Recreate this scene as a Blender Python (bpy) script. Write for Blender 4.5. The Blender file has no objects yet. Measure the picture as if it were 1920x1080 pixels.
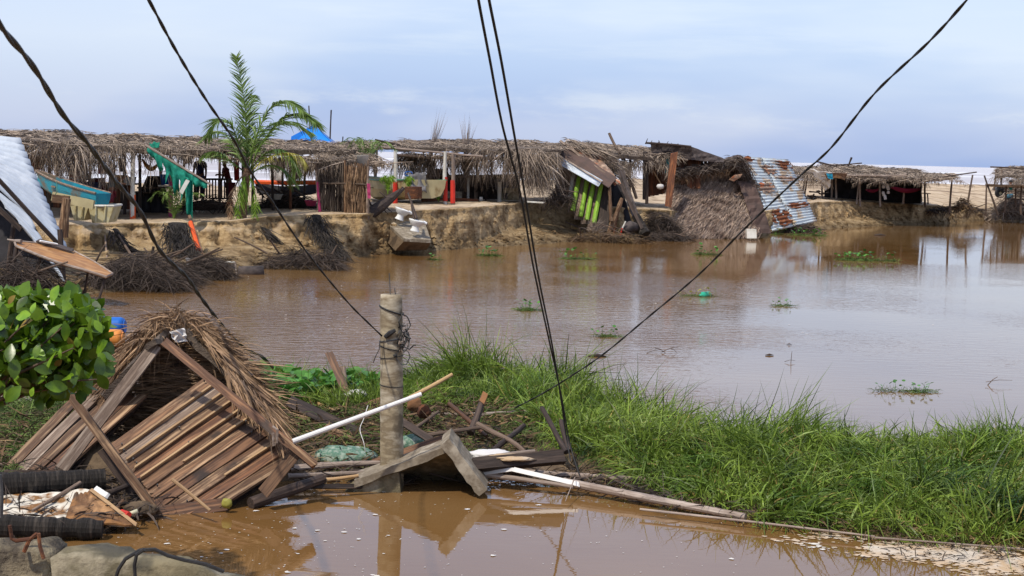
import bpy, math, random
import numpy as np
from mathutils import Vector, Matrix, noise

random.seed(7)
rng = np.random.default_rng(7)
R = math.radians
SC = bpy.context.scene
COL = SC.collection

# ------------------------------------------------------------------ camera
CAM_H = 3.45
FPX = 2667.0                      # 50 mm on a 36 mm frame, 1920 px wide
PITCH = R(5.36)
ROLL = R(1.5)
Fw = Vector((0, math.cos(PITCH), -math.sin(PITCH)))
Rt = Vector((1, 0, 0))
Up = Rt.cross(Fw)
Xc = (Rt * math.cos(ROLL) + Up * math.sin(ROLL)).normalized()
Yc = (-Rt * math.sin(ROLL) + Up * math.cos(ROLL)).normalized()
CP = Vector((0, 0, CAM_H))
cam = bpy.data.objects.new('camera', bpy.data.cameras.new('camera'))
COL.objects.link(cam)
cam.data.lens = 50
cam.data.sensor_width = 36
cam.data.clip_start = 0.1
cam.data.clip_end = 9000
M = Matrix((Xc, Yc, -Fw)).transposed().to_4x4()
M.translation = CP
cam.matrix_world = M
cam.data.dof.use_dof = True
cam.data.dof.focus_distance = 24
cam.data.dof.aperture_fstop = 11.0
SC.camera = cam

# ------------------------------------------------------------------ light and sky
SUN_EL, SUN_AZ = R(57), R(-142)    # azimuth from +Y towards +X: the sun stands left, behind the camera
sd = Vector((math.sin(SUN_AZ) * math.cos(SUN_EL), math.cos(SUN_AZ) * math.cos(SUN_EL), math.sin(SUN_EL)))
sun = bpy.data.objects.new('sun', bpy.data.lights.new('sun', 'SUN'))
COL.objects.link(sun)
sun.data.energy = 4.2
sun.data.angle = R(1.2)
sun.data.color = (1, .93, .80)
sun.rotation_euler = sd.to_track_quat('Z', 'Y').to_euler()

wd = bpy.data.worlds.new('World')
SC.world = wd
wd.use_nodes = True
nt = wd.node_tree
nt.nodes.clear()
N = nt.nodes.new
L_ = nt.links.new
out = N('ShaderNodeOutputWorld')
sky = N('ShaderNodeTexSky')
sky.sky_type = 'NISHITA'
sky.sun_disc = False
sky.sun_elevation = SUN_EL
sky.sun_rotation = SUN_AZ
sky.air_density = 1.2
sky.dust_density = 1.0
bg1 = N('ShaderNodeBackground')
bg1.inputs[1].default_value = .055
L_(sky.outputs[0], bg1.inputs[0])
tc = N('ShaderNodeTexCoord')
def wnoise(scale, st, detail=5, rough=.55):
    mp = N('ShaderNodeMapping')
    mp.inputs['Scale'].default_value = st
    L_(tc.outputs['Generated'], mp.inputs[0])
    n = N('ShaderNodeTexNoise')
    n.inputs['Scale'].default_value = scale
    n.inputs['Detail'].default_value = detail
    n.inputs['Roughness'].default_value = rough
    L_(mp.outputs[0], n.inputs['Vector'])
    return n
def wmap(src, a, b, c, d):
    m = N('ShaderNodeMapRange')
    m.interpolation_type = 'SMOOTHSTEP'
    L_(src, m.inputs['Value'])
    for i, v in zip((1, 2, 3, 4), (a, b, c, d)):
        m.inputs[i].default_value = v
    return m.outputs[0]
def wmath(op, a, b):
    m = N('ShaderNodeMath')
    m.operation = op
    for i, v in enumerate((a, b)):
        if isinstance(v, (int, float)):
            m.inputs[i].default_value = v
        else:
            L_(v, m.inputs[i])
    return m.outputs[0]
def wmix(f, a, b):
    m = N('ShaderNodeMix')
    m.data_type = 'RGBA'
    L_(f, m.inputs[0])
    for i, v in ((6, a), (7, b)):
        if isinstance(v, tuple):
            m.inputs[i].default_value = (*v, 1)
        else:
            L_(v, m.inputs[i])
    return m.outputs[2]
sep = N('ShaderNodeSeparateXYZ')
L_(tc.outputs['Generated'], sep.inputs[0])
big = wnoise(2.6, (1, 1, 4.2), 4, .5)
veil = wmap(big.outputs[0], .36, .62, 0, 1)
hi = wmap(sep.outputs[2], .03, .11, 0, .70)
f1 = wmath('MINIMUM', wmath('ADD', wmath('MULTIPLY', veil, .62), hi), 1)
base = wmix(f1, (.19, .325, .69), (.49, .56, .77))
band = wmath('MULTIPLY', wmap(sep.outputs[2], .008, .03, 0, 1), wmap(sep.outputs[2], .032, .058, 1, 0))
fine = wnoise(9, (1, 1, 4.5), 7, .62)
puff = wmath('MULTIPLY', wmap(fine.outputs[0], .50, .70, 0, .6), band)
strk = wnoise(5, (1, 1, 9), 6, .6)
stf = wmath('MULTIPLY', wmap(strk.outputs[0], .48, .7, 0, .4), wmap(sep.outputs[2], .04, .09, 0, 1))
c2 = wmix(puff, base, (.50, .575, .76))
c3 = wmix(stf, c2, (.60, .65, .78))
bg2 = N('ShaderNodeBackground')
bg2.inputs[1].default_value = .92
L_(c3, bg2.inputs[0])
add = N('ShaderNodeAddShader')
L_(bg1.outputs[0], add.inputs[0])
L_(bg2.outputs[0], add.inputs[1])
L_(add.outputs[0], out.inputs[0])
SC.view_settings.view_transform = 'Standard'
SC.view_settings.look = 'None'
SC.view_settings.exposure = 0.0
SC.view_settings.gamma = 1.0
SC.view_settings.use_curve_mapping = False
SC.cycles.max_bounces = 6
SC.cycles.diffuse_bounces = 3
SC.cycles.glossy_bounces = 3
SC.cycles.caustics_reflective = False
SC.cycles.caustics_refractive = False

# ------------------------------------------------------------------ measuring helpers (photo pixel + distance -> place)
def ray(px, py):
    return Fw + Xc * ((px - 960) / FPX) - Yc * ((py - 540) / FPX)
def W(px, py, Y):
    d = ray(px, py)
    return CP + d * (Y / d.y)
def G(px, py, z=0.0):
    d = ray(px, py)
    return CP + d * ((z - CP.z) / d.z)
class Plane:
    def __init__(s, a, b, c):
        s.o = W(*a); s.n = (W(*b) - s.o).cross(W(*c) - s.o).normalized()
        if s.n.y > 0: s.n = -s.n
    def at(s, px, py, off=0):
        d = ray(px, py)
        return CP + d * ((s.o - CP).dot(s.n) / d.dot(s.n)) + s.n * off
def U(a, b): return random.uniform(a, b)
V3 = Vector

# ------------------------------------------------------------------ materials
MATS = {}
def mat(name, c1, c2=None, c3=None, scale=3.0, stretch=(1, 1, 1), rough=.8, bump=.25, bscale=None, island=0, objr=0,
        metal=0, trans=0, spec=.3, lo=.35, hi=.65, bdist=.02, stain=None, stain_scale=1.2, stain_at=.55, coat=0):
    m = bpy.data.materials.new(name)
    m.use_nodes = True
    t = m.node_tree
    n_ = t.nodes.new; l_ = t.links.new
    bs = t.nodes['Principled BSDF']
    bs.inputs['Roughness'].default_value = rough
    bs.inputs['Metallic'].default_value = metal
    bs.inputs['Specular IOR Level'].default_value = spec
    if coat: bs.inputs['Coat Weight'].default_value = coat
    tcn = n_('ShaderNodeTexCoord')
    oi = n_('ShaderNodeObjectInfo')
    mp = n_('ShaderNodeMapping')
    mp.inputs['Scale'].default_value = stretch
    l_(tcn.outputs['Object'], mp.inputs[0])
    av = n_('ShaderNodeVectorMath'); av.operation = 'ADD'
    ml = n_('ShaderNodeMath'); ml.operation = 'MULTIPLY'; ml.inputs[1].default_value = 37.0
    l_(oi.outputs['Random'], ml.inputs[0]); l_(mp.outputs[0], av.inputs[0]); l_(ml.outputs[0], av.inputs[1])
    def nz(s, det=6, ro=.6):
        q = n_('ShaderNodeTexNoise'); q.inputs['Scale'].default_value = s; q.inputs['Detail'].default_value = det
        q.inputs['Roughness'].default_value = ro
        l_(av.outputs[0], q.inputs['Vector']); return q.outputs[0]
    col = None
    if c2 is None:
        c2 = tuple(x * .7 for x in c1)
    cr = n_('ShaderNodeValToRGB')
    e = cr.color_ramp.elements
    e[0].position, e[0].color = lo, (*c1, 1)
    e[1].position, e[1].color = hi, (*c2, 1)
    if c3:
        e[1].position = (lo + hi) / 2
        x = e.new(hi); x.color = (*c3, 1)
    l_(nz(scale), cr.inputs[0])
    col = cr.outputs[0]
    if stain:
        mx = n_('ShaderNodeMix'); mx.data_type = 'RGBA'
        mr = n_('ShaderNodeMapRange'); mr.inputs[1].default_value = stain_at; mr.inputs[2].default_value = stain_at + .09
        # stains follow the object, not stretched
        q = n_('ShaderNodeTexNoise'); q.inputs['Scale'].default_value = stain_scale; q.inputs['Detail'].default_value = 5
        a2 = n_('ShaderNodeVectorMath'); a2.operation = 'ADD'
        l_(tcn.outputs['Object'], a2.inputs[0]); l_(ml.outputs[0], a2.inputs[1]); l_(a2.outputs[0], q.inputs['Vector'])
        l_(q.outputs[0], mr.inputs[0]); l_(mr.outputs[0], mx.inputs[0]); l_(col, mx.inputs[6]); mx.inputs[7].default_value = (*stain, 1)
        col = mx.outputs[2]
    if island or objr:
        hs = n_('ShaderNodeHueSaturation')
        src = None
        if island:
            ge = n_('ShaderNodeNewGeometry')
            mr = n_('ShaderNodeMapRange'); mr.inputs[3].default_value = 1 - island; mr.inputs[4].default_value = 1 + island
            l_(ge.outputs['Random Per Island'], mr.inputs[0]); src = mr.outputs[0]
        if objr:
            mr = n_('ShaderNodeMapRange'); mr.inputs[3].default_value = 1 - objr; mr.inputs[4].default_value = 1 + objr
            l_(oi.outputs['Random'], mr.inputs[0])
            if src:
                mm = n_('ShaderNodeMath'); mm.operation = 'MULTIPLY'; l_(src, mm.inputs[0]); l_(mr.outputs[0], mm.inputs[1]); src = mm.outputs[0]
            else: src = mr.outputs[0]
        l_(src, hs.inputs['Value']); l_(col, hs.inputs['Color']); col = hs.outputs[0]
    l_(col, bs.inputs['Base Color'])
    if bump:
        bp = n_('ShaderNodeBump'); bp.inputs['Strength'].default_value = bump; bp.inputs['Distance'].default_value = bdist
        l_(nz(bscale or scale * 3, 5, .65), bp.inputs['Height']); l_(bp.outputs[0], bs.inputs['Normal'])
    if trans:
        tr = n_('ShaderNodeBsdfTranslucent'); mixs = n_('ShaderNodeMixShader'); mixs.inputs[0].default_value = trans
        l_(col, tr.inputs[0]); l_(bs.outputs[0], mixs.inputs[1]); l_(tr.outputs[0], mixs.inputs[2])
        l_(mixs.outputs[0], t.nodes['Material Output'].inputs[0])
    MATS[name] = m
    return m
mat('thatch', (.15, .112, .088), (.31, .245, .19), (.075, .054, .042), scale=1.3, island=.5, rough=.85, bump=0)
mat('thatch_panel', (.27, .19, .14), (.40, .30, .23), (.17, .11, .08), scale=1.3, island=.5, rough=.85, bump=0)
mat('thatch_dark', (.07, .052, .042), (.13, .10, .08), scale=1.5, island=.55, rough=.85, bump=0)
mat('thatch_mat', (.10, .075, .06), (.17, .13, .10), scale=9, stretch=(1, 1, 3), rough=.95, bump=1, bscale=22, bdist=.06)
mat('thatch_brown', (.19, .115, .065), (.30, .19, .11), (.11, .065, .04), scale=2, island=.55, rough=.7, bump=0)
mat('debris', (.034, .024, .019), (.075, .054, .042), scale=2, island=.6, rough=.8, bump=0)
mat('black_frond', (.018, .015, .014), (.045, .036, .03), scale=2, island=.7, rough=.8, bump=0)  # near-black tone of the fronds lying down the bank
mat('black_frond_mat', (.016, .013, .012), (.035, .028, .024), scale=6, rough=.9, bump=1, bscale=20, bdist=.05)
mat('litter', (.13, .075, .035), (.07, .045, .028), (.2, .13, .06), scale=2.5, island=.6, rough=.85, bump=0)
mat('wood', (.22, .118, .062), (.08, .042, .024), (.37, .235, .135), scale=2.2, stretch=(.6, 9, 9), rough=.75, bump=.7, bscale=5, bdist=.01, objr=.32, stain=(.045, .028, .02), stain_at=.58, stain_scale=2.6)
mat('wood_red', (.17, .075, .035), (.07, .034, .02), (.26, .13, .065), scale=2.2, stretch=(.6, 9, 9), rough=.6, bump=.7, bscale=5, bdist=.01, objr=.3, stain=(.045, .028, .02), stain_at=.58, stain_scale=2.6)
mat('wood_grey', (.27, .195, .145), (.14, .095, .07), (.40, .31, .24), scale=2.4, stretch=(.6, 9, 9), rough=.85, bump=.7, bscale=5, bdist=.01, objr=.22, stain=(.045, .028, .02), stain_at=.58, stain_scale=2.6)
mat('wood_dark', (.055, .036, .028), (.028, .019, .016), (.09, .06, .045), scale=2.4, stretch=(.6, 8, 8), rough=.7, bump=.8, bscale=5, bdist=.012, objr=.35)
mat('wood_rust', (.16, .055, .022), (.07, .03, .018), (.22, .085, .035), scale=2, stretch=(.7, 6, 6), rough=.85, bump=.5, objr=.3)
mat('ply', (.42, .21, .075), (.26, .12, .045), (.5, .28, .12), scale=1.6, stretch=(.5, 3, 3), rough=.6, bump=.2)
mat('pale_strip', (.42, .27, .14), (.28, .17, .09), scale=3, stretch=(.8, 8, 8), rough=.7, bump=.4, objr=.2)
mat('bamboo', (.40, .26, .12), (.27, .16, .075), scale=2, stretch=(1, 5, 5), rough=.5, bump=.2, objr=.2)
mat('bamboo_grey', (.30, .235, .19), (.19, .14, .11), (.38, .31, .26), scale=2.2, stretch=(.8, 5, 5), rough=.6, bump=.4, objr=.2)
mat('branch', (.13, .09, .065), (.075, .05, .038), scale=4, stretch=(.7, 5, 5), rough=.85, bump=.6, objr=.35)
mat('palm_log', (.028, .022, .018), (.010, .008, .007), (.065, .052, .042), scale=7, stretch=(2.6, .25, .25), rough=.85, bump=1, bscale=14, bdist=.03)
mat('orange_paint', (.72, .10, .015), (.55, .08, .015), scale=3, rough=.5, bump=.2)
mat('red_paint', (.60, .035, .02), (.42, .03, .02), scale=3, rough=.5, bump=.2)
mat('white_paint', (.62, .60, .55), (.45, .42, .36), scale=3, rough=.6, bump=.3, objr=.1)
mat('pink_paint', (.48, .05, .16), (.35, .04, .12), scale=3, rough=.6, bump=.2)
mat('lime_paint', (.27, .47, .03), (.19, .36, .03), (.33, .52, .08), scale=4, stretch=(1, 4, 4), rough=.6, bump=.4, stain=(.25, .3, .1), stain_at=.62, stain_scale=6)
mat('teal_paint', (.01, .17, .25), (.015, .24, .32), (.03, .13, .18), scale=2.5, stretch=(.5, 2, 2), rough=.5, bump=.3, stain=(.13, .10, .07), stain_at=.56)
mat('cream_hull', (.42, .36, .20), (.32, .27, .15), scale=2, rough=.6, bump=.25, stain=(.2, .14, .06), stain_at=.6)
mat('green_trim', (.06, .2, .13), rough=.5, bump=.1)
mat('tub', (.50, .47, .33), (.42, .34, .15), scale=3, rough=.45, bump=.1, stain=(.12, .09, .05), stain_at=.58, stain_scale=3)
mat('zinc_white', (.52, .56, .61), (.42, .46, .52), (.58, .61, .65), scale=1.3, rough=.45, bump=.1, metal=.0, stain=(.30, .27, .25), stain_at=.66, stain_scale=2.5)
mat('zinc', (.56, .61, .63), (.46, .51, .54), (.66, .69, .69), scale=1.6, rough=.45, bump=.1, stain=(.44, .33, .22), stain_at=.54, stain_scale=1.6)
mat('zinc_rust', (.42, .50, .56), (.36, .43, .48), scale=1.6, rough=.5, bump=.15, stain=(.22, .065, .018), stain_at=.45, stain_scale=1.3)
mat('rust', (.20, .06, .018), (.11, .035, .015), (.3, .11, .04), scale=4, rough=.9, bump=.4)
mat('tar', (.055, .043, .04), (.085, .066, .06), (.04, .032, .03), scale=3, rough=.85, bump=.5, bscale=12, bdist=.02)
mat('tar_brown', (.10, .062, .05), (.065, .045, .038), scale=2.5, rough=.8, bump=.4)
mat('bark_sheet', (.40, .24, .15), (.14, .09, .07), (.5, .36, .26), scale=2.6, rough=.8, bump=.5, stain=(.38, .10, .03), stain_at=.56, stain_scale=1.8)
mat('concrete', (.27, .225, .165), (.17, .135, .095), (.36, .31, .24), scale=5, rough=.9, bump=.5, bscale=20, bdist=.015, stain=(.13, .10, .07), stain_at=.57, stain_scale=3)
mat('pole_mat', (.40, .33, .22), (.19, .145, .09), (.46, .40, .30), scale=2.6, stretch=(1, 1, 2.4), rough=.9, bump=.5, bscale=22, bdist=.01, stain=(.13, .10, .065), stain_at=.56, stain_scale=4.5)
mat('block', (.20, .165, .10), (.12, .10, .06), (.27, .23, .16), scale=4, rough=.95, bump=.8, bscale=14, bdist=.03, stain=(.08, .07, .05), stain_at=.55, stain_scale=3)
mat('block_pale', (.30, .25, .16), (.15, .12, .08), (.36, .30, .2), scale=5, rough=.95, bump=1, bscale=14, bdist=.05, stain=(.07, .055, .04), stain_at=.5, stain_scale=5)
mat('peeling', (.66, .62, .54), (.50, .44, .35), scale=3, rough=.7, bump=.6, stain=(.20, .095, .03), stain_at=.47, stain_scale=4.5)
mat('rust_board', (.30, .14, .045), (.12, .06, .028), (.4, .22, .1), scale=3, rough=.8, bump=.6, stain=(.08, .05, .03), stain_at=.55, stain_scale=4)
mat('pvc', (.70, .68, .66), (.60, .58, .55), scale=3, rough=.35, bump=0)
mat('porcelain', (.78, .78, .76), (.70, .69, .66), scale=3, rough=.2, bump=0, spec=.5)
mat('rubber', (.014, .013, .013), (.03, .028, .027), scale=20, stretch=(1, 1, 1), rough=.55, bump=.2)
mat('blue_plastic', (.012, .12, .46), (.01, .09, .36), scale=2, rough=.4, bump=.05)
mat('blue_tarp', (.03, .34, .90), (.02, .27, .80), scale=2, rough=.5, bump=.1, trans=.35)
mat('orange_plastic', (.66, .24, .05), (.55, .18, .03), scale=2, rough=.45, bump=.05)
mat('green_net', (.015, .30, .20), (.01, .2, .14), (.03, .4, .28), scale=4, rough=.75, bump=.2, trans=.35, island=.15)
mat('cloth_white', (.72, .70, .68), (.6, .56, .54), scale=3, rough=.85, bump=.2, trans=.15)
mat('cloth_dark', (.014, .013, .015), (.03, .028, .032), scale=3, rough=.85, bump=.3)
mat('cloth_grey', (.16, .15, .15), (.08, .075, .075), scale=3, rough=.7, bump=.4)
mat('cloth_yellow', (.75, .40, .04), (.6, .28, .03), scale=4, rough=.8, bump=.2, trans=.3)
mat('cloth_red', (.45, .02, .03), (.35, .02, .03), scale=4, rough=.85, bump=.1, trans=.2)
mat('cloth_maroon', (.10, .012, .02), (.16, .02, .035), scale=4, rough=.85, bump=.1)
mat('cloth_magenta', (.22, .015, .06), (.15, .01, .04), scale=4, rough=.85, bump=.1)
mat('cloth_navy', (.01, .015, .06), (.02, .03, .09), scale=4, rough=.85, bump=.1)
mat('cloth_teal', (.02, .30, .30), (.03, .22, .25), scale=3, rough=.8, bump=.1)
mat('cloth_green', (.01, .09, .06), (.015, .07, .05), scale=4, rough=.85, bump=.1)
mat('cloth_slate', (.10, .12, .13), (.07, .085, .10), scale=4, rough=.85, bump=.1)
mat('cloth_sky', (.03, .35, .55), (.02, .28, .45), scale=4, rough=.8, bump=.1)
mat('cloth_cream', (.55, .43, .22), (.5, .38, .2), scale=4, rough=.85, bump=.1)
mat('sack', (.30, .36, .29), (.06, .15, .10), (.36, .39, .33), scale=9, rough=.6, bump=.8, bscale=14, bdist=.03)
mat('skin', (.20, .095, .055), (.17, .08, .045), scale=6, rough=.55, bump=0)
mat('hair', (.012, .01, .01), (.02, .016, .014), scale=6, rough=.6, bump=0)
mat('leaf', (.045, .12, .008), (.15, .26, .014), (.018, .055, .007), scale=2.2, rough=.33, bump=.1, objr=.6, trans=.3, spec=.5)
mat('hyacinth', (.05, .16, .02), (.09, .24, .035), (.03, .10, .02), scale=2, rough=.4, bump=0, island=.4, trans=.25, spec=.4)
mat('grass', (.07, .128, .016), (.18, .25, .035), (.03, .068, .011), scale=.8, rough=.45, bump=0, island=.6, trans=.3, spec=.35)
mat('grass_dry', (.32, .25, .07), (.22, .16, .05), scale=1.5, rough=.6, bump=0, island=.4, trans=.2)
mat('palm_green', (.09, .16, .03), (.16, .24, .05), (.05, .10, .02), scale=1.3, rough=.45, bump=0, island=.3, trans=.3, spec=.4)
mat('palm_lime', (.22, .36, .04), (.16, .28, .03), scale=1.5, rough=.5, bump=0, island=.3, trans=.3)
mat('palm_yellow', (.42, .38, .08), (.3, .28, .06), scale=1.5, rough=.5, bump=0, island=.3, trans=.3)
mat('weed', (.05, .09, .018), (.10, .15, .03), (.06, .055, .02), scale=2, rough=.7, bump=0, island=.5, trans=.15)
mat('foam', (.50, .43, .35), (.42, .29, .17), (.60, .56, .50), scale=2, rough=.9, bump=.3)
mat('foam_white', (.62, .60, .58), (.55, .50, .44), scale=6, rough=.9, bump=.2)
mat('husk', (.26, .12, .05), (.16, .08, .04), scale=6, rough=.9, bump=.5)
mat('metal_dark', (.05, .05, .052), (.10, .095, .09), scale=6, rough=.5, bump=.2)
mat('glass_green', (.02, .35, .22), (.03, .28, .18), scale=3, rough=.3, bump=0)
mat('mud', (.085, .055, .03), (.14, .095, .055), (.06, .04, .024), scale=2.5, rough=.75, bump=.8, bscale=9, bdist=.05)

def water_mat():
    m = bpy.data.materials.new('muddy_water'); m.use_nodes = True
    t = m.node_tree; n_ = t.nodes.new; l_ = t.links.new
    bs = t.nodes['Principled BSDF']
    bs.inputs['Roughness'].default_value = .02
    bs.inputs['IOR'].default_value = 1.66
    g = n_('ShaderNodeNewGeometry')
    def nz(scale, st, rot=0, det=3, ro=.5):
        mp = n_('ShaderNodeMapping'); mp.inputs['Scale'].default_value = st; mp.inputs['Rotation'].default_value = (0, 0, rot)
        l_(g.outputs['Position'], mp.inputs[0])
        q = n_('ShaderNodeTexNoise'); q.inputs['Scale'].default_value = scale; q.inputs['Detail'].default_value = det; q.inputs['Roughness'].default_value = ro
        l_(mp.outputs[0], q.inputs['Vector']); return q.outputs[0]
    def mr(x, a, b, c, d):
        q = n_('ShaderNodeMapRange'); q.interpolation_type = 'SMOOTHSTEP'
        l_(x, q.inputs[0])
        for i, v in zip((1, 2, 3, 4), (a, b, c, d)): q.inputs[i].default_value = v
        return q.outputs[0]
    def mm(op, a, b):
        q = n_('ShaderNodeMath'); q.operation = op
        for i, v in enumerate((a, b)):
            if isinstance(v, (int, float)): q.inputs[i].default_value = v
            else: l_(v, q.inputs[i])
        return q.outputs[0]
    cr = n_('ShaderNodeValToRGB')
    e = cr.color_ramp.elements
    e[0].position, e[0].color = .35, (.15, .074, .022, 1)
    e[1].position, e[1].color = .7, (.205, .118, .048, 1)
    l_(nz(.25, (1, 1, 1), 0, 4), cr.inputs[0])
    l_(cr.outputs[0], bs.inputs['Base Color'])
    sp = n_('ShaderNodeSeparateXYZ'); l_(g.outputs['Position'], sp.inputs[0])
    far = mm('MULTIPLY', mr(sp.outputs[1], 15.5, 21, 0.10, 1), mr(sp.outputs[1], 28, 52, 1, .45))
    zone = mm('MULTIPLY', mr(nz(.09, (1, 1.6, 1), .3, 2), .40, .60, .3, 1), mr(mm('SUBTRACT', sp.outputs[0], mm('MULTIPLY', sp.outputs[1], .12)), -3.5, 3, 1.9, .35))
    r1 = nz(2.3, (.8, 2.6, 1), .12, 3, .55)
    r2 = nz(7, (.7, 2.2, 1), -.15, 2, .5)
    h = mm('ADD', mm('MULTIPLY', r1, 1.0), mm('MULTIPLY', r2, .28))
    bp = n_('ShaderNodeBump'); bp.inputs['Distance'].default_value = .05
    l_(mm('MULTIPLY', mm('MULTIPLY', zone, far), .42), bp.inputs['Strength'])
    l_(h, bp.inputs['Height']); l_(bp.outputs[0], bs.inputs['Normal'])
    MATS['water'] = m
water_mat()
def sea_mat():
    m = bpy.data.materials.new('sea_water'); m.use_nodes = True
    t = m.node_tree; n_ = t.nodes.new; l_ = t.links.new
    bs = t.nodes['Principled BSDF']; bs.inputs['Roughness'].default_value = .35
    g = n_('ShaderNodeNewGeometry')
    mp = n_('ShaderNodeMapping'); mp.inputs['Scale'].default_value = (.012, .045, .3); l_(g.outputs['Position'], mp.inputs[0])
    q = n_('ShaderNodeTexNoise'); q.inputs['Scale'].default_value = 1; q.inputs['Detail'].default_value = 8; l_(mp.outputs[0], q.inputs['Vector'])
    cr = n_('ShaderNodeValToRGB'); e = cr.color_ramp.elements
    e[0].position, e[0].color = .38, (.40, .345, .32, 1)
    e[1].position, e[1].color = .50, (.47, .43, .43, 1)
    x = e.new(.60); x.color = (.72, .70, .70, 1)
    l_(q.outputs[0], cr.inputs[0]); l_(cr.outputs[0], bs.inputs['Base Color'])
    MATS['sea'] = m
sea_mat()
def sand_mat():
    m = bpy.data.materials.new('sand'); m.use_nodes = True
    t = m.node_tree; n_ = t.nodes.new; l_ = t.links.new
    bs = t.nodes['Principled BSDF']; bs.inputs['Roughness'].default_value = .9; bs.inputs['Specular IOR Level'].default_value = .2
    g = n_('ShaderNodeNewGeometry')
    def nz(scale, st, det=6, ro=.6):
        mp = n_('ShaderNodeMapping'); mp.inputs['Scale'].default_value = st; l_(g.outputs['Position'], mp.inputs[0])
        q = n_('ShaderNodeTexNoise'); q.inputs['Scale'].default_value = scale; q.inputs['Detail'].default_value = det; q.inputs['Roughness'].default_value = ro
        l_(mp.outputs[0], q.inputs['Vector']); return q.outputs[0]
    def ramp(x, *st):
        c = n_('ShaderNodeValToRGB'); e = c.color_ramp.elements
        e[0].position, e[0].color = st[0][0], (*st[0][1], 1); e[1].position, e[1].color = st[1][0], (*st[1][1], 1)
        for p, cc in st[2:]:
            k = e.new(p); k.color = (*cc, 1)
        l_(x, c.inputs[0]); return c.outputs[0]
    def mixc(f, a, b):
        q = n_('ShaderNodeMix'); q.data_type = 'RGBA'; l_(f, q.inputs[0]); l_(a, q.inputs[6]); l_(b, q.inputs[7]); return q.outputs[2]
    def mr(x, a, b, c, d):
        q = n_('ShaderNodeMapRange'); l_(x, q.inputs[0])
        for i, v in zip((1, 2, 3, 4), (a, b, c, d)): q.inputs[i].default_value = v
        return q.outputs[0]
    top = ramp(nz(1.1, (1, .35, 1)), (.36, (.27, .19, .12)), (.5, (.52, .39, .26)), (.66, (.60, .48, .34)))
    face = ramp(nz(1.7, (1, 1, .8), 8, .68), (.35, (.15, .088, .04)), (.47, (.40, .27, .135)), (.62, (.60, .435, .245)))
    streak = ramp(nz(2.2, (1, 1, 4.5), 6, .6), (.40, (.35, .3, .25)), (.55, (1, 1, 1)))
    q = n_('ShaderNodeMix'); q.data_type = 'RGBA'; q.blend_type = 'MULTIPLY'; q.inputs[0].default_value = .55
    l_(face, q.inputs[6]); l_(streak, q.inputs[7]); face = q.outputs[2]
    sp = n_('ShaderNodeSeparateXYZ'); l_(g.outputs['Normal'], sp.inputs[0])
    f = mr(sp.outputs[2], .82, .97, 0, 1)
    sp0 = n_('ShaderNodeSeparateXYZ'); l_(g.outputs['Position'], sp0.inputs[0])
    q = n_('ShaderNodeMath'); q.operation = 'MULTIPLY'; l_(f, q.inputs[0]); l_(mr(sp0.outputs[2], .5, .95, 0, 1), q.inputs[1]); f = q.outputs[0]
    col = mixc(f, face, top)
    # wet sand close to the water level
    sp2 = n_('ShaderNodeSeparateXYZ'); l_(g.outputs['Position'], sp2.inputs[0])
    wet = mr(sp2.outputs[2], .06, .62, .42, 1)
    hs = n_('ShaderNodeHueSaturation'); l_(wet, hs.inputs['Value']); l_(col, hs.inputs['Color'])
    # dark weed wrack on the far beach
    sea_w = n_('ShaderNodeMath'); sea_w.operation = 'MULTIPLY'
    l_(mr(sp2.outputs[1], 88, 104, 0, 1), sea_w.inputs[0]); l_(mr(nz(.5, (.12, .8, 1), 5), .52, .58, 0, .8), sea_w.inputs[1])
    q2 = n_('ShaderNodeMix'); q2.data_type = 'RGBA'; l_(sea_w.outputs[0], q2.inputs[0]); l_(hs.outputs[0], q2.inputs[6]); q2.inputs[7].default_value = (.13, .08, .05, 1)
    l_(q2.outputs[2], bs.inputs['Base Color'])
    bp = n_('ShaderNodeBump'); bp.inputs['Strength'].default_value = 1; bp.inputs['Distance'].default_value = .22
    l_(nz(3.2, (1, 1, 1), 7, .7), bp.inputs['Height']); l_(bp.outputs[0], bs.inputs['Normal'])
    MATS['sand'] = m
sand_mat()

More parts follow.
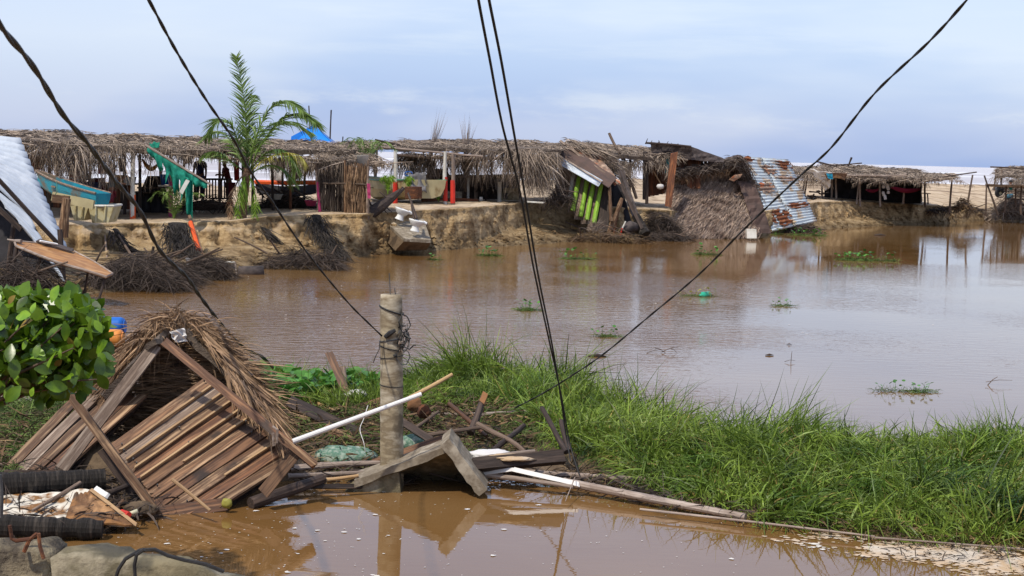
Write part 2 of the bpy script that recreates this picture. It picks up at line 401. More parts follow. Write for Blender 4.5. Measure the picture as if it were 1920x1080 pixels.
# ------------------------------------------------------------------ mesh helpers
def mesh_np(name, Vt, F):
    me = bpy.data.meshes.new(name)
    Vt = np.asarray(Vt, dtype=np.float32); F = np.asarray(F, dtype=np.int32)
    me.vertices.add(len(Vt)); me.vertices.foreach_set('co', Vt.ravel())
    me.loops.add(F.size); me.loops.foreach_set('vertex_index', F.ravel())
    me.polygons.add(len(F)); k = F.shape[1]
    me.polygons.foreach_set('loop_start', np.arange(0, F.size, k, dtype=np.int32))
    me.polygons.foreach_set('loop_total', np.full(len(F), k, dtype=np.int32))
    me.update(calc_edges=True)
    return me
class MB:
    def __init__(s): s.v = []; s.f = []
    def add(s, v, f):
        o = len(s.v); s.v += [tuple(x) for x in v]; s.f += [tuple(i + o for i in q) for q in f]; return s
    def box(s, c, sz, rot=None):
        c = V3(c); v = []
        for x in (-.5, .5):
            for y in (-.5, .5):
                for z in (-.5, .5):
                    p = V3((x * sz[0], y * sz[1], z * sz[2]))
                    if rot: p = rot @ p
                    v.append(c + p)
        return s.add(v, [(0, 1, 3, 2), (4, 6, 7, 5), (0, 4, 5, 1), (2, 3, 7, 6), (0, 2, 6, 4), (1, 5, 7, 3)])
    def tube(s, pts, rad, n=8, cap=True):
        pts = [V3(p) for p in pts]; v = []; f = []
        if isinstance(rad, (int, float)): rad = [rad] * len(pts)
        a = None
        for i, p in enumerate(pts):
            d = (pts[min(i + 1, len(pts) - 1)] - pts[max(i - 1, 0)]).normalized()
            if a is None: a = d.orthogonal().normalized()
            a = (a - d * a.dot(d)).normalized(); b = d.cross(a)
            for k in range(n):
                t = 2 * math.pi * k / n
                v.append(p + (a * math.cos(t) + b * math.sin(t)) * rad[i])
        for i in range(len(pts) - 1):
            for k in range(n):
                f.append((i * n + k, i * n + (k + 1) % n, (i + 1) * n + (k + 1) % n, (i + 1) * n + k))
        if cap:
            f.append(tuple(range(n - 1, -1, -1))); f.append(tuple((len(pts) - 1) * n + k for k in range(n)))
        return s.add(v, f)
    def prism(s, poly, off):
        n = len(poly); off = V3(off)
        v = [V3(p) for p in poly] + [V3(p) + off for p in poly]
        return s.add(v, [tuple(range(n)), tuple(range(2 * n - 1, n - 1, -1))] + [(i, (i + 1) % n + 0, (i + 1) % n + n, i + n) for i in range(n)])
    def lathe(s, prof, n=16, c=(0, 0, 0), rot=None, sx=1, sy=1):
        v = []; f = []; c = V3(c)
        for r, z in prof:
            for k in range(n):
                t = 2 * math.pi * k / n
                p = V3((r * math.cos(t) * sx, r * math.sin(t) * sy, z))
                v.append(c + (rot @ p if rot else p))
        for i in range(len(prof) - 1):
            for k in range(n):
                f.append((i * n + k, i * n + (k + 1) % n, (i + 1) * n + (k + 1) % n, (i + 1) * n + k))
        return s.add(v, f)
    def mesh(s, name, org=(0, 0, 0)):
        o = V3(org); me = bpy.data.meshes.new(name)
        me.from_pydata([(x[0] - o.x, x[1] - o.y, x[2] - o.z) for x in s.v], [], s.f); me.update()
        return me
def props(o, label=None, cat=None, group=None, kind=None):
    if label: o['label'] = label
    if cat: o['category'] = cat
    if group: o['group'] = group
    if kind: o['kind'] = kind
def thing(name, label, cat, loc, group=None):
    o = bpy.data.objects.new(name, None); o.empty_display_size = .2
    COL.objects.link(o); o.location = loc; props(o, label, cat, group)
    return o
def link(name, me, m, parent=None, mw=None, smooth=False, **k):
    """link a mesh as one object; mw = its world matrix (no rotation or scale on the things themselves)"""
    o = bpy.data.objects.new(name, me); COL.objects.link(o)
    if m and not me.materials: me.materials.append(MATS[m])
    mw = mw or Matrix()
    if parent is not None:
        o.parent = parent
        o.matrix_basis = PW(parent).inverted() @ mw
    else: o.matrix_basis = mw
    if smooth:
        me.polygons.foreach_set('use_smooth', [True] * len(me.polygons))
    props(o, **k)
    return o
def PW(o):
    m = o.matrix_basis.copy()
    while o.parent: o = o.parent; m = o.matrix_basis @ m
    return m
def put(name, mb, m, parent=None, org=None, smooth=False, solid=0, **k):
    """mesh given in world coordinates"""
    if org is None: org = PW(parent).translation if parent is not None else V3(mb.v[0])
    o = link(name, mb.mesh(name, org), m, parent, Matrix.Translation(org), smooth, **k)
    if solid:
        md = o.modifiers.new('solid', 'SOLIDIFY'); md.thickness = solid; md.offset = 0
    return o
def putnp(name, Vt, F, m, parent=None, org=None, **k):
    if org is None: org = PW(parent).translation if parent is not None else V3(Vt[0])
    Vt = np.asarray(Vt) - np.array(org)
    return link(name, mesh_np(name, Vt, F), m, parent, Matrix.Translation(org), **k)
def frame(p0, p1, n):
    x = (p1 - p0).normalized(); z = (n - x * n.dot(x)).normalized(); y = z.cross(x)
    m = Matrix((x, y, z)).transposed().to_4x4(); m.translation = p0; return m
def board(name, p0, p1, w, t, n, m, parent=None, ragged=.02, tilt=0, **k):
    """a sawn board: local X runs along it; uneven ends, small bow"""
    p0, p1, n = V3(p0), V3(p1), V3(n); L = (p1 - p0).length; me = MB(); S = 4
    vs = []
    for i in range(S + 1):
        u = i / S; b = math.sin(u * math.pi) * L * .006 * U(-1, 1)
        for (yy, zz) in ((-.5, -.5), (.5, -.5), (.5, .5), (-.5, .5)):
            e = U(-1, 1) * ragged if i in (0, S) else 0
            vs.append((u * L + e, yy * w * U(.94, 1.03), zz * t + b))
    fs = [(0, 3, 2, 1), tuple(S * 4 + q for q in (0, 1, 2, 3))]
    for i in range(S):
        for q in range(4):
            a, b2 = i * 4 + q, i * 4 + (q + 1) % 4
            fs.append((a, b2, b2 + 4, a + 4))
    me.add(vs, fs)
    mw = frame(p0, p1, n)
    if tilt: mw = mw @ Matrix.Rotation(tilt, 4, 'X')
    return link(name, me.mesh(name), m, parent, mw, **k)
def pole(name, p0, p1, r0, r1, m, parent=None, bend=.02, n=8, S=6, knots=False, rough=.08, **k):
    p0, p1 = V3(p0), V3(p1); L = (p1 - p0).length; me = MB()
    b1, b2 = U(-bend, bend) * L, U(-bend, bend) * L
    pts, rad = [], []
    for i in range(S + 1):
        u = i / S
        pts.append((u * L, b1 * math.sin(math.pi * u), b2 * math.sin(1.7 * math.pi * u)))
        rad.append((r0 + (r1 - r0) * u) * (1 + U(-rough, rough)))
    if knots:
        pts, rad = [], []
        kn = max(3, int(L / .33))
        for i in range(kn):
            for du, kk in ((0, 1.13), (.07, 1), (.93, 1)):
                u = (i + du) / kn
                pts.append((u * L, b1 * math.sin(math.pi * u), b2 * math.sin(1.7 * math.pi * u))); rad.append((r0 + (r1 - r0) * u) * kk)
    me.tube(pts, rad, n)
    return link(name, me.mesh(name), m, parent, frame(p0, p1, V3((.13, -.9, .4))), smooth=False, **k)
def sheet(corn, nu, nv, fn=None):
    """bilinear patch through 4 world corners: (0,0),(1,0),(1,1),(0,1)"""
    a, b, c, d = [V3(p) for p in corn]; mb = MB(); v = []
    nn = (b - a).cross(d - a).normalized()
    for j in range(nv + 1):
        for i in range(nu + 1):
            u, w = i / nu, j / nv
            p = a * (1 - u) * (1 - w) + b * u * (1 - w) + c * u * w + d * (1 - u) * w
            if fn: p = p + nn * fn(u, w)
            v.append(p)
    return mb.add(v, [(j * (nu + 1) + i, j * (nu + 1) + i + 1, (j + 1) * (nu + 1) + i + 1, (j + 1) * (nu + 1) + i) for j in range(nv) for i in range(nu)])
def crinkle(amp, s=3, seed=0): return lambda u, v: amp * noise.noise(V3((u * s, v * s, seed)))
def corr(name, corn, waves, amp, m, parent, nu=5, dent=.02, crease=False, **k):
    sd_ = U(0, 50)
    wv = (lambda x: 1 - 2 * abs(math.sin(x / 2)) ** .6) if crease else math.sin
    f = lambda u, v: amp * wv(v * waves * 2 * math.pi) + dent * noise.noise(V3((u * 3, v * 3, sd_)))
    return put(name, sheet(corn, nu, int(waves * 6), f), m, parent, smooth=True, solid=.003, **k)

def strands(roots, dirs, L, Wd, droop, segs=3, jit=.0, flat=None):
    """thin curved blades; returns verts, quads"""
    n = len(roots); roots = np.asarray(roots, float); dirs = np.asarray(dirs, float)
    dirs = dirs / np.linalg.norm(dirs, axis=1, keepdims=True)
    L = np.broadcast_to(L, n).astype(float); Wd = np.broadcast_to(Wd, n).astype(float); droop = np.broadcast_to(droop, n).astype(float)
    t = np.linspace(0, 1, segs + 1)
    rv = rng.normal(size=(n, 3)) if flat is None else np.asarray(flat) + rng.normal(size=(n, 3)) * .35
    side = np.cross(dirs, rv); side /= np.linalg.norm(side, axis=1, keepdims=True) + 1e-9
    curl = rng.normal(size=(n, 3)) * jit
    P = roots[:, None, :] + dirs[:, None, :] * (L[:, None] * t)[:, :, None]
    P[:, :, 2] -= (droop * L)[:, None] * t ** 2
    P += curl[:, None, :] * (L[:, None] * t ** 2)[:, :, None]
    wt = np.clip(np.minimum(.55 + t * 2.5, (1 - t) ** .7 + .06), 0, 1)
    off = side[:, None, :] * (Wd[:, None] * wt)[:, :, None] * .5
    Vt = np.stack([P - off, P + off], axis=2).reshape(-1, 3)
    b = (np.arange(n) * (segs + 1) * 2)[:, None] + (np.arange(segs) * 2)[None, :]
    F = np.stack([b, b + 1, b + 3, b + 2], axis=2).reshape(-1, 4)
    return Vt, F
def merge(parts):
    o = 0; vs = []; fs = []
    for v, f in parts: vs.append(v); fs.append(f + o); o += len(v)
    return np.concatenate(vs), np.concatenate(fs)
def A(v): return np.array(v, float)

# ------------------------------------------------------------------ setting: banks, beach, water, sea
BANK = [(-900, 700, 470, 1.1), (-300, 640, 438, 1.1), (0, 600, 427, 1.1), (150, 556, 422, 1.1), (250, 543, 420, 1.1), (350, 533, 418, 1.1), (430, 520, 416, 1.15),
        (500, 499, 407, 1.25), (600, 490, 403, 1.3), (690, 480, 402, 1.35), (800, 471, 397, 1.4), (900, 464, 388, 1.45),
        (1000, 459, 380, 1.45), (1080, 453, 378, 1.45), (1180, 450, 395, 1.3), (1300, 446, 402, 1.1), (1430, 440, 402, 1.05),
        (1530, 430, 379, 1.35), (1600, 426, 378, 1.3), (1700, 422, 383, 1.15), (1760, 420, 388, 1.05), (1830, 415, 397, .75), (1920, 409, 401, .45), (2900, 420, 417, .4)]
def bank_at(px):
    for a, b in zip(BANK, BANK[1:]):
        if a[0] <= px <= b[0]:
            t = (px - a[0]) / (b[0] - a[0]); return [a[i] + (b[i] - a[i]) * t for i in range(4)]
def nz3(x, y, z, s=1): return noise.fractal(V3((x * s, y * s, z * s)), 1.0, 2.1, 4)
def build_bank():
    cols = np.arange(-900, 2890, 5.0); v = []; nr = None
    for px in cols:
        _, yw, yt, zt = bank_at(px)
        g = G(px, yw, 0); tp = G(px, yt, zt)
        k = g.x / g.y; Yw = g.y; Yt = max(tp.y, Yw + .7)
        X0 = g.x
        gul = nz3(X0 * .9, Yw * .9, 3) * .55 + abs(nz3(X0 * 2.2, Yw * 2.2, 9)) * .35
        Yt += gul * .6; Yw += nz3(X0 * .7, Yw, 5) * .45
        foot = max(Yw + .35, Yt - .95)
        fz = .16 + .48 * min(1, (foot - Yw) / 4) + .16 * abs(nz3(X0 * 1.1, Yw, 13))
        fz = min(fz, zt * .4)
        rows = [(Yw - 6, -1.5), (Yw - 1.2, -.35), (Yw, 0.0), (Yw + (foot - Yw) * .4, fz * .5), (Yw + (foot - Yw) * .75, fz * .8), (foot, fz)]
        nf = 9
        for i in range(1, nf + 1):
            t = i / nf
            prof = t ** 1.0
            y = foot + (Yt - foot) * (t ** .8) * .9 + (Yt - foot) * .1 * t
            z = fz + (zt - fz) * min(1, prof * 1.02)
            d = nz3(X0 * 1.6, z * 1.2, 21) * .34 + nz3(X0 * 4.5, z * 3.0, 41) * .20 - abs(nz3(X0 * 2.6 + z * .8, z * .5, 61)) * .30
            # a dark undercut lip under the crust
            y += d * math.sin(t * math.pi) + (.14 if .72 < t < .95 else 0)
            rows.append((y, z))
        rows[-1] = (Yt, zt)
        beach = 78 + 57 * max(0, min(1, (px - 500) / 900)); crest = 1.3 + .4 * max(0, min(1, (px - 500) / 900))
        rows += [(Yt + .25, zt + .03)]
        for t in (.02, .05, .09, .14, .2, .28, .38, .5, .62, .75, .88, 1):
            y = Yt + .25 + (beach - Yt) * t
            z = zt + .03 + (crest - zt) * t + nz3(k * y * .35, y * .35, 2) * .09
            rows.append((y, z))
        rows += [(beach + 8, crest - .5), (beach + 22, -.1), (beach + 60, -1.5)]
        nr = len(rows)
        for y, z in rows: v.append((k * y, y, z))
    n = len(cols)
    i, j = np.meshgrid(np.arange(n - 1), np.arange(nr - 1), indexing='ij')
    b = i * nr + j
    F = np.stack([b, b + nr, b + nr + 1, b + 1], axis=2).reshape(-1, 4)
    o = putnp('sand_bank', np.array(v), F, 'sand', org=(0, 0, 0), kind='structure')
    o.data.polygons.foreach_set('use_smooth', [True] * len(o.data.polygons))
build_bank()
# water: one sheet from behind the camera to under the bank
put('lagoon_water', MB().add([(-120, -30, 0), (120, -30, 0), (120, 96, 0), (-120, 96, 0)], [(0, 1, 2, 3)]), 'water', org=(0, 0, 0), kind='structure')
put('lagoon_bed', MB().add([(-400, -60, -1.6), (400, -60, -1.6), (400, 112, -1.6), (-400, 112, -1.6)], [(0, 1, 2, 3)]), 'mud', org=(0, 0, 0), kind='structure')
def build_sea():
    ks = np.linspace(-.62, .62, 260); tt = np.linspace(0, 1, 210)
    v = []
    for k in ks:
        y0 = 78 + 57 * max(0, min(1, (960 + 2667 * k - 500) / 900)) + 9
        for y in y0 * (8000 / y0) ** tt:
            x = k * y
            ph = y / 34 + nz3(x * .006, y * .004, 1) * 3.0
            am = .75 * max(0, 1 - y / 1500) * (.5 + .8 * abs(nz3(x * .012, y * .01, 6)))
            z = -.05 + am * (max(0, math.sin(ph)) ** 3) * 1.6 + .1 * nz3(x * .2, y * .2, 3) * (1 if y < 600 else 0)
            v.append((x, y, z))
    nr = len(tt)
    i, j = np.meshgrid(np.arange(len(ks) - 1), np.arange(nr - 1), indexing='ij'); b = i * nr + j
    F = np.stack([b, b + nr, b + nr + 1, b + 1], axis=2).reshape(-1, 4)
    putnp('sea', np.array(v), F, 'sea', org=(0, 0, 0), kind='structure')
build_sea()

# clods fallen from the cut face and roots hanging out of it
mb = MB(); rts, rdr, rl = [], [], []
dg = bpy.data.objects['sand_bank'].data
from mathutils.bvhtree import BVHTree
BV = BVHTree.FromPolygons([v_.co for v_ in dg.vertices], [tuple(p_.vertices) for p_ in dg.polygons])
for _ in range(1500):
    px = U(60, 1800); _, yw, yt, zt = bank_at(px); py = yw - (yw - yt) * abs(random.gauss(0, .28)) - 1
    if py < yt + 6: continue
    h = BV.ray_cast(CP, ray(px, py).normalized())
    if h[0] is None or h[0].z < .01: continue
    s_ = U(.02, .07) if random.random() < .9 else U(.08, .17); rot = Matrix.Rotation(U(0, 6), 3, V3((U(-1, 1), U(-1, 1), 1)).normalized()); c_ = h[0] + V3((0, 0, s_ * .3))
    mb.add([c_ + rot @ V3((x_ * s_ * U(.7, 1.3), y_ * s_ * U(.7, 1.2), z_ * s_ * U(.6, 1))) for x_, y_, z_ in ((1, 0, 0), (0, 1, 0), (-1, 0, 0), (0, -1, 0), (0, 0, 1), (0, 0, -1))],
           [(0, 1, 4), (1, 2, 4), (2, 3, 4), (3, 0, 4), (1, 0, 5), (2, 1, 5), (3, 2, 5), (0, 3, 5)])
put('sand_clods', mb, 'sand', org=(0, 0, 0), kind='stuff', label='fallen clods of sand along the foot of the eroded bank', cat='clods')
for _ in range(520):
    px = U(120, 1780); px = px + 25 * math.sin(px * .09); _, yw, yt, zt = bank_at(px); h = BV.ray_cast(CP, ray(px, yt + U(3, 16)).normalized())
    if h[0] is None: continue
    rts.append(A(h[0] + V3((0, -.02, 0)))); rdr.append((U(-.4, .4), U(-.6, -.1), -1)); rl.append(U(.1, .55))
vt, f = strands(rts, rdr, rl, .02, .2, 4, .25); putnp('bank_roots', vt, f, 'debris', org=(0, 0, 0), kind='stuff', label='thin roots hanging out of the top of the eroded bank', cat='roots')

# near mud bank the wreckage and the grass lie on
ISL = [(-500, 700), (-100, 735), (100, 745), (300, 735), (460, 712), (560, 735), (700, 738), (850, 700), (1000, 712), (1100, 748), (1200, 785), (1300, 815), (1500, 832), (1700, 832), (1920, 830), (2500, 835),
       (2500, 1075), (1920, 1022), (1700, 1012), (1400, 968), (1230, 930), (1060, 898), (900, 888), (760, 892), (640, 898), (520, 905), (330, 925), (200, 950), (0, 975), (-500, 1000)]
ISLW = [G(px, py, .05).xy for px, py in ISL]
def inside(x, y, poly):
    c = False; j = len(poly) - 1
    for i in range(len(poly)):
        xi, yi = poly[i]; xj, yj = poly[j]
        if (yi > y) != (yj > y) and x < (xj - xi) * (y - yi) / (yj - yi) + xi: c = not c
        j = i
    return c
def edge_dist(x, y, poly):
    best = 9e9
    for i in range(len(poly)):
        a, b = poly[i], poly[(i + 1) % len(poly)]
        dx, dy = b[0] - a[0], b[1] - a[1]
        t = max(0, min(1, ((x - a[0]) * dx + (y - a[1]) * dy) / (dx * dx + dy * dy + 1e-9)))
        best = min(best, math.hypot(x - a[0] - t * dx, y - a[1] - t * dy))
    return best
_ic = {}
def isl_z(x, y):
    d = edge_dist(x, y, ISLW)
    if not inside(x, y, ISLW): return -.05 - d * .35
    return -.04 + .20 * (1 - math.exp(-d * 1.1)) + .05 * nz3(x, y, 0, 1.3)
xs = np.arange(-8.5, 10.5, .16); ysn = np.arange(10.5, 25, .2)
v = [(x, y, isl_z(x, y)) for x in xs for y in ysn]
i, j = np.meshgrid(np.arange(len(xs) - 1), np.arange(len(ysn) - 1), indexing='ij'); b = i * len(ysn) + j
putnp('mud_bank', np.array(v), np.stack([b, b + len(ysn), b + len(ysn) + 1, b + 1], axis=2).reshape(-1, 4), 'mud', org=(0, 0, 0), kind='structure').data.polygons.foreach_set('use_smooth', [True] * ((len(xs) - 1) * (len(ysn) - 1)))

def sample(poly_px, n, z=.05):
    pw = [G(px, py, z).xy for px, py in poly_px]
    x0, x1 = min(p[0] for p in pw), max(p[0] for p in pw); y0, y1 = min(p[1] for p in pw), max(p[1] for p in pw)
    o = []
    while len(o) < n:
        x, y = U(x0, x1), U(y0, y1)
        if inside(x, y, pw): o.append((x, y))
    return o
_zc = {}
def zat(x, y):
    k = (round(x, 1), round(y, 1))
    if k not in _zc: _zc[k] = isl_z(x, y)
    return _zc[k]

# ------------------------------------------------------------------ grass, weeds, floating plants
GR = [(770, 708), (860, 698), (1000, 714), (1100, 750), (1200, 787), (1300, 817), (1500, 834), (1700, 834), (1920, 832), (2350, 835), (2350, 1060), (1920, 1022), (1700, 1010), (1400, 968), (1230, 925), (1150, 880), (1040, 850), (980, 790), (900, 760), (800, 745)]
def grass(name, poly, nclump, per, m, Lr=(.22, .5), w=.014, up=.9, droop=(.3, .9), **k):
    roots, dirs, Ls, Ws, Dr = [], [], [], [], []
    for x, y in sample(poly, nclump):
        z = zat(x, y)
        lean = V3((nz3(x * .5, y * .5, 4) * 1.3, nz3(x * .5, y * .5, 8) * 1.0 - .25, 0))
        hgt = (.82 + 1.0 * nz3(x * .8, y * .8, 12)) * (1.25 if x < 2.2 else 1)
        for _ in range(random.randint(max(1, per - 3), per + 3)):
            a = U(0, 2 * math.pi); s = U(.25, 1.0)
            roots.append((x + U(-.06, .06), y + U(-.06, .06), z + U(-.03, .10)))
            dirs.append((math.cos(a) * s + lean.x, math.sin(a) * s + lean.y, up * U(.6, 1.4)))
            Ls.append(U(*Lr) * max(.45, hgt)); Ws.append(w * U(.6, 1.3)); Dr.append(U(*droop))
    vt, f = strands(roots, dirs, Ls, Ws, Dr, 4, jit=.12)
    vt[:, 2] = np.maximum(vt[:, 2], -.02)
    return putnp(name, vt, f, m, org=(0, 0, 0), **k)
grass('tall_grass', GR, 5600, 8, 'grass', (.28, .92), .019, .95, (.3, 1.2), kind='stuff', label='dense long green grass covering the mud bank', cat='grass')
grass('tall_grass_fringe', [(830, 712), (1000, 712), (1100, 748), (1200, 785), (1300, 815), (1500, 832), (1920, 830), (1920, 842), (1500, 846), (1300, 830), (1100, 765), (1000, 727), (840, 727)], 420, 4, 'grass', (.45, 1.0), .015, 1.7, (.15, .6), kind='stuff', label='tall grass stalks rising over the far waterline', cat='grass')
grass('dry_grass', GR, 1500, 4, 'grass_dry', (.3, .6), .013, .7, (.3, .9), kind='stuff', label='dry yellow blades mixed into the green grass', cat='dry grass')
grass('dead_grass', [(1060, 880), (1230, 915), (1400, 955), (1700, 1000), (1920, 1012), (1920, 1028), (1700, 1016), (1400, 974), (1230, 934), (1060, 905)], 420, 5, 'litter', (.15, .45), .012, .3, (.5, 1.2), kind='stuff', label='dead brown blades trailing in the water along the near grass edge', cat='dead grass')
grass('sparse_grass', [(460, 718), (560, 738), (700, 740), (790, 712), (850, 735), (960, 770), (860, 785), (720, 790), (600, 790), (500, 780)], 2500, 6, 'grass', (.22, .62), .014, 1.2, (.3, 1.0), kind='stuff', label='thinner grass growing behind the pole and among the hyacinth', cat='grass')
grass('weeds', [(-60, 770), (150, 760), (120, 850), (-60, 960)], 800, 6, 'weed', (.12, .3), .014, .5, (.4, 1), kind='stuff', label='matted dark weeds left of the collapsed board hut', cat='weeds')
grass('weeds_among_wreckage', [(470, 735), (700, 742), (860, 742), (1000, 800), (1020, 850), (900, 870), (640, 885), (560, 860)], 1500, 6, 'weed', (.1, .3), .012, .4, (.4, 1), kind='stuff', label='weeds and leaves caught among the broken boards behind the pole', cat='weeds')

def leaf_mesh(name, L, w, cup=.15, n=5):
    v = []; f = []
    for i in range(n + 1):
        t = i / n; ww = w * math.sin(math.pi * min(1, t * .93 + .05)) ** .7 * (.55 + .45 * min(1, t * 2))
        z = -cup * L * (t ** 2)
        v += [(-ww / 2, t * L, z + .10 * ww), (0, t * L, z), (ww / 2, t * L, z + .10 * ww)]
    for i in range(n):
        b = i * 3; f += [(b, b + 1, b + 4, b + 3), (b + 1, b + 2, b + 5, b + 4)]
    me = bpy.data.meshes.new(name); me.from_pydata(v, [], f); me.update()
    me.polygons.foreach_set('use_smooth', [True] * len(f)); return me
def hyac(name, pts, n_per, size, m, **k):
    """broad spoon leaves on upright stems"""
    parts = []; V_, F_ = [], []
    for (x, y, z0) in pts:
        for _ in range(n_per):
            a = U(0, 6.28); s = size * U(.6, 1.25)
            base = V3((x + U(-.1, .1), y + U(-.1, .1), z0)); d = V3((math.cos(a) * U(.1, .6), math.sin(a) * U(.1, .6), 1)).normalized()
            top = base + d * s * U(.9, 1.9)
            parts.append((base, d, (top - base).length, .010))
            ld = (d + V3((math.cos(a), math.sin(a), U(-.5, .6))) * .9).normalized(); sd_ = ld.cross(V3((U(-.4, .4), U(-.4, .4), 1))).normalized()
            o = len(V_); nn = 4
            for q in range(nn + 1):
                t = q / nn; ww = s * .36 * math.sin(math.pi * min(1, t * .9 + .08)) ** .6
                p = top + ld * (t * s * .75) - V3((0, 0, 1)) * t * t * s * .15
                V_ += [p - sd_ * ww, p + sd_ * ww]
            F_ += [(o + q * 2, o + q * 2 + 1, o + q * 2 + 3, o + q * 2 + 2) for q in range(nn)]
    sv, sf = strands([A(p[0]) for p in parts], [A(p[1]) for p in parts], [p[2] for p in parts], .012, 0, 2)
    vt, f = merge([(np.array([A(p) for p in V_]), np.array(F_)), (sv, sf)])
    return putnp(name, vt, f, m, **k)
hp = [(x, y, zat(x, y)) for x, y in sample([(455, 712), (560, 735), (700, 738), (712, 755), (640, 765), (520, 790), (470, 770)], 380)]
hyac('water_hyacinth', hp, 4, .17, 'hyacinth', kind='stuff', label='bed of broad leaved water hyacinth behind the collapsed board hut', cat='water plants')

def raft(px, py, w, n, size, label, m='hyacinth', flat=.3, dx=0):
    """a floating clump of hyacinth"""
    c = G(px, py, 0); pts = []
    for _ in range(n):
        a = U(-1, 1); pts.append((c.x + a * w / 2 + dx, c.y + U(-.5, .5) * w * flat * (1 - abs(a) * .6), 0.01))
    t = thing('floating_plant', label, 'floating plant', (c.x, c.y, 0), 'clumps of water plants adrift on the lagoon')
    hyac('leaves', pts, 2, size * .8, m, parent=t, kind='stuff')
    rts = [(p[0] + U(-.14, .14), p[1] + U(-.07, .07), U(0, .03)) for p in pts for _ in range(22)]
    vt, f = strands(rts, [(U(-1, 1), U(-1, 1), U(0, .5)) for _ in rts], size * 1.6, size * .1, .5, 3)
    vt[:, 2] = np.maximum(vt[:, 2], .004)
    putnp('roots', vt, f, 'weed', parent=t, kind='stuff')
raft(1697, 735, .78, 11, .10, 'large dark clump of water plants adrift right of centre near the grass')
raft(1138, 632, .34, 6, .12, 'small bright green plant clump adrift near the long slanting cable', flat=.2)
raft(912, 480, 1.0, 12, .18, 'leafy strip adrift below the eroded sand bank near the toilets')
raft(820, 488, .4, 5, .14, 'tiny tuft adrift below the tilted slab')
raft(1630, 489, 2.4, 26, .2, 'long flat raft of water plants out in the far lagoon at right')
raft(980, 582, .7, 9, .14, 'pale green plant clump adrift between the hanging cables and the pole', 'hyacinth')
raft(1310, 556, .8, 7, .13, 'yellowish plant clump adrift beside the green bottle', 'palm_yellow')
raft(1468, 574, .3, 4, .12, 'tiny plant tuft adrift right of the green bottle')
raft(1330, 478, 1.0, 9, .2, 'dull green clump adrift in front of the thatched collapsed roof')
raft(1080, 486, .9, 8, .2, 'dull plant clump adrift in the reflection of the lime green posts')
raft(1345, 446, 2.2, 22, .26, 'green plants at the waterline in front of the thatched collapsed roof')
raft(1500, 441, 2.4, 20, .2, 'weedy strip at the waterline under the rusty corrugated roof')
b = MB(); c0, c1 = G(1300, 555, .03), G(1330, 553, .03)
c0, c1 = c0 + (c1 - c0) * .4, c1 
d = (c1 - c0)
b.tube([c0, c0 + d * .12, c0 + d * .25, c0 + d * .95, c1], [.03, .035, .09, .095, .06], 10)
put('plastic_bottle', b, 'glass_green', org=c0, smooth=True, label='green plastic bottle floating beside a yellowish plant clump', cat='bottle')
def twigs(px, py, segs, label):
    o = G(px, py, 0); b = MB()
    for (a0, b0, a1, b1, r) in segs:
        dY = o.y
        p = G(px + a0, py + max(0, b0) * .0, 0); p = p + V3((0, 0, max(0, -b0) * dY / FPX)); q = G(px + a1, py, 0) + V3((0, 0, max(0, -b1) * dY / FPX))
        b.tube([p, (p + q) / 2 + V3((0, 0, .02)), q], [r, r * .8, r * .5], 5)
    put('twig', b, 'branch', org=o, label=label, cat='twig', group='twigs sticking out of the lagoon')
twigs(1240, 662, [(-28, 0, 0, -6, .006), (-12, -10, 8, 0, .008), (0, -2, 32, -12, .008), (18, -8, 30, 2, .006)], 'forked brown twig afloat between the plant clump and the grass')
twigs(1858, 722, [(-6, 0, 12, -16, .008), (-10, -6, 40, -9, .005)], 'thin twig poking from the water near the right edge')
twigs(1483, 680, [(0, 0, 1, -22, .006), (-12, -2, 8, -4, .005)], 'single upright stem in the open water left of the dark plant clump')
for px, py, w, lab in ((1443, 666, 16, 'dark driftwood chip floating above the grass'), (1480, 646, 10, 'small dark chip floating furthest from the grass'),
                       (1650, 441, 22, 'dark driftwood piece floating off the far sand bank'), (1120, 668, 34, 'thin driftwood sliver floating under the slanting cable')):
    c = G(px, py, .01); s = w * c.y / FPX
    b = MB().tube([c - V3((s / 2, 0, 0)), c + V3((0, .02, .01)), c + V3((s / 2, .01, 0))], [s * .04, s * .13, s * .03], 6)
    put('driftwood', b, 'wood_dark', org=c, label=lab, cat='driftwood', group='driftwood chips on the lagoon')

# foam specks and leaf flakes on the water
def flakes(name, spots, m, **k):
    mb = MB()
    for (x, y, s) in spots:
        n = 7; ph = U(0, 6)
        ring = [(x + math.cos(ph + q * 6.283 / n) * s * U(.5, 1), y + math.sin(ph + q * 6.283 / n) * s * U(.3, .8), .006) for q in range(n)]
        mb.add([(x, y, .006 + s * .05)] + ring, [(0, q + 1, (q + 1) % n + 1) for q in range(n)])
    put(name, mb, m, org=(0, 0, 0), kind='stuff', **k)
fl = []
for _ in range(420):
    px, py = U(200, 1400), U(920, 1090)
    if random.random() < .5: px = random.gauss(480, 170)
    g = G(px, py, 0); fl.append((g.x, g.y, U(.004, .012) if random.random() < .93 else U(.02, .04)))
for _ in range(110):
    px = U(420, 1750); g = G(px, U(bank_at(px)[1] + 6, 640), 0); fl.append((g.x, g.y, U(.015, .045)))
flakes('foam_specks', fl, 'foam_white', label='pale specks of foam scattered over the brown water', cat='foam')
fs = []
for cx, cy, sx, sy, n in ((1560, 1000, 50, 8, 8), (1700, 1035, 90, 12, 60), (1800, 1040, 90, 16, 90), (1880, 1060, 70, 16, 70), (1650, 1030, 40, 10, 16), (1500, 1010, 60, 20, 6), (1620, 1010, 25, 5, 6), (1850, 1025, 80, 8, 40)):
    for _ in range(n):
        g = G(random.gauss(cx, sx * .5), min(1100, max(1005, random.gauss(cy, sy * .6))), 0); fs += [(g.x + U(-.12, .12), g.y + U(-.1, .1), U(.008, .045)) for _q in range(9)]
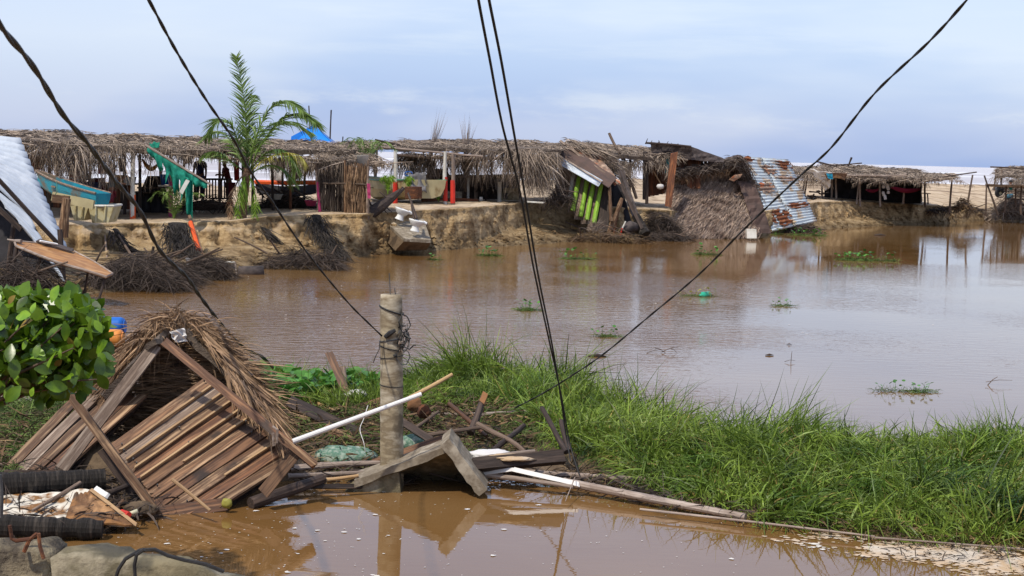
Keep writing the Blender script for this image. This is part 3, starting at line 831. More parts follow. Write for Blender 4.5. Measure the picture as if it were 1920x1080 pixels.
flakes('foam_scum', fs, 'foam', label='beige foam scum gathered along the grass at bottom right', cat='foam')
b = []
for _ in range(70):
    g = G(random.gauss(1790, 60), random.gauss(1040, 8), .01); b.append(A(g))
vt, f = strands(b, [(U(-1, 1), U(-.6, .6), U(.05, .5)) for _ in b], .16, .014, .5, 3); vt[:, 2] = np.maximum(vt[:, 2], .006)
putnp('rotting_weed', vt, f, 'debris', org=(0, 0, 0), kind='stuff', label='rotting weed lying in the foam scum at bottom right', cat='weed')

# ------------------------------------------------------------------ thatch and palapas
def hang_frond_mesh(L, hang, n, w=.03):
    rt = [(U(0, L), U(-.05, .05), U(-.04, .04)) for _ in range(n)]
    vt, f = strands(rt, [(U(-.45, .75), U(-.5, .15), U(-1.2, -.15)) for _ in rt], [hang * U(.35, 1.1) for _ in rt], [w * U(.5, 1.3) for _ in rt], .45, 3, .12)
    rb = MB().tube([(0, 0, 0), (L * .5, 0, .03), (L, 0, 0)], [.022, .016, .006], 5)
    vv = np.array(rb.v); ff = np.array([q for q in rb.f if len(q) == 4])
    v2, f2 = merge([(vt, f), (vv, ff)])
    return mesh_np('palm_frond', v2, f2)
FR_S = [hang_frond_mesh(1.1, .21, 50) for _ in range(3)]
FR_M = [hang_frond_mesh(1.1, .5, 70) for _ in range(3)]
FR_L = [hang_frond_mesh(1.0, 1.05, 95, .032) for _ in range(3)]
for me in FR_S + FR_M + FR_L: me.materials.append(MATS['thatch'])
def hang_fronds(T, a, b, n, kinds, spread=.0, dz=0):
    a, b = V3(a), V3(b); ang = math.atan2((b - a).y, (b - a).x)
    for q in range(n):
        u = (q + U(0, 1)) / n; p = a.lerp(b, u) + V3((U(-.2, .2), U(-.25, spread), dz + U(-.06, .08)))
        mw = Matrix.Translation(p) @ Matrix.Rotation(ang + U(-.5, .5) + (math.pi if random.random() < .35 else 0), 4, 'Z') @ Matrix.Rotation(U(-.2, .35), 4, 'Y')
        link('palm_frond', random.choice(kinds(u)), None, T, mw)
def roof_thatch(T, c, n, dens_len=.8, m='thatch', w=.035, thick=.16, over=.35, matm='thatch_mat', dirr=None, lift=.10, amp=.1, name='thatch'):
    """c: front-left, front-right, back-right, back-left"""
    fl_, fr_, br_, bl_ = [V3(p) for p in c]
    fn = lambda u, v: .06 * noise.noise(V3((u * 9, v * 4, fl_.x))) + amp * .6 * noise.noise(V3((u * 3, v, fl_.x + 4)))
    if matm: put('thatch_mat', sheet([fl_, fr_, br_, bl_], 40, 8, fn), matm, T, solid=thick)
    down = ((fl_ + fr_) / 2 - (br_ + bl_) / 2).normalized(); nn = (fr_ - fl_).cross(bl_ - fl_).normalized()
    along = (fr_ - fl_).normalized(); roots, dirs, LL = [], [], []
    for _ in range(n):
        u, v_ = U(-.02, 1.02), U(-.05, 1.0)
        p = fl_ * (1 - u) * (1 - v_) + fr_ * u * (1 - v_) + br_ * u * v_ + bl_ * (1 - u) * v_
        h = amp * noise.noise(V3((u * (fr_ - fl_).length * .9, v_ * 4, fl_.x)))
        roots.append(A(p + nn * (thick * .5 + U(-.03, lift) + h))); LL.append(min(1, .18 + max(v_, 0) * 2.2))
        d = (dirr if dirr else down) + along * U(-1.1, 1.1) + nn * U(-.12, .22)
        dirs.append(A(d))
    vt, f = strands(roots, dirs, [dens_len * k_ * U(.4, 1.1) for k_ in LL], [w * U(.5, 1.3) for _ in roots], .22, 3, .06)
    putnp(name, vt, f, m, T, kind='stuff')
def gz(px, ytop_, Y=None): return None
def post(T, px, ytop, pyb, Y, r=.05, m='branch', label=None, pxt=None, name='post', cut=None, m2=None):
    """post of a palapa: foot at (px,pyb), head at (pxt,ytop); painted lower part m2 below fraction cut"""
    a = W(px, pyb, Y); b = W(px if pxt is None else pxt, ytop, Y)
    pole(name, a - V3((0, 0, .25)), b, r * 1.05, r * .85, m, T, bend=.012, label=label)
    if cut:
        c = a.lerp(b, cut)
        pole('painted_band', a - V3((0, 0, .02)), c, r * 1.22, r * 1.14, m2, T, bend=0.0, rough=.01)

# ---- palapa A, the long one on the left
T = thing('palapa', 'longest palm thatch shelter on the left with a ragged hanging fringe and people beneath', 'palapa', W(250, 412, 46), 'palm thatch shelters')
cA = [W(-60, 266, 41.5), W(492, 291, 47), W(500, 268, 54), W(-60, 246, 49)]
roof_thatch(T, cA, 6200, .85, amp=.16)
aF, bF = W(-50, 267, 41.4), W(490, 288, 46.8)
hang_fronds(T, aF, bF, 26, lambda u: FR_S)
for x_ in (62, 70, 100, 112, 124, 132, 168, 176, 184, 92, 236): hang_fronds(T, W(x_ - 6, 277, 42.2 + x_ * .01), W(x_ + 2, 277, 42.2 + x_ * .01), 1, lambda u: FR_L, .3, .05)
hang_fronds(T, W(50, 276, 41.8), W(180, 281, 43.2), 6, lambda u: FR_M, .3, .05)
hang_fronds(T, W(290, 287, 44.6), W(480, 297, 46.6), 6, lambda u: FR_S if random.random() < .7 else FR_M)
hang_fronds(T, W(-50, 262, 49), W(490, 285, 53), 26, lambda u: FR_S)
pole('beam', W(-60, 277, 41.8), W(488, 303, 47.2), .06, .05, 'branch', T)
pole('beam', W(-60, 262, 48.6), W(490, 286, 53.6), .06, .05, 'branch', T)
for q in range(9):
    u = q / 8; pole('rafter', W(-60, 276, 41.6).lerp(W(488, 302, 47), u), W(-60, 258, 49).lerp(W(492, 280, 54), u), .04, .035, 'branch', T)
post(T, 249, 280, 413, 44.5, .075, 'white_paint', cut=.36, m2='orange_paint', label='post painted white above and orange below')
post(T, 320, 287, 405, 46.5, .06, 'wood_grey', cut=.55, m2='pink_paint', label='grey post painted pink on its lower half')
for px, pyb, Y, mm_ in ((37, 395, 43, 'branch'), (92, 385, 44, 'branch'), (168, 385, 45, 'branch'), (262, 400, 46.3, 'wood_dark'), (300, 385, 50, 'wood_grey'), (345, 385, 51, 'wood_dark'), (412, 375, 53.5, 'branch'), (474, 375, 53, 'branch'), (234, 405, 47.5, 'wood_dark'), (150, 372, 51, 'wood_dark'), (60, 372, 50, 'wood_dark'), (108, 372, 50, 'wood_dark'), (460, 400, 47.3, 'branch')):
    post(T, px, 276 if px < 250 else 290, pyb, Y, .055, mm_)
post(T, 455, 300, 410, 47, .05, 'branch', cut=.45, m2='pink_paint', label='thin post with a faded pink foot')
# ---- palapa B above the wattle wall
T = thing('palapa', 'low thatch shelter behind the coconut palm with its roof sliding down to the wattle screen', 'palapa', W(600, 400, 49), 'palm thatch shelters')
cB = [W(488, 286, 48.5), W(664, 287, 49.5), W(672, 272, 56), W(486, 267, 56)]
roof_thatch(T, cB, 3200, .8, amp=.14)
roof_thatch(T, [W(596, 302, 48.2), W(720, 312, 49), W(668, 277, 51.5), W(600, 278, 51)], 1400, .8, name='thatch', matm='thatch_mat', amp=.1)
hang_fronds(T, W(490, 295, 48.4), W(600, 297, 48.8), 10, lambda u: FR_M)
hang_fronds(T, W(596, 303, 48.2), W(712, 312, 49), 12, lambda u: FR_S)
hang_fronds(T, W(540, 296, 48.6), W(575, 297, 48.7), 4, lambda u: FR_M)
pole('beam', W(486, 300, 48.6), W(690, 300, 49.8), .05, .05, 'branch', T)
post(T, 600, 300, 402, 48.2, .05, 'wood_grey', cut=.6, m2='pink_paint', label='leaning grey post with a pink foot', pxt=592)
for px, pyb, Y in ((545, 395, 49.5), (512, 395, 49.5), (570, 372, 55), (640, 372, 56), (530, 375, 55)): post(T, px, 295, pyb, Y, .05, 'wood_dark' if px != 545 else 'wood_rust', pxt=px + U(-3, 5))
# thin roof strip between palapa B and C
T = thing('palapa', 'thin flat strip of thatch on poles between the blue tarpaulin and the red footed posts', 'palapa', W(700, 385, 55), 'palm thatch shelters')
roof_thatch(T, [W(655, 277, 55), W(765, 280, 57), W(765, 268, 60), W(650, 268, 60)], 900, .7, thick=.08, amp=.05)
for px, py in ((700, 372), (709, 372)): post(T, px, 278, py, 62, .05, 'wood_dark', pxt=1407 - px)
hang_fronds(T, W(655, 278, 55), W(700, 279, 56), 4, lambda u: FR_S)
# ---- palapa C
T = thing('palapa', 'wide thatch shelter with red footed posts and shaggy curtains over the eroded bank', 'palapa', W(880, 380, 57), 'palm thatch shelters')
cC = [W(745, 281, 56.5), W(1052, 286, 59), W(1060, 271, 65), W(765, 266, 64)]
roof_thatch(T, cC, 5200, .85, amp=.16)
pole('beam', W(703, 262, 57), W(815, 285, 57), .045, .03, 'wood_dark', T)
pole('beam', W(715, 276, 56), W(905, 293, 56.6), .045, .045, 'bamboo_grey', T)
pole('beam', W(745, 291, 56.4), W(1050, 298, 58.8), .06, .05, 'branch', T)
for q in range(7):
    u = q / 6; pole('rafter', W(740, 285, 56).lerp(W(1050, 294, 58.6), u), W(765, 277, 64).lerp(W(1060, 281, 65), u), .04, .035, 'branch', T)
hang_fronds(T, W(762, 281, 56.3), W(1050, 287, 58.7), 12, lambda u: FR_S if random.random() < .9 else FR_M)
hang_fronds(T, W(930, 283, 57.3), W(1020, 289, 58.3), 16, lambda u: FR_L, .5, .0)
hang_fronds(T, W(965, 305, 57.6), W(1010, 310, 58), 7, lambda u: FR_L, .3, -.1)
hang_fronds(T, W(765, 290, 58), W(805, 293, 58), 6, lambda u: FR_L)
hang_fronds(T, W(850, 290, 59), W(890, 293, 59), 6, lambda u: FR_L)
for px, pyb, Y, tp in ((741, 385, 58, 284), (850, 379, 57.6, 288), (847, 376, 58.6, 288)):
    pass
post(T, 741, 282, 384, 55.9, .08, 'white_paint', cut=.42, m2='red_paint', label='white post with a red foot beside the old boat')
post(T, 835, 284, 376, 56.2, .075, 'white_paint', cut=.48, m2='red_paint', label='thinner white post with a red foot')
post(T, 849, 288, 380, 55.7, .08, 'bamboo_grey', cut=.46, m2='red_paint', label='yellowish post with a red foot standing in front')
for px, pyb, Y, mm_, pt in ((872, 372, 60, 'wood', 868), (878, 370, 59.6, 'white_paint', 876), (893, 370, 60.5, 'wood_grey', 896), (921, 350, 64, 'wood_dark', 921), (975, 360, 62, 'wood_dark', 968), (955, 355, 64, 'wood_dark', 952), (1046, 376, 59.5, 'wood_dark', 1040), (811, 350, 62, 'wood_dark', 816), (905, 345, 62, 'wood_dark', 885)):
    post(T, px, 288, pyb, Y, .055, mm_, pxt=pt)
# dry brooms of frond ribs standing up through the roof
for px, py, tip, lab in ((805, 268, (828, 205), 'taller dry fan of palm ribs poking up through the thatch roof'), (873, 268, (877, 215), 'shorter dry fan of palm ribs poking up through the thatch roof')):
    p = W(px, py + 95, 60); rt = [A(W(px + U(-3, 3), py + 30, 60)) for _ in range(46)]
    tipw = W(tip[0], tip[1], 60)
    dr = [A(tipw + V3((U(-.35, .4), U(-.3, .3), U(-.5, .25))) - V3(r)) for r in rt]
    t = thing('dry_palm_ribs', lab, 'palm trunk', p, 'dry palm ribs above the thatch')
    vt, f = strands(rt, dr, [np.linalg.norm(d) * U(.6, 1.02) for d in dr], .022, -.02, 3, .03)
    putnp('ribs', vt, f, 'bamboo_grey', t, kind='stuff')
    pole('trunk', p, W(px + 1, py + 22, 60), .12, .15, 'wood', t)
# ---- palapa D, thatch over the leaning shack
T = thing('palapa', 'sagging thatch roof strip behind the lime striped shack', 'palapa', W(1190, 375, 63), 'palm thatch shelters')
roof_thatch(T, [W(1075, 285, 61), W(1232, 302, 63), W(1225, 284, 68), W(1060, 266, 66)], 2600, .8, amp=.25)
hang_fronds(T, W(1160, 300, 62), W(1225, 304, 63), 9, lambda u: FR_M)
for px, pt, m_, pyb in ((1213, 1212, 'wood_dark', 372), (1194, 1170, 'wood_grey', 362), (1180, 1182, 'wood_dark', 365)): post(T, px, 296, pyb, 63, .07, m_, pxt=pt)
pole('post', W(1168, 300, 62.5), W(1142, 249, 62.5), .07, .06, 'wood_grey', T, label='broken grey post sticking up through the roof')
# ---- palapa F far right
T = thing('palapa', 'far thatch shelter on the spit with a black back wall and a maroon hammock', 'palapa', W(1640, 380, 79), 'palm thatch shelters')
roof_thatch(T, [W(1545, 329, 79), W(1735, 338, 80), W(1720, 322, 88), W(1540, 309, 87)], 3600, .8, amp=.14, w=.045)
roof_thatch(T, [W(1478, 324, 80), W(1560, 331, 79.5), W(1556, 316, 86), W(1478, 314, 86)], 1200, .8, w=.045)
roof_thatch(T, [W(1728, 338, 79.6), W(1790, 336, 80), W(1786, 328, 84), W(1725, 326, 86)], 700, .8, w=.045, thick=.08, amp=.05)
hang_fronds(T, W(1478, 326, 80), W(1545, 334, 79.5), 9, lambda u: FR_M)
hang_fronds(T, W(1555, 331, 79), W(1735, 339, 79.8), 20, lambda u: FR_S)
hang_fronds(T, W(1730, 337, 79.6), W(1788, 338, 80), 6, lambda u: FR_S)
pole('beam', W(1540, 330, 78.6), W(1700, 328, 79.4), .05, .05, 'bamboo_grey', T)
pole('beam', W(1735, 341, 79.5), W(1832, 322, 82), .045, .04, 'branch', T)
pole('beam', W(1532, 303, 80), W(1570, 312, 80), .04, .04, 'wood_dark', T)
pole('beam', W(1567, 309, 80), W(1616, 306, 80), .04, .04, 'wood_dark', T)
pole('beam', W(1590, 312, 80), W(1597, 295, 80), .04, .06, 'wood_dark', T)
for px, pt, pyb, Y in ((1559, 1561, 381, 78.4), (1569, 1567, 376, 80), (1606, 1612, 381, 78.6), (1613, 1612, 381, 78.5), (1651, 1649, 381, 78.6), (1694, 1697, 374, 81), (1542, 1542, 372, 82), (1503, 1511, 362, 85), (1508, 1516, 362, 84), (1781, 1786, 391, 80.5), (1813, 1824, 385, 82), (1735, 1734, 382, 79)):
    post(T, px, 325 if px < 1700 else 328, pyb - (2 if Y < 79.5 else 0), Y + (2.1 if Y < 79.5 else .4), .06, 'bamboo_grey' if px < 1700 else 'branch', pxt=pt)
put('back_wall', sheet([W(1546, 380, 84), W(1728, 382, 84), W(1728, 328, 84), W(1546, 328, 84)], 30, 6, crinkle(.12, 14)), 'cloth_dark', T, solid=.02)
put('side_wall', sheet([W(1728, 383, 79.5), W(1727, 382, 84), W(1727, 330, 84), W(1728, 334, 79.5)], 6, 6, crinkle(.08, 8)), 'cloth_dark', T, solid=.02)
def hammock(name, label, a, b, sag, w, m, cat='hammock'):
    a, b = V3(a), V3(b); mb = MB(); vs = []
    for i in range(13):
        u = i / 12; p = a.lerp(b, u) - V3((0, 0, sag * 4 * u * (1 - u))); ww = w * math.sin(math.pi * u) ** .5 + .02
        for k in range(4): vs.append(p + V3((0, (k / 3 - .5) * ww * .8, abs(k / 3 - .5) * ww * .8)))
    mb.add(vs, [(i * 4 + k, i * 4 + k + 1, i * 4 + 5 + k, i * 4 + 4 + k) for i in range(12) for k in range(3)])
    return put(name, mb, m, org=a, solid=.01, smooth=True, label=label, cat=cat)
hammock('hammock', 'long maroon hammock slung under the far black walled shelter', W(1668, 352, 81), W(1728, 356, 81), .35, .9, 'cloth_magenta')
hammock('hammock', 'short maroon hammock left of the hanging white pots under the far shelter', W(1622, 356, 81.5), W(1650, 355, 81.5), .25, .6, 'cloth_magenta')
b = sheet([W(1517, 318, 79), W(1560, 323, 78.4), W(1556, 352, 79), W(1548, 356, 79.4)], 10, 8, crinkle(.3, 3, 3))
put('hanging_sheet', b, 'cloth_white', org=W(1517, 318, 79), solid=.01, smooth=True, label='white cloth draped from the left corner of the far shelter', cat='cloth')
b = sheet([W(1545, 324, 78.2), W(1590, 324, 78.2), W(1584, 338, 78.4), W(1552, 339, 78.4)], 8, 6, lambda u, v: .35 * math.sin(u * 3.1) * v)
o = put('patterned_cloth', b, 'bark_sheet', org=W(1545, 324, 78.2), solid=.01, smooth=True, label='orange and blue patterned cloth sagging from the far shelter eave', cat='cloth')
put('blue_panel', sheet([W(1549, 325, 78.0), W(1561, 326, 78.0), W(1562, 336, 78.1), W(1553, 335, 78.1)], 4, 4, crinkle(.05)), 'cloth_sky', o, solid=.01)
t = thing('hanging_pots', 'cluster of small white pots and rags hanging inside the far shelter', 'pots', W(1660, 365, 81))
for q in range(9):
    c = W(U(1653, 1667), U(342, 372), 80.6); put('pot', MB().lathe([(.0, -.09), (.07, -.08), (.09, 0), (.06, .08)], 8, c), 'cloth_white', t)
T = thing('side_table', 'small rough table beside the right end of the far shelter', 'table', W(1736, 383, 80.5))
board('tabletop', W(1727, 362, 80.3), W(1743, 363, 80.3), .5, .04, V3((0, 0, 1)), 'wood_dark', T)
pole('leg', W(1735, 384, 80.3), W(1735, 363, 80.3), .04, .04, 'wood_dark', T); pole('leg', W(1740, 383, 80.9), W(1739, 363, 80.9), .04, .04, 'wood_dark', T)
# bench and clutter left of it
T = thing('driftwood_pile', 'dark jumble of boards under the left end of the far shelter', 'wood pile', W(1525, 376, 80))
for q in range(12):
    x0 = U(1505, 1545); pole('plank', W(x0, U(358, 376), U(79, 81)), W(x0 + U(-20, 20), U(356, 376), U(79, 81)), .05, .04, 'wood_dark', T)
# ---- palapa G right edge
T = thing('palapa', 'small thatch shelter cut by the right edge of the photo', 'palapa', W(1880, 375, 96), 'palm thatch shelters')
roof_thatch(T, [W(1866, 332, 94), W(1975, 334, 94), W(1975, 314, 100), W(1868, 317, 100)], 1400, .8, w=.05, amp=.15)
hang_fronds(T, W(1880, 334, 93.8), W(1970, 335, 93.8), 16, lambda u: FR_M)
pole('beam', W(1857, 313, 95), W(1975, 322, 95), .05, .05, 'branch', T)
for px, pt, pyb in ((1864, 1868, 350), (1877, 1879, 352), (1940, 1940, 375)): post(T, px, 318, pyb, 95, .06, 'branch', pxt=pt)
# platform on posts with the person behind it
T = thing('board_platform', 'rough wooden platform on stick posts at the right edge', 'platform', W(1880, 398, 89))
for q in range(6):
    board('plank', W(1849, 345 + q * .8, 88 + q * .35), W(1960, 349 + q * .8, 88 + q * .35), .32, .05, V3((0, 0, 1)), 'wood_grey', T)
for px, pt, pyb, Y, m_ in ((1849, 1850, 397, 88, 'branch'), (1872, 1846, 396, 88, 'branch'), (1884, 1887, 392, 89, 'branch'), (1915, 1915, 395, 88.5, 'branch'), (1905, 1904, 382, 90, 'branch')):
    post(T, px, 346 if px != 1872 else 329, pyb, Y, .06, m_, pxt=pt)
pole('rail', W(1898, 374, 90), W(1930, 373, 90), .03, .03, 'branch', T); pole('rail', W(1898, 384, 90), W(1930, 383, 90), .03, .03, 'branch', T)
# quad bike: wheel, rim, body
T = thing('quad_bike', 'dark quad bike parked under the right edge shelter', 'quad bike', W(1890, 371, 95))
for px in (1875, 1912):
    c = W(px, 362, 94.6); rot = Matrix.Rotation(R(90), 3, 'X')
    w_ = put('wheel', MB().lathe([(.10, -.1), (.27, -.12), (.33, -.07), (.33, .07), (.27, .12), (.10, .1), (.10, -.1)], 18, c, rot), 'rubber', T, smooth=True)
    put('rim', MB().lathe([(.0, -.08), (.08, -.1), (.12, -.06), (.12, .06), (.0, .06)], 12, c, rot), 'cream_hull', w_)
put('body', MB().prism([W(1866, 356, 95), W(1872, 348, 95), W(1893, 347, 95), (W(1900, 351, 95)), W(1916, 346, 95), W(1922, 354, 95), W(1908, 360, 95), W(1884, 361, 95)], (0, .7, 0)), 'metal_dark', T)
pole('handlebar', W(1872, 350, 95), W(1869, 341, 95.1), .03, .03, 'metal_dark', T)
# debris heaps of fronds (right and elsewhere)
def heap(name, label, cx0, cx1, yb, h, n, Y0, L=.8, m='debris', w=.02, cat='debris heap', sticks=3, dw=1.0, up=.4, dark_core=True):
    if W((cx0 + cx1) / 2, yb, Y0).z < .1: Y0 = G((cx0 + cx1) / 2, yb, .1).y
    T = thing(name, label, cat, W((cx0 + cx1) / 2, yb, Y0))
    rt, dr = [], []
    for _ in range(n):
        u = U(0, 1); hh = h * (1 - abs(u * 2 - 1) ** 2.2) * U(0, 1)
        p = W(cx0 + (cx1 - cx0) * u, yb, Y0) + V3((0, U(-dw, dw) * .5, hh * (1 + 0)))
        rt.append(A(p)); dr.append((U(-1, 1), U(-.7, .3), U(-.4, up)))
    vt, f = strands(rt, dr, [L * U(.3, 1.1) for _ in rt], [w * U(.4, 1.3) for _ in rt], .45, 3, .12)
    vt[:, 2] = np.maximum(vt[:, 2], .0)
    putnp('dead_fronds', vt, f, m, T, kind='stuff')
    if dark_core:
        mb = MB(); c0, c1 = W(cx0, yb, Y0 + .25), W(cx1, yb, Y0 + .25); pts, rr = [], []
        for i in range(9):
            u = i / 8; r = max(.03, h * .36 * (1 - abs(u * 2 - 1) ** 2.2)); pts.append(c0.lerp(c1, u) + V3((0, 0, r * .8))); rr.append(r)
        put('core', mb.tube(pts, rr, 8), 'thatch_dark', T, smooth=True)
    for _ in range(sticks):
        a = W(U(cx0, cx1), yb, Y0 - .2) + V3((0, 0, U(.05, h * .8))); pole('stick', a, a + V3((U(-1, 1), U(-.3, .1), U(-.1, .5))) * 1.0, .03, .02, 'branch', T)
    return T
heap('frond_heap', 'heap of dead fronds on the water edge at the far right', 1822, 1975, 410, 1.0, 1500, 92, 1.0, 'thatch', .05)
heap('frond_heap', 'pointed pile of dry fronds under the platform at the right edge', 1868, 1925, 403, 1.7, 700, 90.5, 1.0, 'thatch', .05, dark_core=True)
heap('frond_heap', 'small brown mound by the leaning post on the far beach', 1790, 1820, 392, .7, 350, 82, .5, 'litter', .05, sticks=0)
heap('frond_heap', 'low line of dead fronds on the bank between the two far shelters', 1740, 1840, 394, .25, 700, 84, .6, 'debris', .05, sticks=2, dark_core=False)
heap('frond_heap', 'biggest tangled heap of dead fronds at the foot of the left bank', 172, 360, 530, .75, 5600, 38.2, .8, 'debris', .017, sticks=14, dw=2.6, up=.2)
heap('frond_heap', 'dark fronds collapsed against the bank below the torn green net', 345, 430, 515, .5, 1800, 39.5, .7, 'debris', .019, sticks=3)
heap('frond_heap', 'dark roots and fronds at the water edge left of the slumped black bundle', 495, 640, 497, .45, 1800, 44.2, .7, 'debris', .018, sticks=6)
heap('frond_heap', 'tangled black debris between the lime striped shack and the thatched roof', 1195, 1270, 436, .9, 2200, 61.2, .9, 'debris', .024, sticks=6)
heap('frond_heap', 'low dark debris line at the water edge below the thatched roof', 1165, 1290, 446, .25, 900, 60.8, .8, 'debris', .03, sticks=6)
heap('frond_heap', 'pile of sticks under the shaggy curtain of the middle shelter', 1030, 1070, 379, .6, 500, 58.6, .7, 'debris', .03, sticks=4)
heap('frond_heap', 'dead fronds and roots at the foot of the lime striped shack', 1060, 1210, 450, .35, 900, 58.6, .7, 'litter', .025, sticks=6)
heap('frond_heap', 'dark debris under the low edge of the corrugated roof', 1440, 1535, 432, .35, 700, 70, .7, 'debris', .035, sticks=2)
heap('brushwood_heap', 'heap of cut wood and rags behind the coconut palm', 480, 595, 392, .75, 900, 51, .7, 'debris', .03, sticks=10)
heap('frond_heap', 'dead fronds tumbled on the slope under the left corrugated roof', -40, 120, 560, .9, 2200, 33, .8, 'debris', .018, sticks=5)
def slide(name, label, pts, width, n, m='debris', L=.7):
    """matted strip of dead fronds hanging down the bank face: pts = (px,py,Y)"""
    P = [W(*p) for p in pts]; T = thing(name, label, 'debris', P[-1]); rt, dr = [], []
    for _ in range(n):
        s = U(0, len(P) - 1.001); i = int(s); p = P[i].lerp(P[i + 1], s - i); d = (P[i + 1] - P[i]).normalized()
        rt.append(A(p + V3((U(-.5, .5) * width, -.12 + U(-.12, .05), U(-.05, .05))))); dr.append(A(d + V3((U(-.6, .6), U(-.5, .05), U(-.3, .3)))))
    vt, f = strands(rt, dr, [L * U(.4, 1.1) for _ in rt], .028, .1, 3, .08); vt[:, 2] = np.maximum(vt[:, 2], 0)
    putnp('dead_fronds', vt, f, m, T, kind='stuff')
    mb = MB(); vs = []
    for p in P:
        w3 = width * U(.35, .7)
        vs += [p + V3((-w3 * .5, .06, 0)), p + V3((-w3 * .2, -.04, .03)), p + V3((w3 * .2, -.04, .03)), p + V3((w3 * .5, .06, 0))]
    mb.add(vs, [(i * 4 + k, i * 4 + k + 1, i * 4 + 5 + k, i * 4 + 4 + k) for i in range(len(P) - 1) for k in range(3)])
    put('mat', mb, 'black_frond_mat', T, smooth=True, solid=.03)
slide('frond_slide', 'black mat of fronds hanging down the bank beside the orange stake', [(332, 419, 41.6), (336, 445, 41.0), (350, 475, 40.3), (395, 500, 39.6)], .8, 900, 'black_frond')
slide('frond_slide', 'black bundle of fronds slumped like a sack down the bank left of the toilets', [(592, 404, 46.2), (598, 425, 45.6), (620, 455, 45), (640, 482, 44.4)], .65, 700, 'black_frond')
slide('frond_slide', 'long dark frond lying down the bank face towards the water', [(492, 428, 45.2), (520, 455, 44.9), (560, 486, 44.2)], .28, 260, 'black_frond')
slide('frond_slide', 'dark frond fallen from the bank left of the orange stake', [(215, 430, 41.3), (235, 460, 40.7), (262, 480, 40)], .35, 200)
# roots and poles on the left bank
for q, (a, b_, r, m_, lab) in enumerate((((203, 512, 38), (196, 440, 40.5), .035, 'wood_grey', 'pale stick leaning on the left bank below the vats'), ((252, 488, 38.5), (222, 440, 40.8), .04, 'branch', 'brown stick leaning on the left bank right of the pale stick'),
        ((281, 505, 38.6), (288, 462, 38.6), .05, 'wood_dark', 'short dark stump upright in the debris heap on the left bank'), ((305, 500, 38.4), (270, 465, 38.8), .03, 'branch', 'thin branch slanting over the debris heap'),
        ((540, 498, 44), (700, 492, 45.5), .04, 'wood_dark', 'dark pole afloat along the foot of the bank'), ((560, 495, 44.4), (622, 478, 44.6), .035, 'wood_dark', 'dark stick propped on the bank foot'),
        ((1140, 452, 58.5), (1060, 415, 59.8), .04, 'branch', 'long thin branch sliding down the bank beside the lime striped shack'))):
    pole('stick', W(*a), W(*b_), r, r * .7, m_, label=lab, cat='stick', group='loose sticks along the far bank')
T = thing('stake', 'orange painted stake leaning down the bank below the green net', 'stake', W(378, 490, 40.3))
pole('shaft', W(385, 497, 40.2), W(355, 405, 41.8), .05, .05, 'wood', T); pole('painted_band', W(372, 468, 40.5), W(357, 417, 41.5), .07, .07, 'orange_paint', T, rough=.02, bend=0)
# low frame of rods with black cloth at the water
T = thing('drying_rack', 'low rod frame with black cloth at the water edge under the left bank', 'rack', W(420, 522, 38.6))
pole('rod', W(366, 487, 39), W(440, 492, 39), .025, .025, 'white_paint', T); pole('rod', W(370, 494, 38.4), W(428, 501, 38.4), .025, .025, 'bamboo_grey', T)
pole('rod', W(412, 499, 38.6), W(416, 524, 38.6), .02, .02, 'bamboo_grey', T); pole('rod', W(441, 492, 39), W(446, 526, 38.4), .02, .02, 'bamboo_grey', T)
put('black_cloth', sheet([W(366, 492, 39.3), W(440, 495, 39.3), W(448, 522, 38.9), W(372, 520, 38.9)], 12, 8, crinkle(.14, 4)), 'cloth_dark', T, solid=.02)
put('grey_cloth', sheet([W(348, 484, 38.6), W(372, 487, 38.4), W(380, 520, 38.1), W(352, 523, 38.2)], 8, 8, crinkle(.12, 3, 7)), 'cloth_grey', T, solid=.02, smooth=True)
b = MB().tube([W(448, 510, 38.8), W(470, 510, 38.8), W(494, 509, 38.9)], [.16, .17, .16], 14)
put('buried_drum', b, 'tar', org=W(448, 510, 38.8), smooth=True, label='black ribbed drum lying half sunk at the foot of the left bank', cat='drum')
b = MB().tube([W(330, 506, 38), W(336, 504, 38), W(341, 507, 38)], [.04, .07, .03], 8)
put('white_bottle', b, 'pvc', org=W(330, 506, 38), smooth=True, label='small white bottle on the debris at the left bank foot', cat='bottle')

# ---- wattle screen
T = thing('wattle_screen', 'dark curved screen of upright palm sticks on the bank edge', 'screen', W(640, 402, 48))
def screen(x0, x1, y0a, y0b, y1a, y1b, Ya, Yb, n, m_, Tt):
    for q in range(n):
        u = (q + .5) / n; Y = Ya + (Yb - Ya) * u + U(-.05, .05)
        x = x0 + (x1 - x0) * u; yt = y0a + (y0b - y0a) * u + U(-4, 6); yb = y1a + (y1b - y1a) * u + U(-1, 2)
        pole('stick', W(x + U(-1.5, 1.5), yb, Y), W(x + U(-1.5, 1.5), yt, Y), .042, .036, m_, Tt, n=5, S=3, bend=.015)
screen(596, 662, 300, 302, 392, 398, 48.6, 48.3, 22, 'wood_dark', T)
screen(646, 691, 304, 312, 398, 405, 48.0, 47.7, 16, 'wood', T)
rt = [A(W(U(650, 690), U(305, 385), 47.75 + U(-.15, .05))) for _ in range(420)]
vt, f = strands(rt, [(U(-.15, .15), -.05, -1) for _ in rt], .6, .03, .1, 2, .05); putnp('palm_leaf_cladding', vt, f, 'thatch_brown', T, kind='stuff')
rt = [A(W(U(596, 656), U(300, 380), 48.3 + U(-.15, .05))) for _ in range(420)]
vt, f = strands(rt, [(U(-.15, .15), -.05, -1) for _ in rt], .6, .03, .1, 2, .05); putnp('palm_leaf_cladding', vt, f, 'thatch_dark', T, kind='stuff')
pole('rail', W(606, 344, 48), W(690, 347, 47.5), .03, .03, 'branch', T); pole('post', W(690, 425, 47.6), W(691, 300, 47.6), .05, .045, 'wood_grey', T)
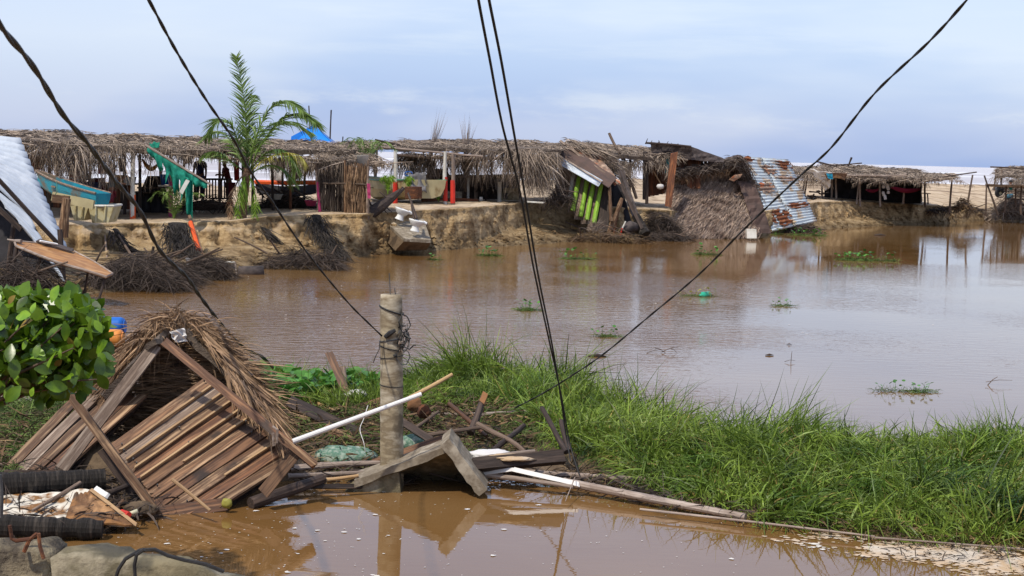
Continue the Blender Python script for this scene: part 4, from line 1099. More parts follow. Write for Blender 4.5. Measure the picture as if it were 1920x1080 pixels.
put('pink_rag', sheet([W(688, 344, 47.4), W(694, 344, 47.4), W(695, 372, 47.4), W(689, 372, 47.4)], 3, 5, crinkle(.05)), 'pink_paint', T, solid=.01)
b = MB().lathe([(.0, 0), (.16, 0), (.20, .35), (.21, .36), (.19, .36), (.15, .03), (0, .03)], 14, W(680, 311, 48.2))
put('bucket', b, 'white_paint', org=W(680, 311, 48.2), smooth=True, label='white bucket on top of the wattle screen corner', cat='bucket')

# ---- coconut palm
def frond(T, pts, Lmax, n, m, w=.035, droop=.35, name='frond', r=.022, asym=1.0):
    P = [V3(p) for p in pts]; 
    # Catmull-Rom through the points
    def cr(s):
        i = min(int(s), len(P) - 2); t = s - i; p0 = P[max(i - 1, 0)]; p1, p2 = P[i], P[i + 1]; p3 = P[min(i + 2, len(P) - 1)]
        return .5 * ((2 * p1) + (p2 - p0) * t + (2 * p0 - 5 * p1 + 4 * p2 - p3) * t * t + (3 * p1 - p0 - 3 * p2 + p3) * t ** 3)
    S = len(P) - 1; rt, dr, LL = [], [], []
    for q in range(n):
        u = .14 + .86 * q / n; p = cr(u * S); d = (cr(min(S, u * S + .05)) - cr(max(0, u * S - .05))).normalized()
        side = d.cross(V3((0, 0, 1))); side = (side + V3((1, 0, 0)) * (1.6 * max(0, abs(d.z) - .45))).normalized()
        k = Lmax * (math.sin(math.pi * (.12 + .80 * u)) ** .7)
        for s in (-1, 1):
            rt.append(A(p)); dr.append(A(d * U(.75, 1.05) + side * s * U(.55, .9) + V3((0, 0, U(-.25, .15))))); LL.append(k * U(.8, 1.1))
    vt, f = strands(rt, dr, LL, w, droop, 4, .06)
    mb = MB().tube([cr(S * i / 12) for i in range(13)], [r * (1.2 - i / 12 * .95) for i in range(13)], 5)
    v2, f2 = merge([(vt, f), (np.array(mb.v), np.array([q for q in mb.f if len(q) == 4]))])
    return putnp(name, v2, f2, m, T)
T = thing('coconut_palm', 'young coconut palm with arching green fronds on the bank edge', 'palm tree', W(456, 418, 45.4))
YP = 45.4
put('trunk', MB().tube([W(455, 422, YP), W(456, 390, YP), W(460, 350, YP), W(464, 315, YP)], [.13, .11, .13, .12], 10), 'wood', T)
for q, s in enumerate([
    [(464, 318, 0), (462, 255, .0), (458, 190, 0), (443, 106, .1)],
    [(466, 318, 0), (478, 262, -.2), (505, 205, -.6), (535, 189, -1.0), (572, 212, -1.4)],
    [(468, 320, 0), (490, 270, -.4), (530, 222, -.9), (565, 214, -1.2), (592, 232, -1.5)],
    [(466, 318, 0), (480, 270, .5), (505, 235, 1.2), (545, 228, 1.8), (585, 250, 2.0)],
    [(460, 318, 0), (446, 265, -.3), (432, 232, -.6), (412, 226, -1.0), (392, 246, -1.2)],
    [(460, 320, 0), (440, 278, .3), (420, 250, .8), (400, 248, 1.2), (382, 262, 1.5)],
    [(458, 322, 0), (430, 300, -.4), (408, 285, -.9), (388, 290, -1.2)],
    [(462, 318, 0), (466, 250, .6), (470, 200, 1.2), (474, 178, 2.0)],
    [(468, 322, 0), (492, 292, -.3), (520, 280, -.7), (545, 296, -1.0), (556, 322, -1.1)],
    [(470, 326, 0), (500, 310, .2), (530, 318, .4), (552, 345, .5)],
    ]):
    frond(T, [W(a, b_, YP + c) for a, b_, c in s], (.62, .85, .85, .8, .75, .6, .6, .7, .6, .55)[q], (105, 76, 76, 60, 54, 46, 40, 30, 40, 30)[q], 'palm_green', .05, .12 if q == 0 else .4)
o = frond(T, [W(470, 322, YP), W(495, 300, YP - .5), W(530, 287, YP - .9), W(560, 291, YP - 1.1), W(572, 305, YP - 1.2)], .40, 46, 'palm_yellow', .035, .8); o['label'] = 'yellowing frond'
for s in ([(458, 326, 0), (440, 350, -.3), (432, 385, -.4), (434, 410, -.4)], [(462, 326, 0), (452, 355, -.5), (448, 385, -.6), (446, 408, -.6)], [(466, 326, 0), (476, 355, -.4), (480, 385, -.5), (478, 405, -.5)]):
    o = frond(T, [W(a, b_, YP + c) for a, b_, c in s], .3, 26, 'palm_lime' if s[0][0] > 460 else 'thatch_brown', .03, .5); o['label'] = 'hanging lower frond'
rt = [A(W(U(445, 466), U(330, 350), YP - .2 + U(-.2, .2))) for _ in range(26)]
vt, f = strands(rt, [(U(-.22, .3), U(-.2, .2), -1) for _ in rt], [U(.6, 1.3) for _ in rt], .035, .1, 3, .05); putnp('drooping_leaflets', vt, f, 'palm_lime', T, kind='stuff')
def small_palm(label, px, pyb, Y, h, n, m, spread=.6):
    T = thing('palm_seedling', label, 'young palm', W(px, pyb, Y), 'young palms on the bank')
    for q in range(n):
        a = q * 6.28 / n + U(-.3, .3); bse = W(px, pyb, Y)
        d = V3((math.cos(a), math.sin(a) * .8, 0)) * h * spread * U(.6, 1.1)
        frond(T, [bse, bse + V3((0, 0, h * .5)) + d * .25, bse + V3((0, 0, h * U(.8, 1))) + d * .7, bse + V3((0, 0, h * U(.5, .85))) + d * 1.15], h * .28, 18, m, .03, .4, r=.012)
small_palm('small palm plant with arching leaves at the pink footed post', 326, 412, 45, 1.0, 9, 'palm_green', .8)
small_palm('tiny lime green palm seedling in front of the red footed posts', 822, 379, 57.2, .62, 8, 'palm_lime', .3)
small_palm('lime green seedling in front of the old boat', 727, 364, 53.5, .75, 8, 'palm_lime', .35)
small_palm('dull green palm plant growing over the wattle screen', 688, 312, 50, 1.0, 9, 'palm_green', 1.0)
small_palm('seedling beside the upturned root near the old boat', 766, 360, 55, .6, 6, 'palm_lime', .3)

# ---- blue tarpaulin tent behind
T = thing('tarpaulin_tent', 'bright blue tarpaulin tent rising behind the thatch', 'tent', W(585, 330, 60))
ap = W(588, 234, 61)
for s in ([W(548, 262, 59.5), W(548, 300, 59.5), W(636, 300, 60), W(632, 276, 60), ap], ):
    put('front_panel', MB().add([W(544, 276, 58.5), W(546, 256, 59), ap, W(634, 276, 59.5)], [(0, 1, 2, 3)]), 'blue_tarp', T, solid=.01)
put('side_panel', MB().add([ap, W(628, 272, 59.5), W(636, 272, 62)], [(0, 1, 2)]), 'blue_plastic', T, solid=.01)
pole('pole', W(580, 330, 60.5), W(579, 198, 60.5), .03, .025, 'wood_dark', T); pole('pole', W(618, 330, 61), W(621, 206, 61), .035, .03, 'wood_dark', T); pole('pole', W(642, 330, 61), W(643, 256, 61), .03, .025, 'wood_dark', T)
put('lower_sheet', sheet([W(672, 281, 57.8), W(706, 281, 57.8), W(700, 300, 57.8), W(676, 312, 57.8)], 5, 5, crinkle(.2)), 'blue_tarp', T, solid=.01)
b = sheet([W(657, 281, 56.8), W(676, 279, 56.8), W(678, 301, 56.8), W(662, 299, 56.8)], 4, 5, crinkle(.2))
put('teal_cloth', b, 'cloth_teal', org=W(657, 281, 56.8), solid=.01, label='teal cloth hanging left of the blue sheet beside the bucket', cat='cloth')

# ---- old boat behind, cream with green gunwale
def boat(name, label, bow, stern, beam, depth, m, trim, flip=False, group=None, lift=0):
    bow, stern = V3(bow), V3(stern); ax = (stern - bow); L = ax.length; x = ax.normalized(); z = V3((0, 0, 1)); y = z.cross(x).normalized(); z = x.cross(y)
    mw = Matrix((x, y, z)).transposed().to_4x4(); mw.translation = bow
    T = thing(name, label, 'boat', bow, group); vs, fs = [], []; n = 12; prof = [(-1, 1), (-.93, .55), (-.72, .15), (-.3, 0), (.3, 0), (.72, .15), (.93, .55), (1, 1)]
    for i in range(n + 1):
        u = i / n; w = beam / 2 * min(1, (u * 1.9 + .02)) ** .55; sh = .22 * (1 - u) ** 2.2 * depth * 2; kz = depth * .55 * max(0, (1 - u * 3)) ** 2
        for a, c in prof: vs.append((u * L - (0 if c < .9 else .12 * (1 - u)) , a * w, (kz + (depth - kz) * c + sh * c) * (-1 if flip else 1)))
    for i in range(n):
        for k in range(7): fs.append((i * 8 + k, i * 8 + k + 1, i * 8 + 9 + k, i * 8 + 8 + k))
    fs.append(tuple(n * 8 + k for k in range(8)))
    me = MB().add(vs, fs)
    o = link('hull', me.mesh('hull'), m, T, mw, smooth=False); md = o.modifiers.new('s', 'SOLIDIFY'); md.thickness = .04; md.offset = -1
    for s, nm in ((0, 'gunwale'), (7, 'gunwale')):
        g = MB().tube([mw @ V3(vs[i * 8 + s]) for i in range(n + 1)], .035, 6); put(nm, g, trim, T)
    for u in (.35, .65): board('thwart', mw @ V3((L * u, -beam * .45, depth * .7 * (-1 if flip else 1))), mw @ V3((L * u, beam * .45, depth * .7 * (-1 if flip else 1))), .2, .03, z, 'wood', T)
    return T
boat('fishing_boat', 'old cream fishing boat with green gunwale beached behind the tilted slab', W(690, 377, 60.5), W(800, 372, 55.5), 1.7, .72, 'cream_hull', 'green_trim')
b = MB(); 
put('crumpled_tarp', sheet([W(766, 330, 55.5), W(797, 322, 55.5), W(800, 362, 55.2), W(770, 360, 55)], 10, 10, crinkle(.35, 3, 8)), 'cloth_grey', org=W(766, 330, 55.5), solid=.02, smooth=True, label='grey crumpled tarpaulin over the stern of the old boat', cat='tarpaulin')
b = MB().tube([W(766, 374, 54.6), W(770, 350, 54.6)], [.27, .29], 14); b.tube([W(767, 363, 54.6) + V3((.0, 0, 0)), W(767.3, 361, 54.6)], [.31, .31], 14)
put('rusty_drum', MB().tube([W(775, 372, 54.4), W(775, 362, 54.4), W(775, 350, 54.4)], [.33, .34, .33], 14), 'wood_rust', org=W(775, 372, 54.4), label='dark rusty drum standing behind the lower toilet', cat='drum')
t = thing('blue_rope_coil', 'small coil of blue rope on the boat gunwale', 'rope', W(767, 328, 56.5))
mb = MB(); c = W(766, 326, 56.5); mb.tube([c + V3((math.cos(a / 2) * .14 * (1 + .1 * (a % 3)), U(-.05, .05), math.sin(a / 2) * .09)) for a in range(26)], .022, 5, False); put('rope', mb, 'blue_plastic', t)

# ---- left: teal boat upside down over two vats, post
T = boat('rowing_boat', 'teal painted flat boat resting tilted on two dirty vats', W(70, 357, 41.8), W(192, 389, 39.8), .5, .40, 'teal_paint', 'wood_grey')
T = thing('washing_vat', 'stained cream vat under the teal boat, the right one', 'vat', W(185, 415, 39.5), 'stained vats under the teal boat')
def vat(T, px0, px1, py0, py1, Y):
    a, b_ = W(px0, py1, Y), W(px1, py1, Y); c, d = W(px0 - 2, py0, Y), W(px1 + 5, py0, Y); dp = V3((0, .8, 0))
    mb = MB().add([a + V3((.08, 0, 0)), b_ - V3((.08, 0, 0)), b_ - V3((.08, 0, 0)) + dp, a + V3((.08, 0, 0)) + dp, c, d, d + dp, c + dp],
        [(0, 3, 2, 1), (0, 1, 5, 4), (1, 2, 6, 5), (2, 3, 7, 6), (3, 0, 4, 7)])
    put('tub', mb, 'tub', T, solid=.03)
    put('rim', MB().tube([c, d, d + dp, c + dp, c], .035, 6), 'white_paint', T)
    for u in (.3, .7): put('rib', MB().tube([a.lerp(b_, u) - V3((0, .03, 0)), c.lerp(d, u) - V3((0, .03, 0))], .03, 6), 'tub', T)
vat(T, 168, 208, 386, 417, 39.4)
T = thing('washing_vat', 'stained cream vat under the teal boat, the left one', 'vat', W(150, 413, 39.5), 'stained vats under the teal boat')
vat(T, 134, 162, 382, 413, 39.6)
board('boat_plank', W(98, 368, 39.3), W(176, 384, 39.0), .25, .07, V3((0, -1, .1)), 'cream_hull', label='pale plank wedged between the teal boat and the vats', cat='plank')
pole('post_stump', W(119, 445, 38.2), W(125, 372, 38.2), .13, .12, 'wood', label='thick brown post stump beside the white corrugated sheet', cat='post')
board('short_plank', W(97, 372, 38.6), W(130, 375, 38.5), .22, .05, V3((0, -1, .1)), 'wood', label='short brown board on top of the post stump by the vats', cat='plank')
b = MB(); b.tube([W(106, 340, 39), W(107, 358, 38.9), W(103, 366, 38.9), W(99, 372, 39)], .012, 5); put('green_hose', b, 'green_trim', org=W(106, 340, 39), label='thin green hose hanging over the teal boat', cat='hose')

# ---- things under palapa A
board('dark_table_front', W(258, 352, 47.5), W(318, 352, 47.5), .06, .06, V3((0, 0, 1)), 'wood_dark', label='dark rail of the covered market table behind the orange post', cat='rail')
T = thing('covered_stall', 'stall draped in black cloth with a maroon skirt behind the orange post', 'stall', W(290, 400, 48))
put('black_cover', sheet([W(262, 362, 48.6), W(312, 362, 48.6), W(304, 330, 49.2), W(276, 330, 49.2)], 12, 8, lambda u, v: .09 * math.sin(u * 26) * (1 - v)), 'cloth_dark', T, solid=.02, smooth=True)
put('skirt', sheet([W(252, 402, 48.4), W(320, 402, 48.4), W(318, 362, 48.6), W(254, 362, 48.6)], 16, 6, lambda u, v: .07 * math.sin(u * 40)), 'cloth_dark', T, solid=.02, smooth=True)
board('tabletop', W(252, 360, 48.5), W(320, 361, 48.5), 1.0, .05, V3((0, 0, 1)), 'wood_dark', T)
def bucket(label, px, py, Y, r, h, m, name='bucket'):
    T = thing(name, label, 'bucket', W(px, py, Y)); c = W(px, py, Y)
    put('pail', MB().lathe([(0, 0), (r * .75, 0), (r, h), (r * 1.08, h + .01), (r * .94, h), (r * .7, .03), (0, .03)], 16, c), m, T, smooth=True)
    put('handle', MB().tube([c + V3((math.cos(a) * r, 0, h + math.sin(a) * r * .6)) for a in np.linspace(0, math.pi, 9)], .008, 4), 'metal_dark', T)
bucket('blue plastic bucket on the stall end near the pink footed post', 311, 346, 46.8, .19, .32, 'blue_plastic')
bucket('grey plastic basin on the stall beside the man', 243, 347, 46.5, .22, .26, 'zinc_white')
board('white_shelf', W(300, 348, 46.6), W(328, 350, 46.6), .35, .05, V3((0, 0, 1)), 'white_paint', label='white shelf board holding the blue bucket', cat='shelf')
b = sheet([W(228, 350, 49), W(205, 350, 49), W(208, 375, 49), W(230, 378, 49)], 4, 4); 
def cloth(name, label, corn, m, amp=.12, s=3, nu=10, nv=8, fn=None, cat='cloth', **k):
    return put(name, sheet([W(*c) for c in corn], nu, nv, fn or crinkle(amp, s, U(0, 9))), m, org=W(*corn[0]), solid=.01, smooth=True, label=label, cat=cat, **k)
o = cloth('striped_towel', 'red and white striped towel hanging under the left eave', [(128, 300, 46), (152, 312, 46), (158, 340, 46), (130, 340, 46)], 'cloth_white', .15)
for q in range(5):
    y0 = 303 + q * 8
    put('red_stripe', sheet([W(128, y0, 45.9), W(151, y0 + 4, 45.9), W(152, y0 + 8, 45.9), W(128, y0 + 3.5, 45.9)], 5, 2, crinkle(.1, 2, 3)), 'cloth_red', o, solid=.008)
cloth('pale_cloth', 'pale pink cloth hanging right of the striped towel', [(155, 312, 46.4), (164, 308, 46.4), (166, 338, 46.4), (157, 340, 46.4)], 'cloth_white', .1)
cloth('navy_cloth', 'navy cloth hanging over the rail behind the teal boat', [(88, 335, 45), (190, 342, 44.6), (190, 362, 44.6), (90, 352, 45)], 'cloth_navy', .1, 8)
cloth('red_cloth', 'dark red clothes hanging between the striped towel and the man', [(165, 335, 45.2), (196, 333, 45.2), (198, 375, 45), (168, 372, 45)], 'cloth_maroon', .12, 5)
cloth('maroon_cloth', 'maroon blanket hanging at the far left under the eave', [(52, 290, 45), (80, 292, 45), (80, 318, 45), (55, 320, 45)], 'cloth_maroon', .1, 4)
cloth('pink_rag', 'small pink rag tied at the left of the seated man in silhouette', [(346, 300, 50), (352, 298, 50), (353, 306, 50), (346, 308, 50)], 'cloth_red', .03)
hammock('yellow_hammock', 'orange yellow hammock slung beneath the green net', W(265, 298, 48), W(298, 308, 48), .38, .5, 'cloth_yellow')
T = thing('added_counter', 'long dark board counter added to fill the dark behind the teal boat and the posts', 'counter', W(120, 392, 49))
for q in range(22):
    x = -20 + q * 12.6; board('board', W(x, 392, 49), W(x, 343 + U(-2, 2), 49), .23, .03, V3((0, -1, 0)), random.choice(('wood_dark', 'wood_rust', 'wood_dark')), T)
board('top', W(-28, 343, 48.8), W(258, 345, 48.8), .5, .05, V3((0, 0, 1)), 'wood_dark', T)  # counter put in to darken the bright sand seen under the eave
def tub(label, px, py, Y, r_, h_, m_, cat='basin', name='basin'):
    c = W(px, py, Y); put(name, MB().lathe([(0, 0), (r_ * .7, 0), (r_, h_), (r_ * 1.1, h_ + .01), (r_ * .9, h_), (r_ * .6, .04), (0, .04)], 14, c), m_, org=c, smooth=True, label=label, cat=cat)
tub('red plastic basin on the sand under the bending person', 424, 392, 49, .24, .22, 'red_paint')
tub('white basin on the brushwood behind the coconut palm', 518, 374, 50.2, .22, .18, 'white_paint')
tub('pink basin beside the leaning pink footed post', 583, 386, 49.5, .22, .18, 'pink_paint')
tub('teal basin on the board counter behind the boat', 150, 342, 48.6, .22, .2, 'cloth_teal')
tub('yellow pail on the board counter near the orange post', 225, 343, 48.6, .17, .26, 'cloth_yellow', 'pail', 'pail')
cloth('pink_shirt', 'pink shirt hanging above the board counter left of the man', [(183, 300, 47.2), (197, 300, 47.2), (198, 326, 47.2), (184, 326, 47.2)], 'pink_paint', .08)
cloth('blue_shirt', 'dark blue shirt hanging beside the orange post', [(222, 296, 47.4), (236, 297, 47.4), (236, 322, 47.4), (223, 322, 47.4)], 'cloth_navy', .08)
cloth('red_shawl', 'red cloth hung from the roof beside the bending person', [(438, 302, 50), (448, 302, 50), (449, 340, 50), (439, 338, 50)], 'cloth_red', .08)
# green net on a leaning pole
T = thing('torn_net', 'torn green shade net hanging from a slanting grey pole', 'shade net', W(395, 346, 43.6))
pole('pole', W(272, 272, 43.8), W(397, 347, 43.4), .045, .035, 'bamboo_grey', T, bend=.005)
xs_ = np.linspace(0, 1, 46); vs = []
for i, u in enumerate(xs_):
    top = W(276 + 112 * u, 275 + 67 * u, 43.75 - .3 * u)
    ln = (.32 + .42 * math.sin(u * math.pi) ** 1.2) * (.55 + .6 * abs(noise.noise(V3((u * 8, 2, 5))) * 1.7)) + (.25 if .45 < u < .75 else 0)
    for k in range(6):
        vs.append(top + V3((.04 * noise.noise(V3((u * 20, k, 0))), .10 * noise.noise(V3((u * 14, k * .5, 7))) * k * .6, -ln * k / 5)))
fsn = [(i * 6 + k, i * 6 + k + 1, i * 6 + 7 + k, i * 6 + 6 + k) for i in range(45) for k in range(5) if not (i in (12, 13, 24) and k > 1)]
put('net', MB().add(vs, fsn), 'green_net', T, solid=.008, smooth=True)
put('net_tail', sheet([W(345, 330, 43.4), W(361, 338, 43.4), W(362, 412, 43.2), W(348, 398, 43.3)], 8, 14, lambda u, v: .12 * math.sin(u * 9 + v * 2)), 'green_net', T, solid=.008, smooth=True)
put('net_bunch', sheet([W(280, 268, 44), W(300, 267, 44), W(298, 277, 43.9), W(282, 278, 43.9)], 6, 4, crinkle(.15)), 'green_net', T, solid=.01, smooth=True)
board('white_sign', W(339, 362, 43.1), W(352, 338, 43.2), .12, .02, V3((.2, -1, .1)), 'white_paint', label='small white board tied askew to the green net', cat='board')
T = thing('table', 'dark slatted table in front of the two silhouetted people', 'table', W(400, 375, 50.5))
board('tabletop', W(362, 336, 50.5), W(432, 336, 50.5), .9, .06, V3((0, 0, 1)), 'wood_dark', T)
for q in range(12): board('slat', W(365 + q * 5.6, 338, 50.2), W(365 + q * 5.6, 372, 50.2), .05, .03, V3((0, -1, 0)), 'wood_dark' if q not in (5, 6, 7) else 'wood_grey', T)
for px in (366, 430): board('leg', W(px, 374, 50.6), W(px, 337, 50.6), .09, .09, V3((0, -1, 0)), 'wood_dark', T)
heap('nets_heap', 'heap of dark nets on the sand under the left shelter', 330, 440, 393, .5, 500, 48.5, .5, 'debris', .03, sticks=2)
# middle part behind the coconut palm
T = thing('orange_boat', 'orange rimmed boat hull glimpsed behind the coconut palm', 'boat', W(530, 360, 56))
put('hull', sheet([W(478, 342, 56), W(595, 344, 56), W(592, 362, 55.7), W(482, 362, 55.7)], 12, 4, lambda u, v: .25 * math.sin(u * 3.1)), 'cloth_dark', T, solid=.04)
put('gunwale', MB().tube([W(478, 341, 55.9), W(536, 343, 55.6), W(596, 342, 55.9)], .09, 6), 'orange_paint', T)
cloth('white_tarp', 'white tarpaulin hanging behind the coconut palm', [(505, 305, 57), (530, 302, 57), (532, 342, 57), (506, 340, 57)], 'cloth_white', .2)
T = thing('hanging_fern', 'green hanging fern between the coconut palm and the wattle screen', 'plant', W(557, 330, 50.3))
vt, f = strands([A(W(U(551, 563), U(311, 322), 50.3)) for _ in range(160)], [(U(-.7, .7), U(-.7, .3), U(-.9, .5)) for _ in range(160)], .38, .035, .8, 3, .1); putnp('leaves', vt, f, 'palm_lime', T, kind='stuff')
put('pot', MB().lathe([(0, -.2), (.12, -.2), (.17, .05), (.15, .05), (0, -.1)], 12, W(557, 322, 50.3)), 'cloth_navy', T)
put('cord', MB().tube([W(557, 296, 50.3), W(557, 322, 50.3)], .012, 4), 'metal_dark', T)
# kitchen hut body under palapa C
T = thing('kitchen_shed', 'low dark shed with a grey flat roof under the middle thatch shelter', 'shed', W(830, 378, 60))
put('back_wall', sheet([W(795, 372, 61), W(878, 372, 61), W(878, 326, 61), W(795, 330, 61)], 10, 5, crinkle(.1, 5)), 'tar', T, solid=.04)
board('roof', W(792, 329, 60.2), W(882, 331, 60.2), 1.8, .06, V3((0, 0, 1)), 'wood_grey', T)
put('roof_hump', sheet([W(800, 328, 60.4), W(842, 327, 60.4), W(838, 316, 61.4), (W(808, 318, 61.4))], 8, 4, crinkle(.1)), 'tar', T, solid=.03)
board('low_wall', W(790, 366, 59.0), W(866, 368, 59.0), .38, .12, V3((0, -1, 0)), 'concrete', T)
for px in (800, 820, 860): post(T, px, 330, 370, 60.1, .05, 'wood_dark')
T = thing('counter_shed', 'dark counter shed with a sagging board roof right of the red footed posts', 'shed', W(930, 374, 60))
put('back_wall', sheet([W(880, 374, 61.5), W(975, 374, 61.5), W(975, 326, 61.5), W(880, 328, 61.5)], 10, 5, crinkle(.12, 5)), 'tar', T, solid=.04)
board('roof', W(886, 331, 60.4), W(972, 329, 60.4), 1.6, .07, V3((0, 0, 1)), 'wood_dark', T)
board('counter', W(900, 350, 60.2), W(970, 352, 60.2), .6, .06, V3((0, 0, 1)), 'wood_dark', T)
put('hanging_cloth', sheet([W(927, 336, 59.6), W(955, 334, 59.6), W(952, 352, 59.6), W(930, 356, 59.6)], 8, 6, crinkle(.2, 3)), 'cloth_grey', T, solid=.02, smooth=True)
post(T, 937, 341, 375, 59.4, .10, 'white_paint', label='white painted stub post')
post(T, 891, 335, 373, 60, .045, 'wood_grey'); post(T, 911, 352, 373, 60, .045, 'wood_dark')
T = thing('clay_oven', 'earthen oven block beside the white stub post', 'oven', W(957, 374, 59.6))
put('body', MB().prism([W(940, 375, 59.3), W(974, 376, 59.3), W(972, 353, 59.3), W(944, 352, 59.3)], (0, .9, 0)), 'block', T)
put('mouth', MB().prism([W(944, 373, 59.27), W(952, 373, 59.27), W(952, 362, 59.27), W(944, 362, 59.27)], (0, .1, 0)), 'cloth_dark', T)
pole('log', W(790, 376, 58.2), W(896, 377, 58.6), .09, .08, 'wood_rust', label='reddish log lying on the sand in front of the red footed posts', cat='log')
board('white_plank', W(987, 378, 57.5), W(1020, 380, 57.2), .2, .05, V3((0, 0, 1)), 'white_paint', label='white plank lying on the sand edge near the hanging cables', cat='plank')
b = MB().tube([W(899, 373, 58.8), W(905, 373, 58.8)], [.09, .09], 8); put('white_tin', b, 'white_paint', org=W(899, 373, 58.8), label='small white tin on the sand by the thin posts', cat='tin')

# ---- upturned root trunk + slab + toilets
T = thing('fallen_trunk', 'dark fallen trunk pointing up right behind the toilets', 'trunk', W(690, 412, 47.9))
put('trunk', MB().tube([W(684, 408, 47.9), W(715, 386, 48.2), W(738, 368, 48.6), (W(757, 353, 49))], [.22, .2, .13, .05], 9), 'wood_dark', T)
for a, b_, c in (((735, 372), (755, 350), .04), ((730, 375), (712, 360), .04), ((720, 385), (735, 398), .03), ((700, 395), (690, 372), .05), ((715, 388), (728, 402), .025)): pole('root', W(*a, 48.3), W(*b_, 48.4), c, c * .4, 'wood_dark', T)
T = thing('tilted_slab', 'broken floor slab with earth beneath it tipped over the bank edge', 'slab', W(755, 470, 47.5))
tp_ = [W(706, 400, 49.6), W(757, 447, 46.9), W(808, 450, 47.3), W(792, 404, 50.8)]
put('top', MB().prism(tp_, (0, 0, -.10)), 'concrete', T)
bt = [p - V3((0, 0, .102)) for p in tp_]; bb = [W(694, 420, 49.8), W(741, 470, 47.2), W(800, 469, 47.5), W(795, 440, 50.8)]
put('earth', MB().add(bt + bb, [(0, 1, 5, 4), (1, 2, 6, 5), (2, 3, 7, 6), (3, 0, 4, 7), (0, 3, 2, 1), (4, 5, 6, 7)]), 'mud', T)  # dark mud colour also stands for shade on the overhanging sides
def toilet(label, px, py, Y, tilt, yaw):
    T = thing('toilet', label, 'toilet', W(px, py, Y), 'toilets left on the broken slab'); rot = Matrix.Rotation(tilt, 3, 'Y') @ Matrix.Rotation(yaw, 3, 'Z'); c = W(px, py, Y)
    put('bowl', MB().lathe([(.10, .18), (.15, .24), (.19, .33), (.205, .37), (.20, .39), (.165, .39), (.14, .33), (.09, .24), (.0, .22)], 20, c, rot, 1.35, 1), 'porcelain', T, smooth=True)
    put('pedestal', MB().lathe([(0, 0), (.135, 0), (.125, .03), (.10, .10), (.10, .19)], 16, c, rot, 1.2, 1), 'porcelain', T, smooth=True)
    put('inlet', MB().tube([c + rot @ V3((.22, 0, .36)), c + rot @ V3((.34, 0, .35))], [.07, .045], 8), 'porcelain', T)
toilet('upper white toilet further up the tipped slab', 748, 412, 48.4, .35, .2)
toilet('lower white toilet near the front edge of the tipped slab', 777, 434, 47.3, .22, .1)
pole('stick', W(781, 410, 47.3), W(765, 362, 48), .05, .035, 'wood_dark', label='dark crooked stick standing in the lower toilet', cat='stick')
pole('stick', W(776, 412, 47.2), W(769, 372, 47.8), .03, .02, 'wood_dark', label='thin second stick beside the crooked stick in the lower toilet', cat='stick')

# ---- lime striped shack D
T = thing('leaning_shack', 'collapsed plank shack with lime green stripes sliding off the bank', 'shack', W(1110, 450, 58.8))
PD = Plane((1045, 372, 60.2), (1060, 310, 60.6), (1140, 430, 58.4))
for q, (xt, yt, xb, yb, m_, w) in enumerate([(1054, 307, 1043, 372, 'wood', .32), (1062, 311, 1050, 375, 'wood_grey', .32), (1071, 315, 1060, 377, 'wood_grey', .32), (1079, 319, 1069, 380, 'white_paint', .28),
        (1086, 325, 1071, 400, 'wood_grey', .36), (1098, 329, 1083, 412, 'wood_grey', .36), (1109, 333, 1096, 420, 'wood_grey', .36), (1120, 338, 1108, 432, 'wood_grey', .36), (1132, 342, 1122, 440, 'wood_dark', .34), (1140, 345, 1132, 446, 'wood_dark', .36)]):
    board('plank', PD.at(xb, yb), PD.at(xt, yt), w, .03, PD.n, m_, T)
for xt, yt, xb, yb in ((1089, 332, 1076, 397), (1104, 336, 1091, 408), (1117, 339, 1103, 414), (1131, 342, 1116, 420)):
    pole('painted_post', PD.at(xb, yb, .12), PD.at(xt, yt, .12), .10, .095, 'lime_paint', T, bend=.01, label='lime green painted post')
corr('roof_sheet', [W(1046, 291, 60.4), W(1130, 338, 58.6), W(1122, 350, 58.2), W(1040, 304, 60)], 3, .02, 'zinc_white', T)
put('roof_felt', sheet([W(1054, 267, 61.4), W(1157, 334, 58.9), W(1141, 352, 58.3), W(1046, 296, 60.4)], 12, 6, crinkle(.1, 3)), 'tar_brown', T, solid=.03)
put('torn_ply', sheet([W(1064, 271, 61.6), W(1120, 289, 61.8), W(1166, 348, 59.6), W(1152, 345, 58.9)], 12, 8, crinkle(.14, 4, 5)), 'bark_sheet', T, solid=.02)
board('roof_edge', W(1050, 264, 61.3), W(1160, 345, 58.7), .10, .05, V3((0, -1, .3)), 'wood_grey', T)
board('roof_edge', W(1046, 290, 60.3), W(1128, 341, 58.3), .06, .04, V3((0, -1, .3)), 'bamboo_grey', T)
put('side_panel', sheet([W(1150, 300, 61.5), (W(1168, 315, 61)), W(1207, 432, 58.8), W(1190, 420, 58.8)], 4, 12, crinkle(.12, 3)), 'tar', T, solid=.03)
board('dark_rafter', W(1163, 345, 58.9), W(1204, 428, 58.3), .14, .06, V3((0, -1, .2)), 'wood_dark', T)
rt_, dr_ = [], []
for _ in range(650):
    u = U(0, 1); p = W(1070 + 90 * u + U(-8, 18), 268 + 60 * u ** 1.8 + U(-3, 8), 61.8 + U(-.8, .6)); rt_.append(A(p)); dr_.append((1 + U(-.6, .5), U(-.6, .4), -.45 + U(-.35, .35)))
vt, f = strands(rt_, dr_, .8, .035, .2, 3, .08); putnp('thatch', vt, f, 'thatch', T, kind='stuff')
put('inner_dark', sheet([W(1130, 442, 60), W(1190, 440, 60), W(1165, 345, 60.6), (W(1128, 340, 60.6))], 6, 6, crinkle(.2)), 'cloth_dark', T, solid=.02)
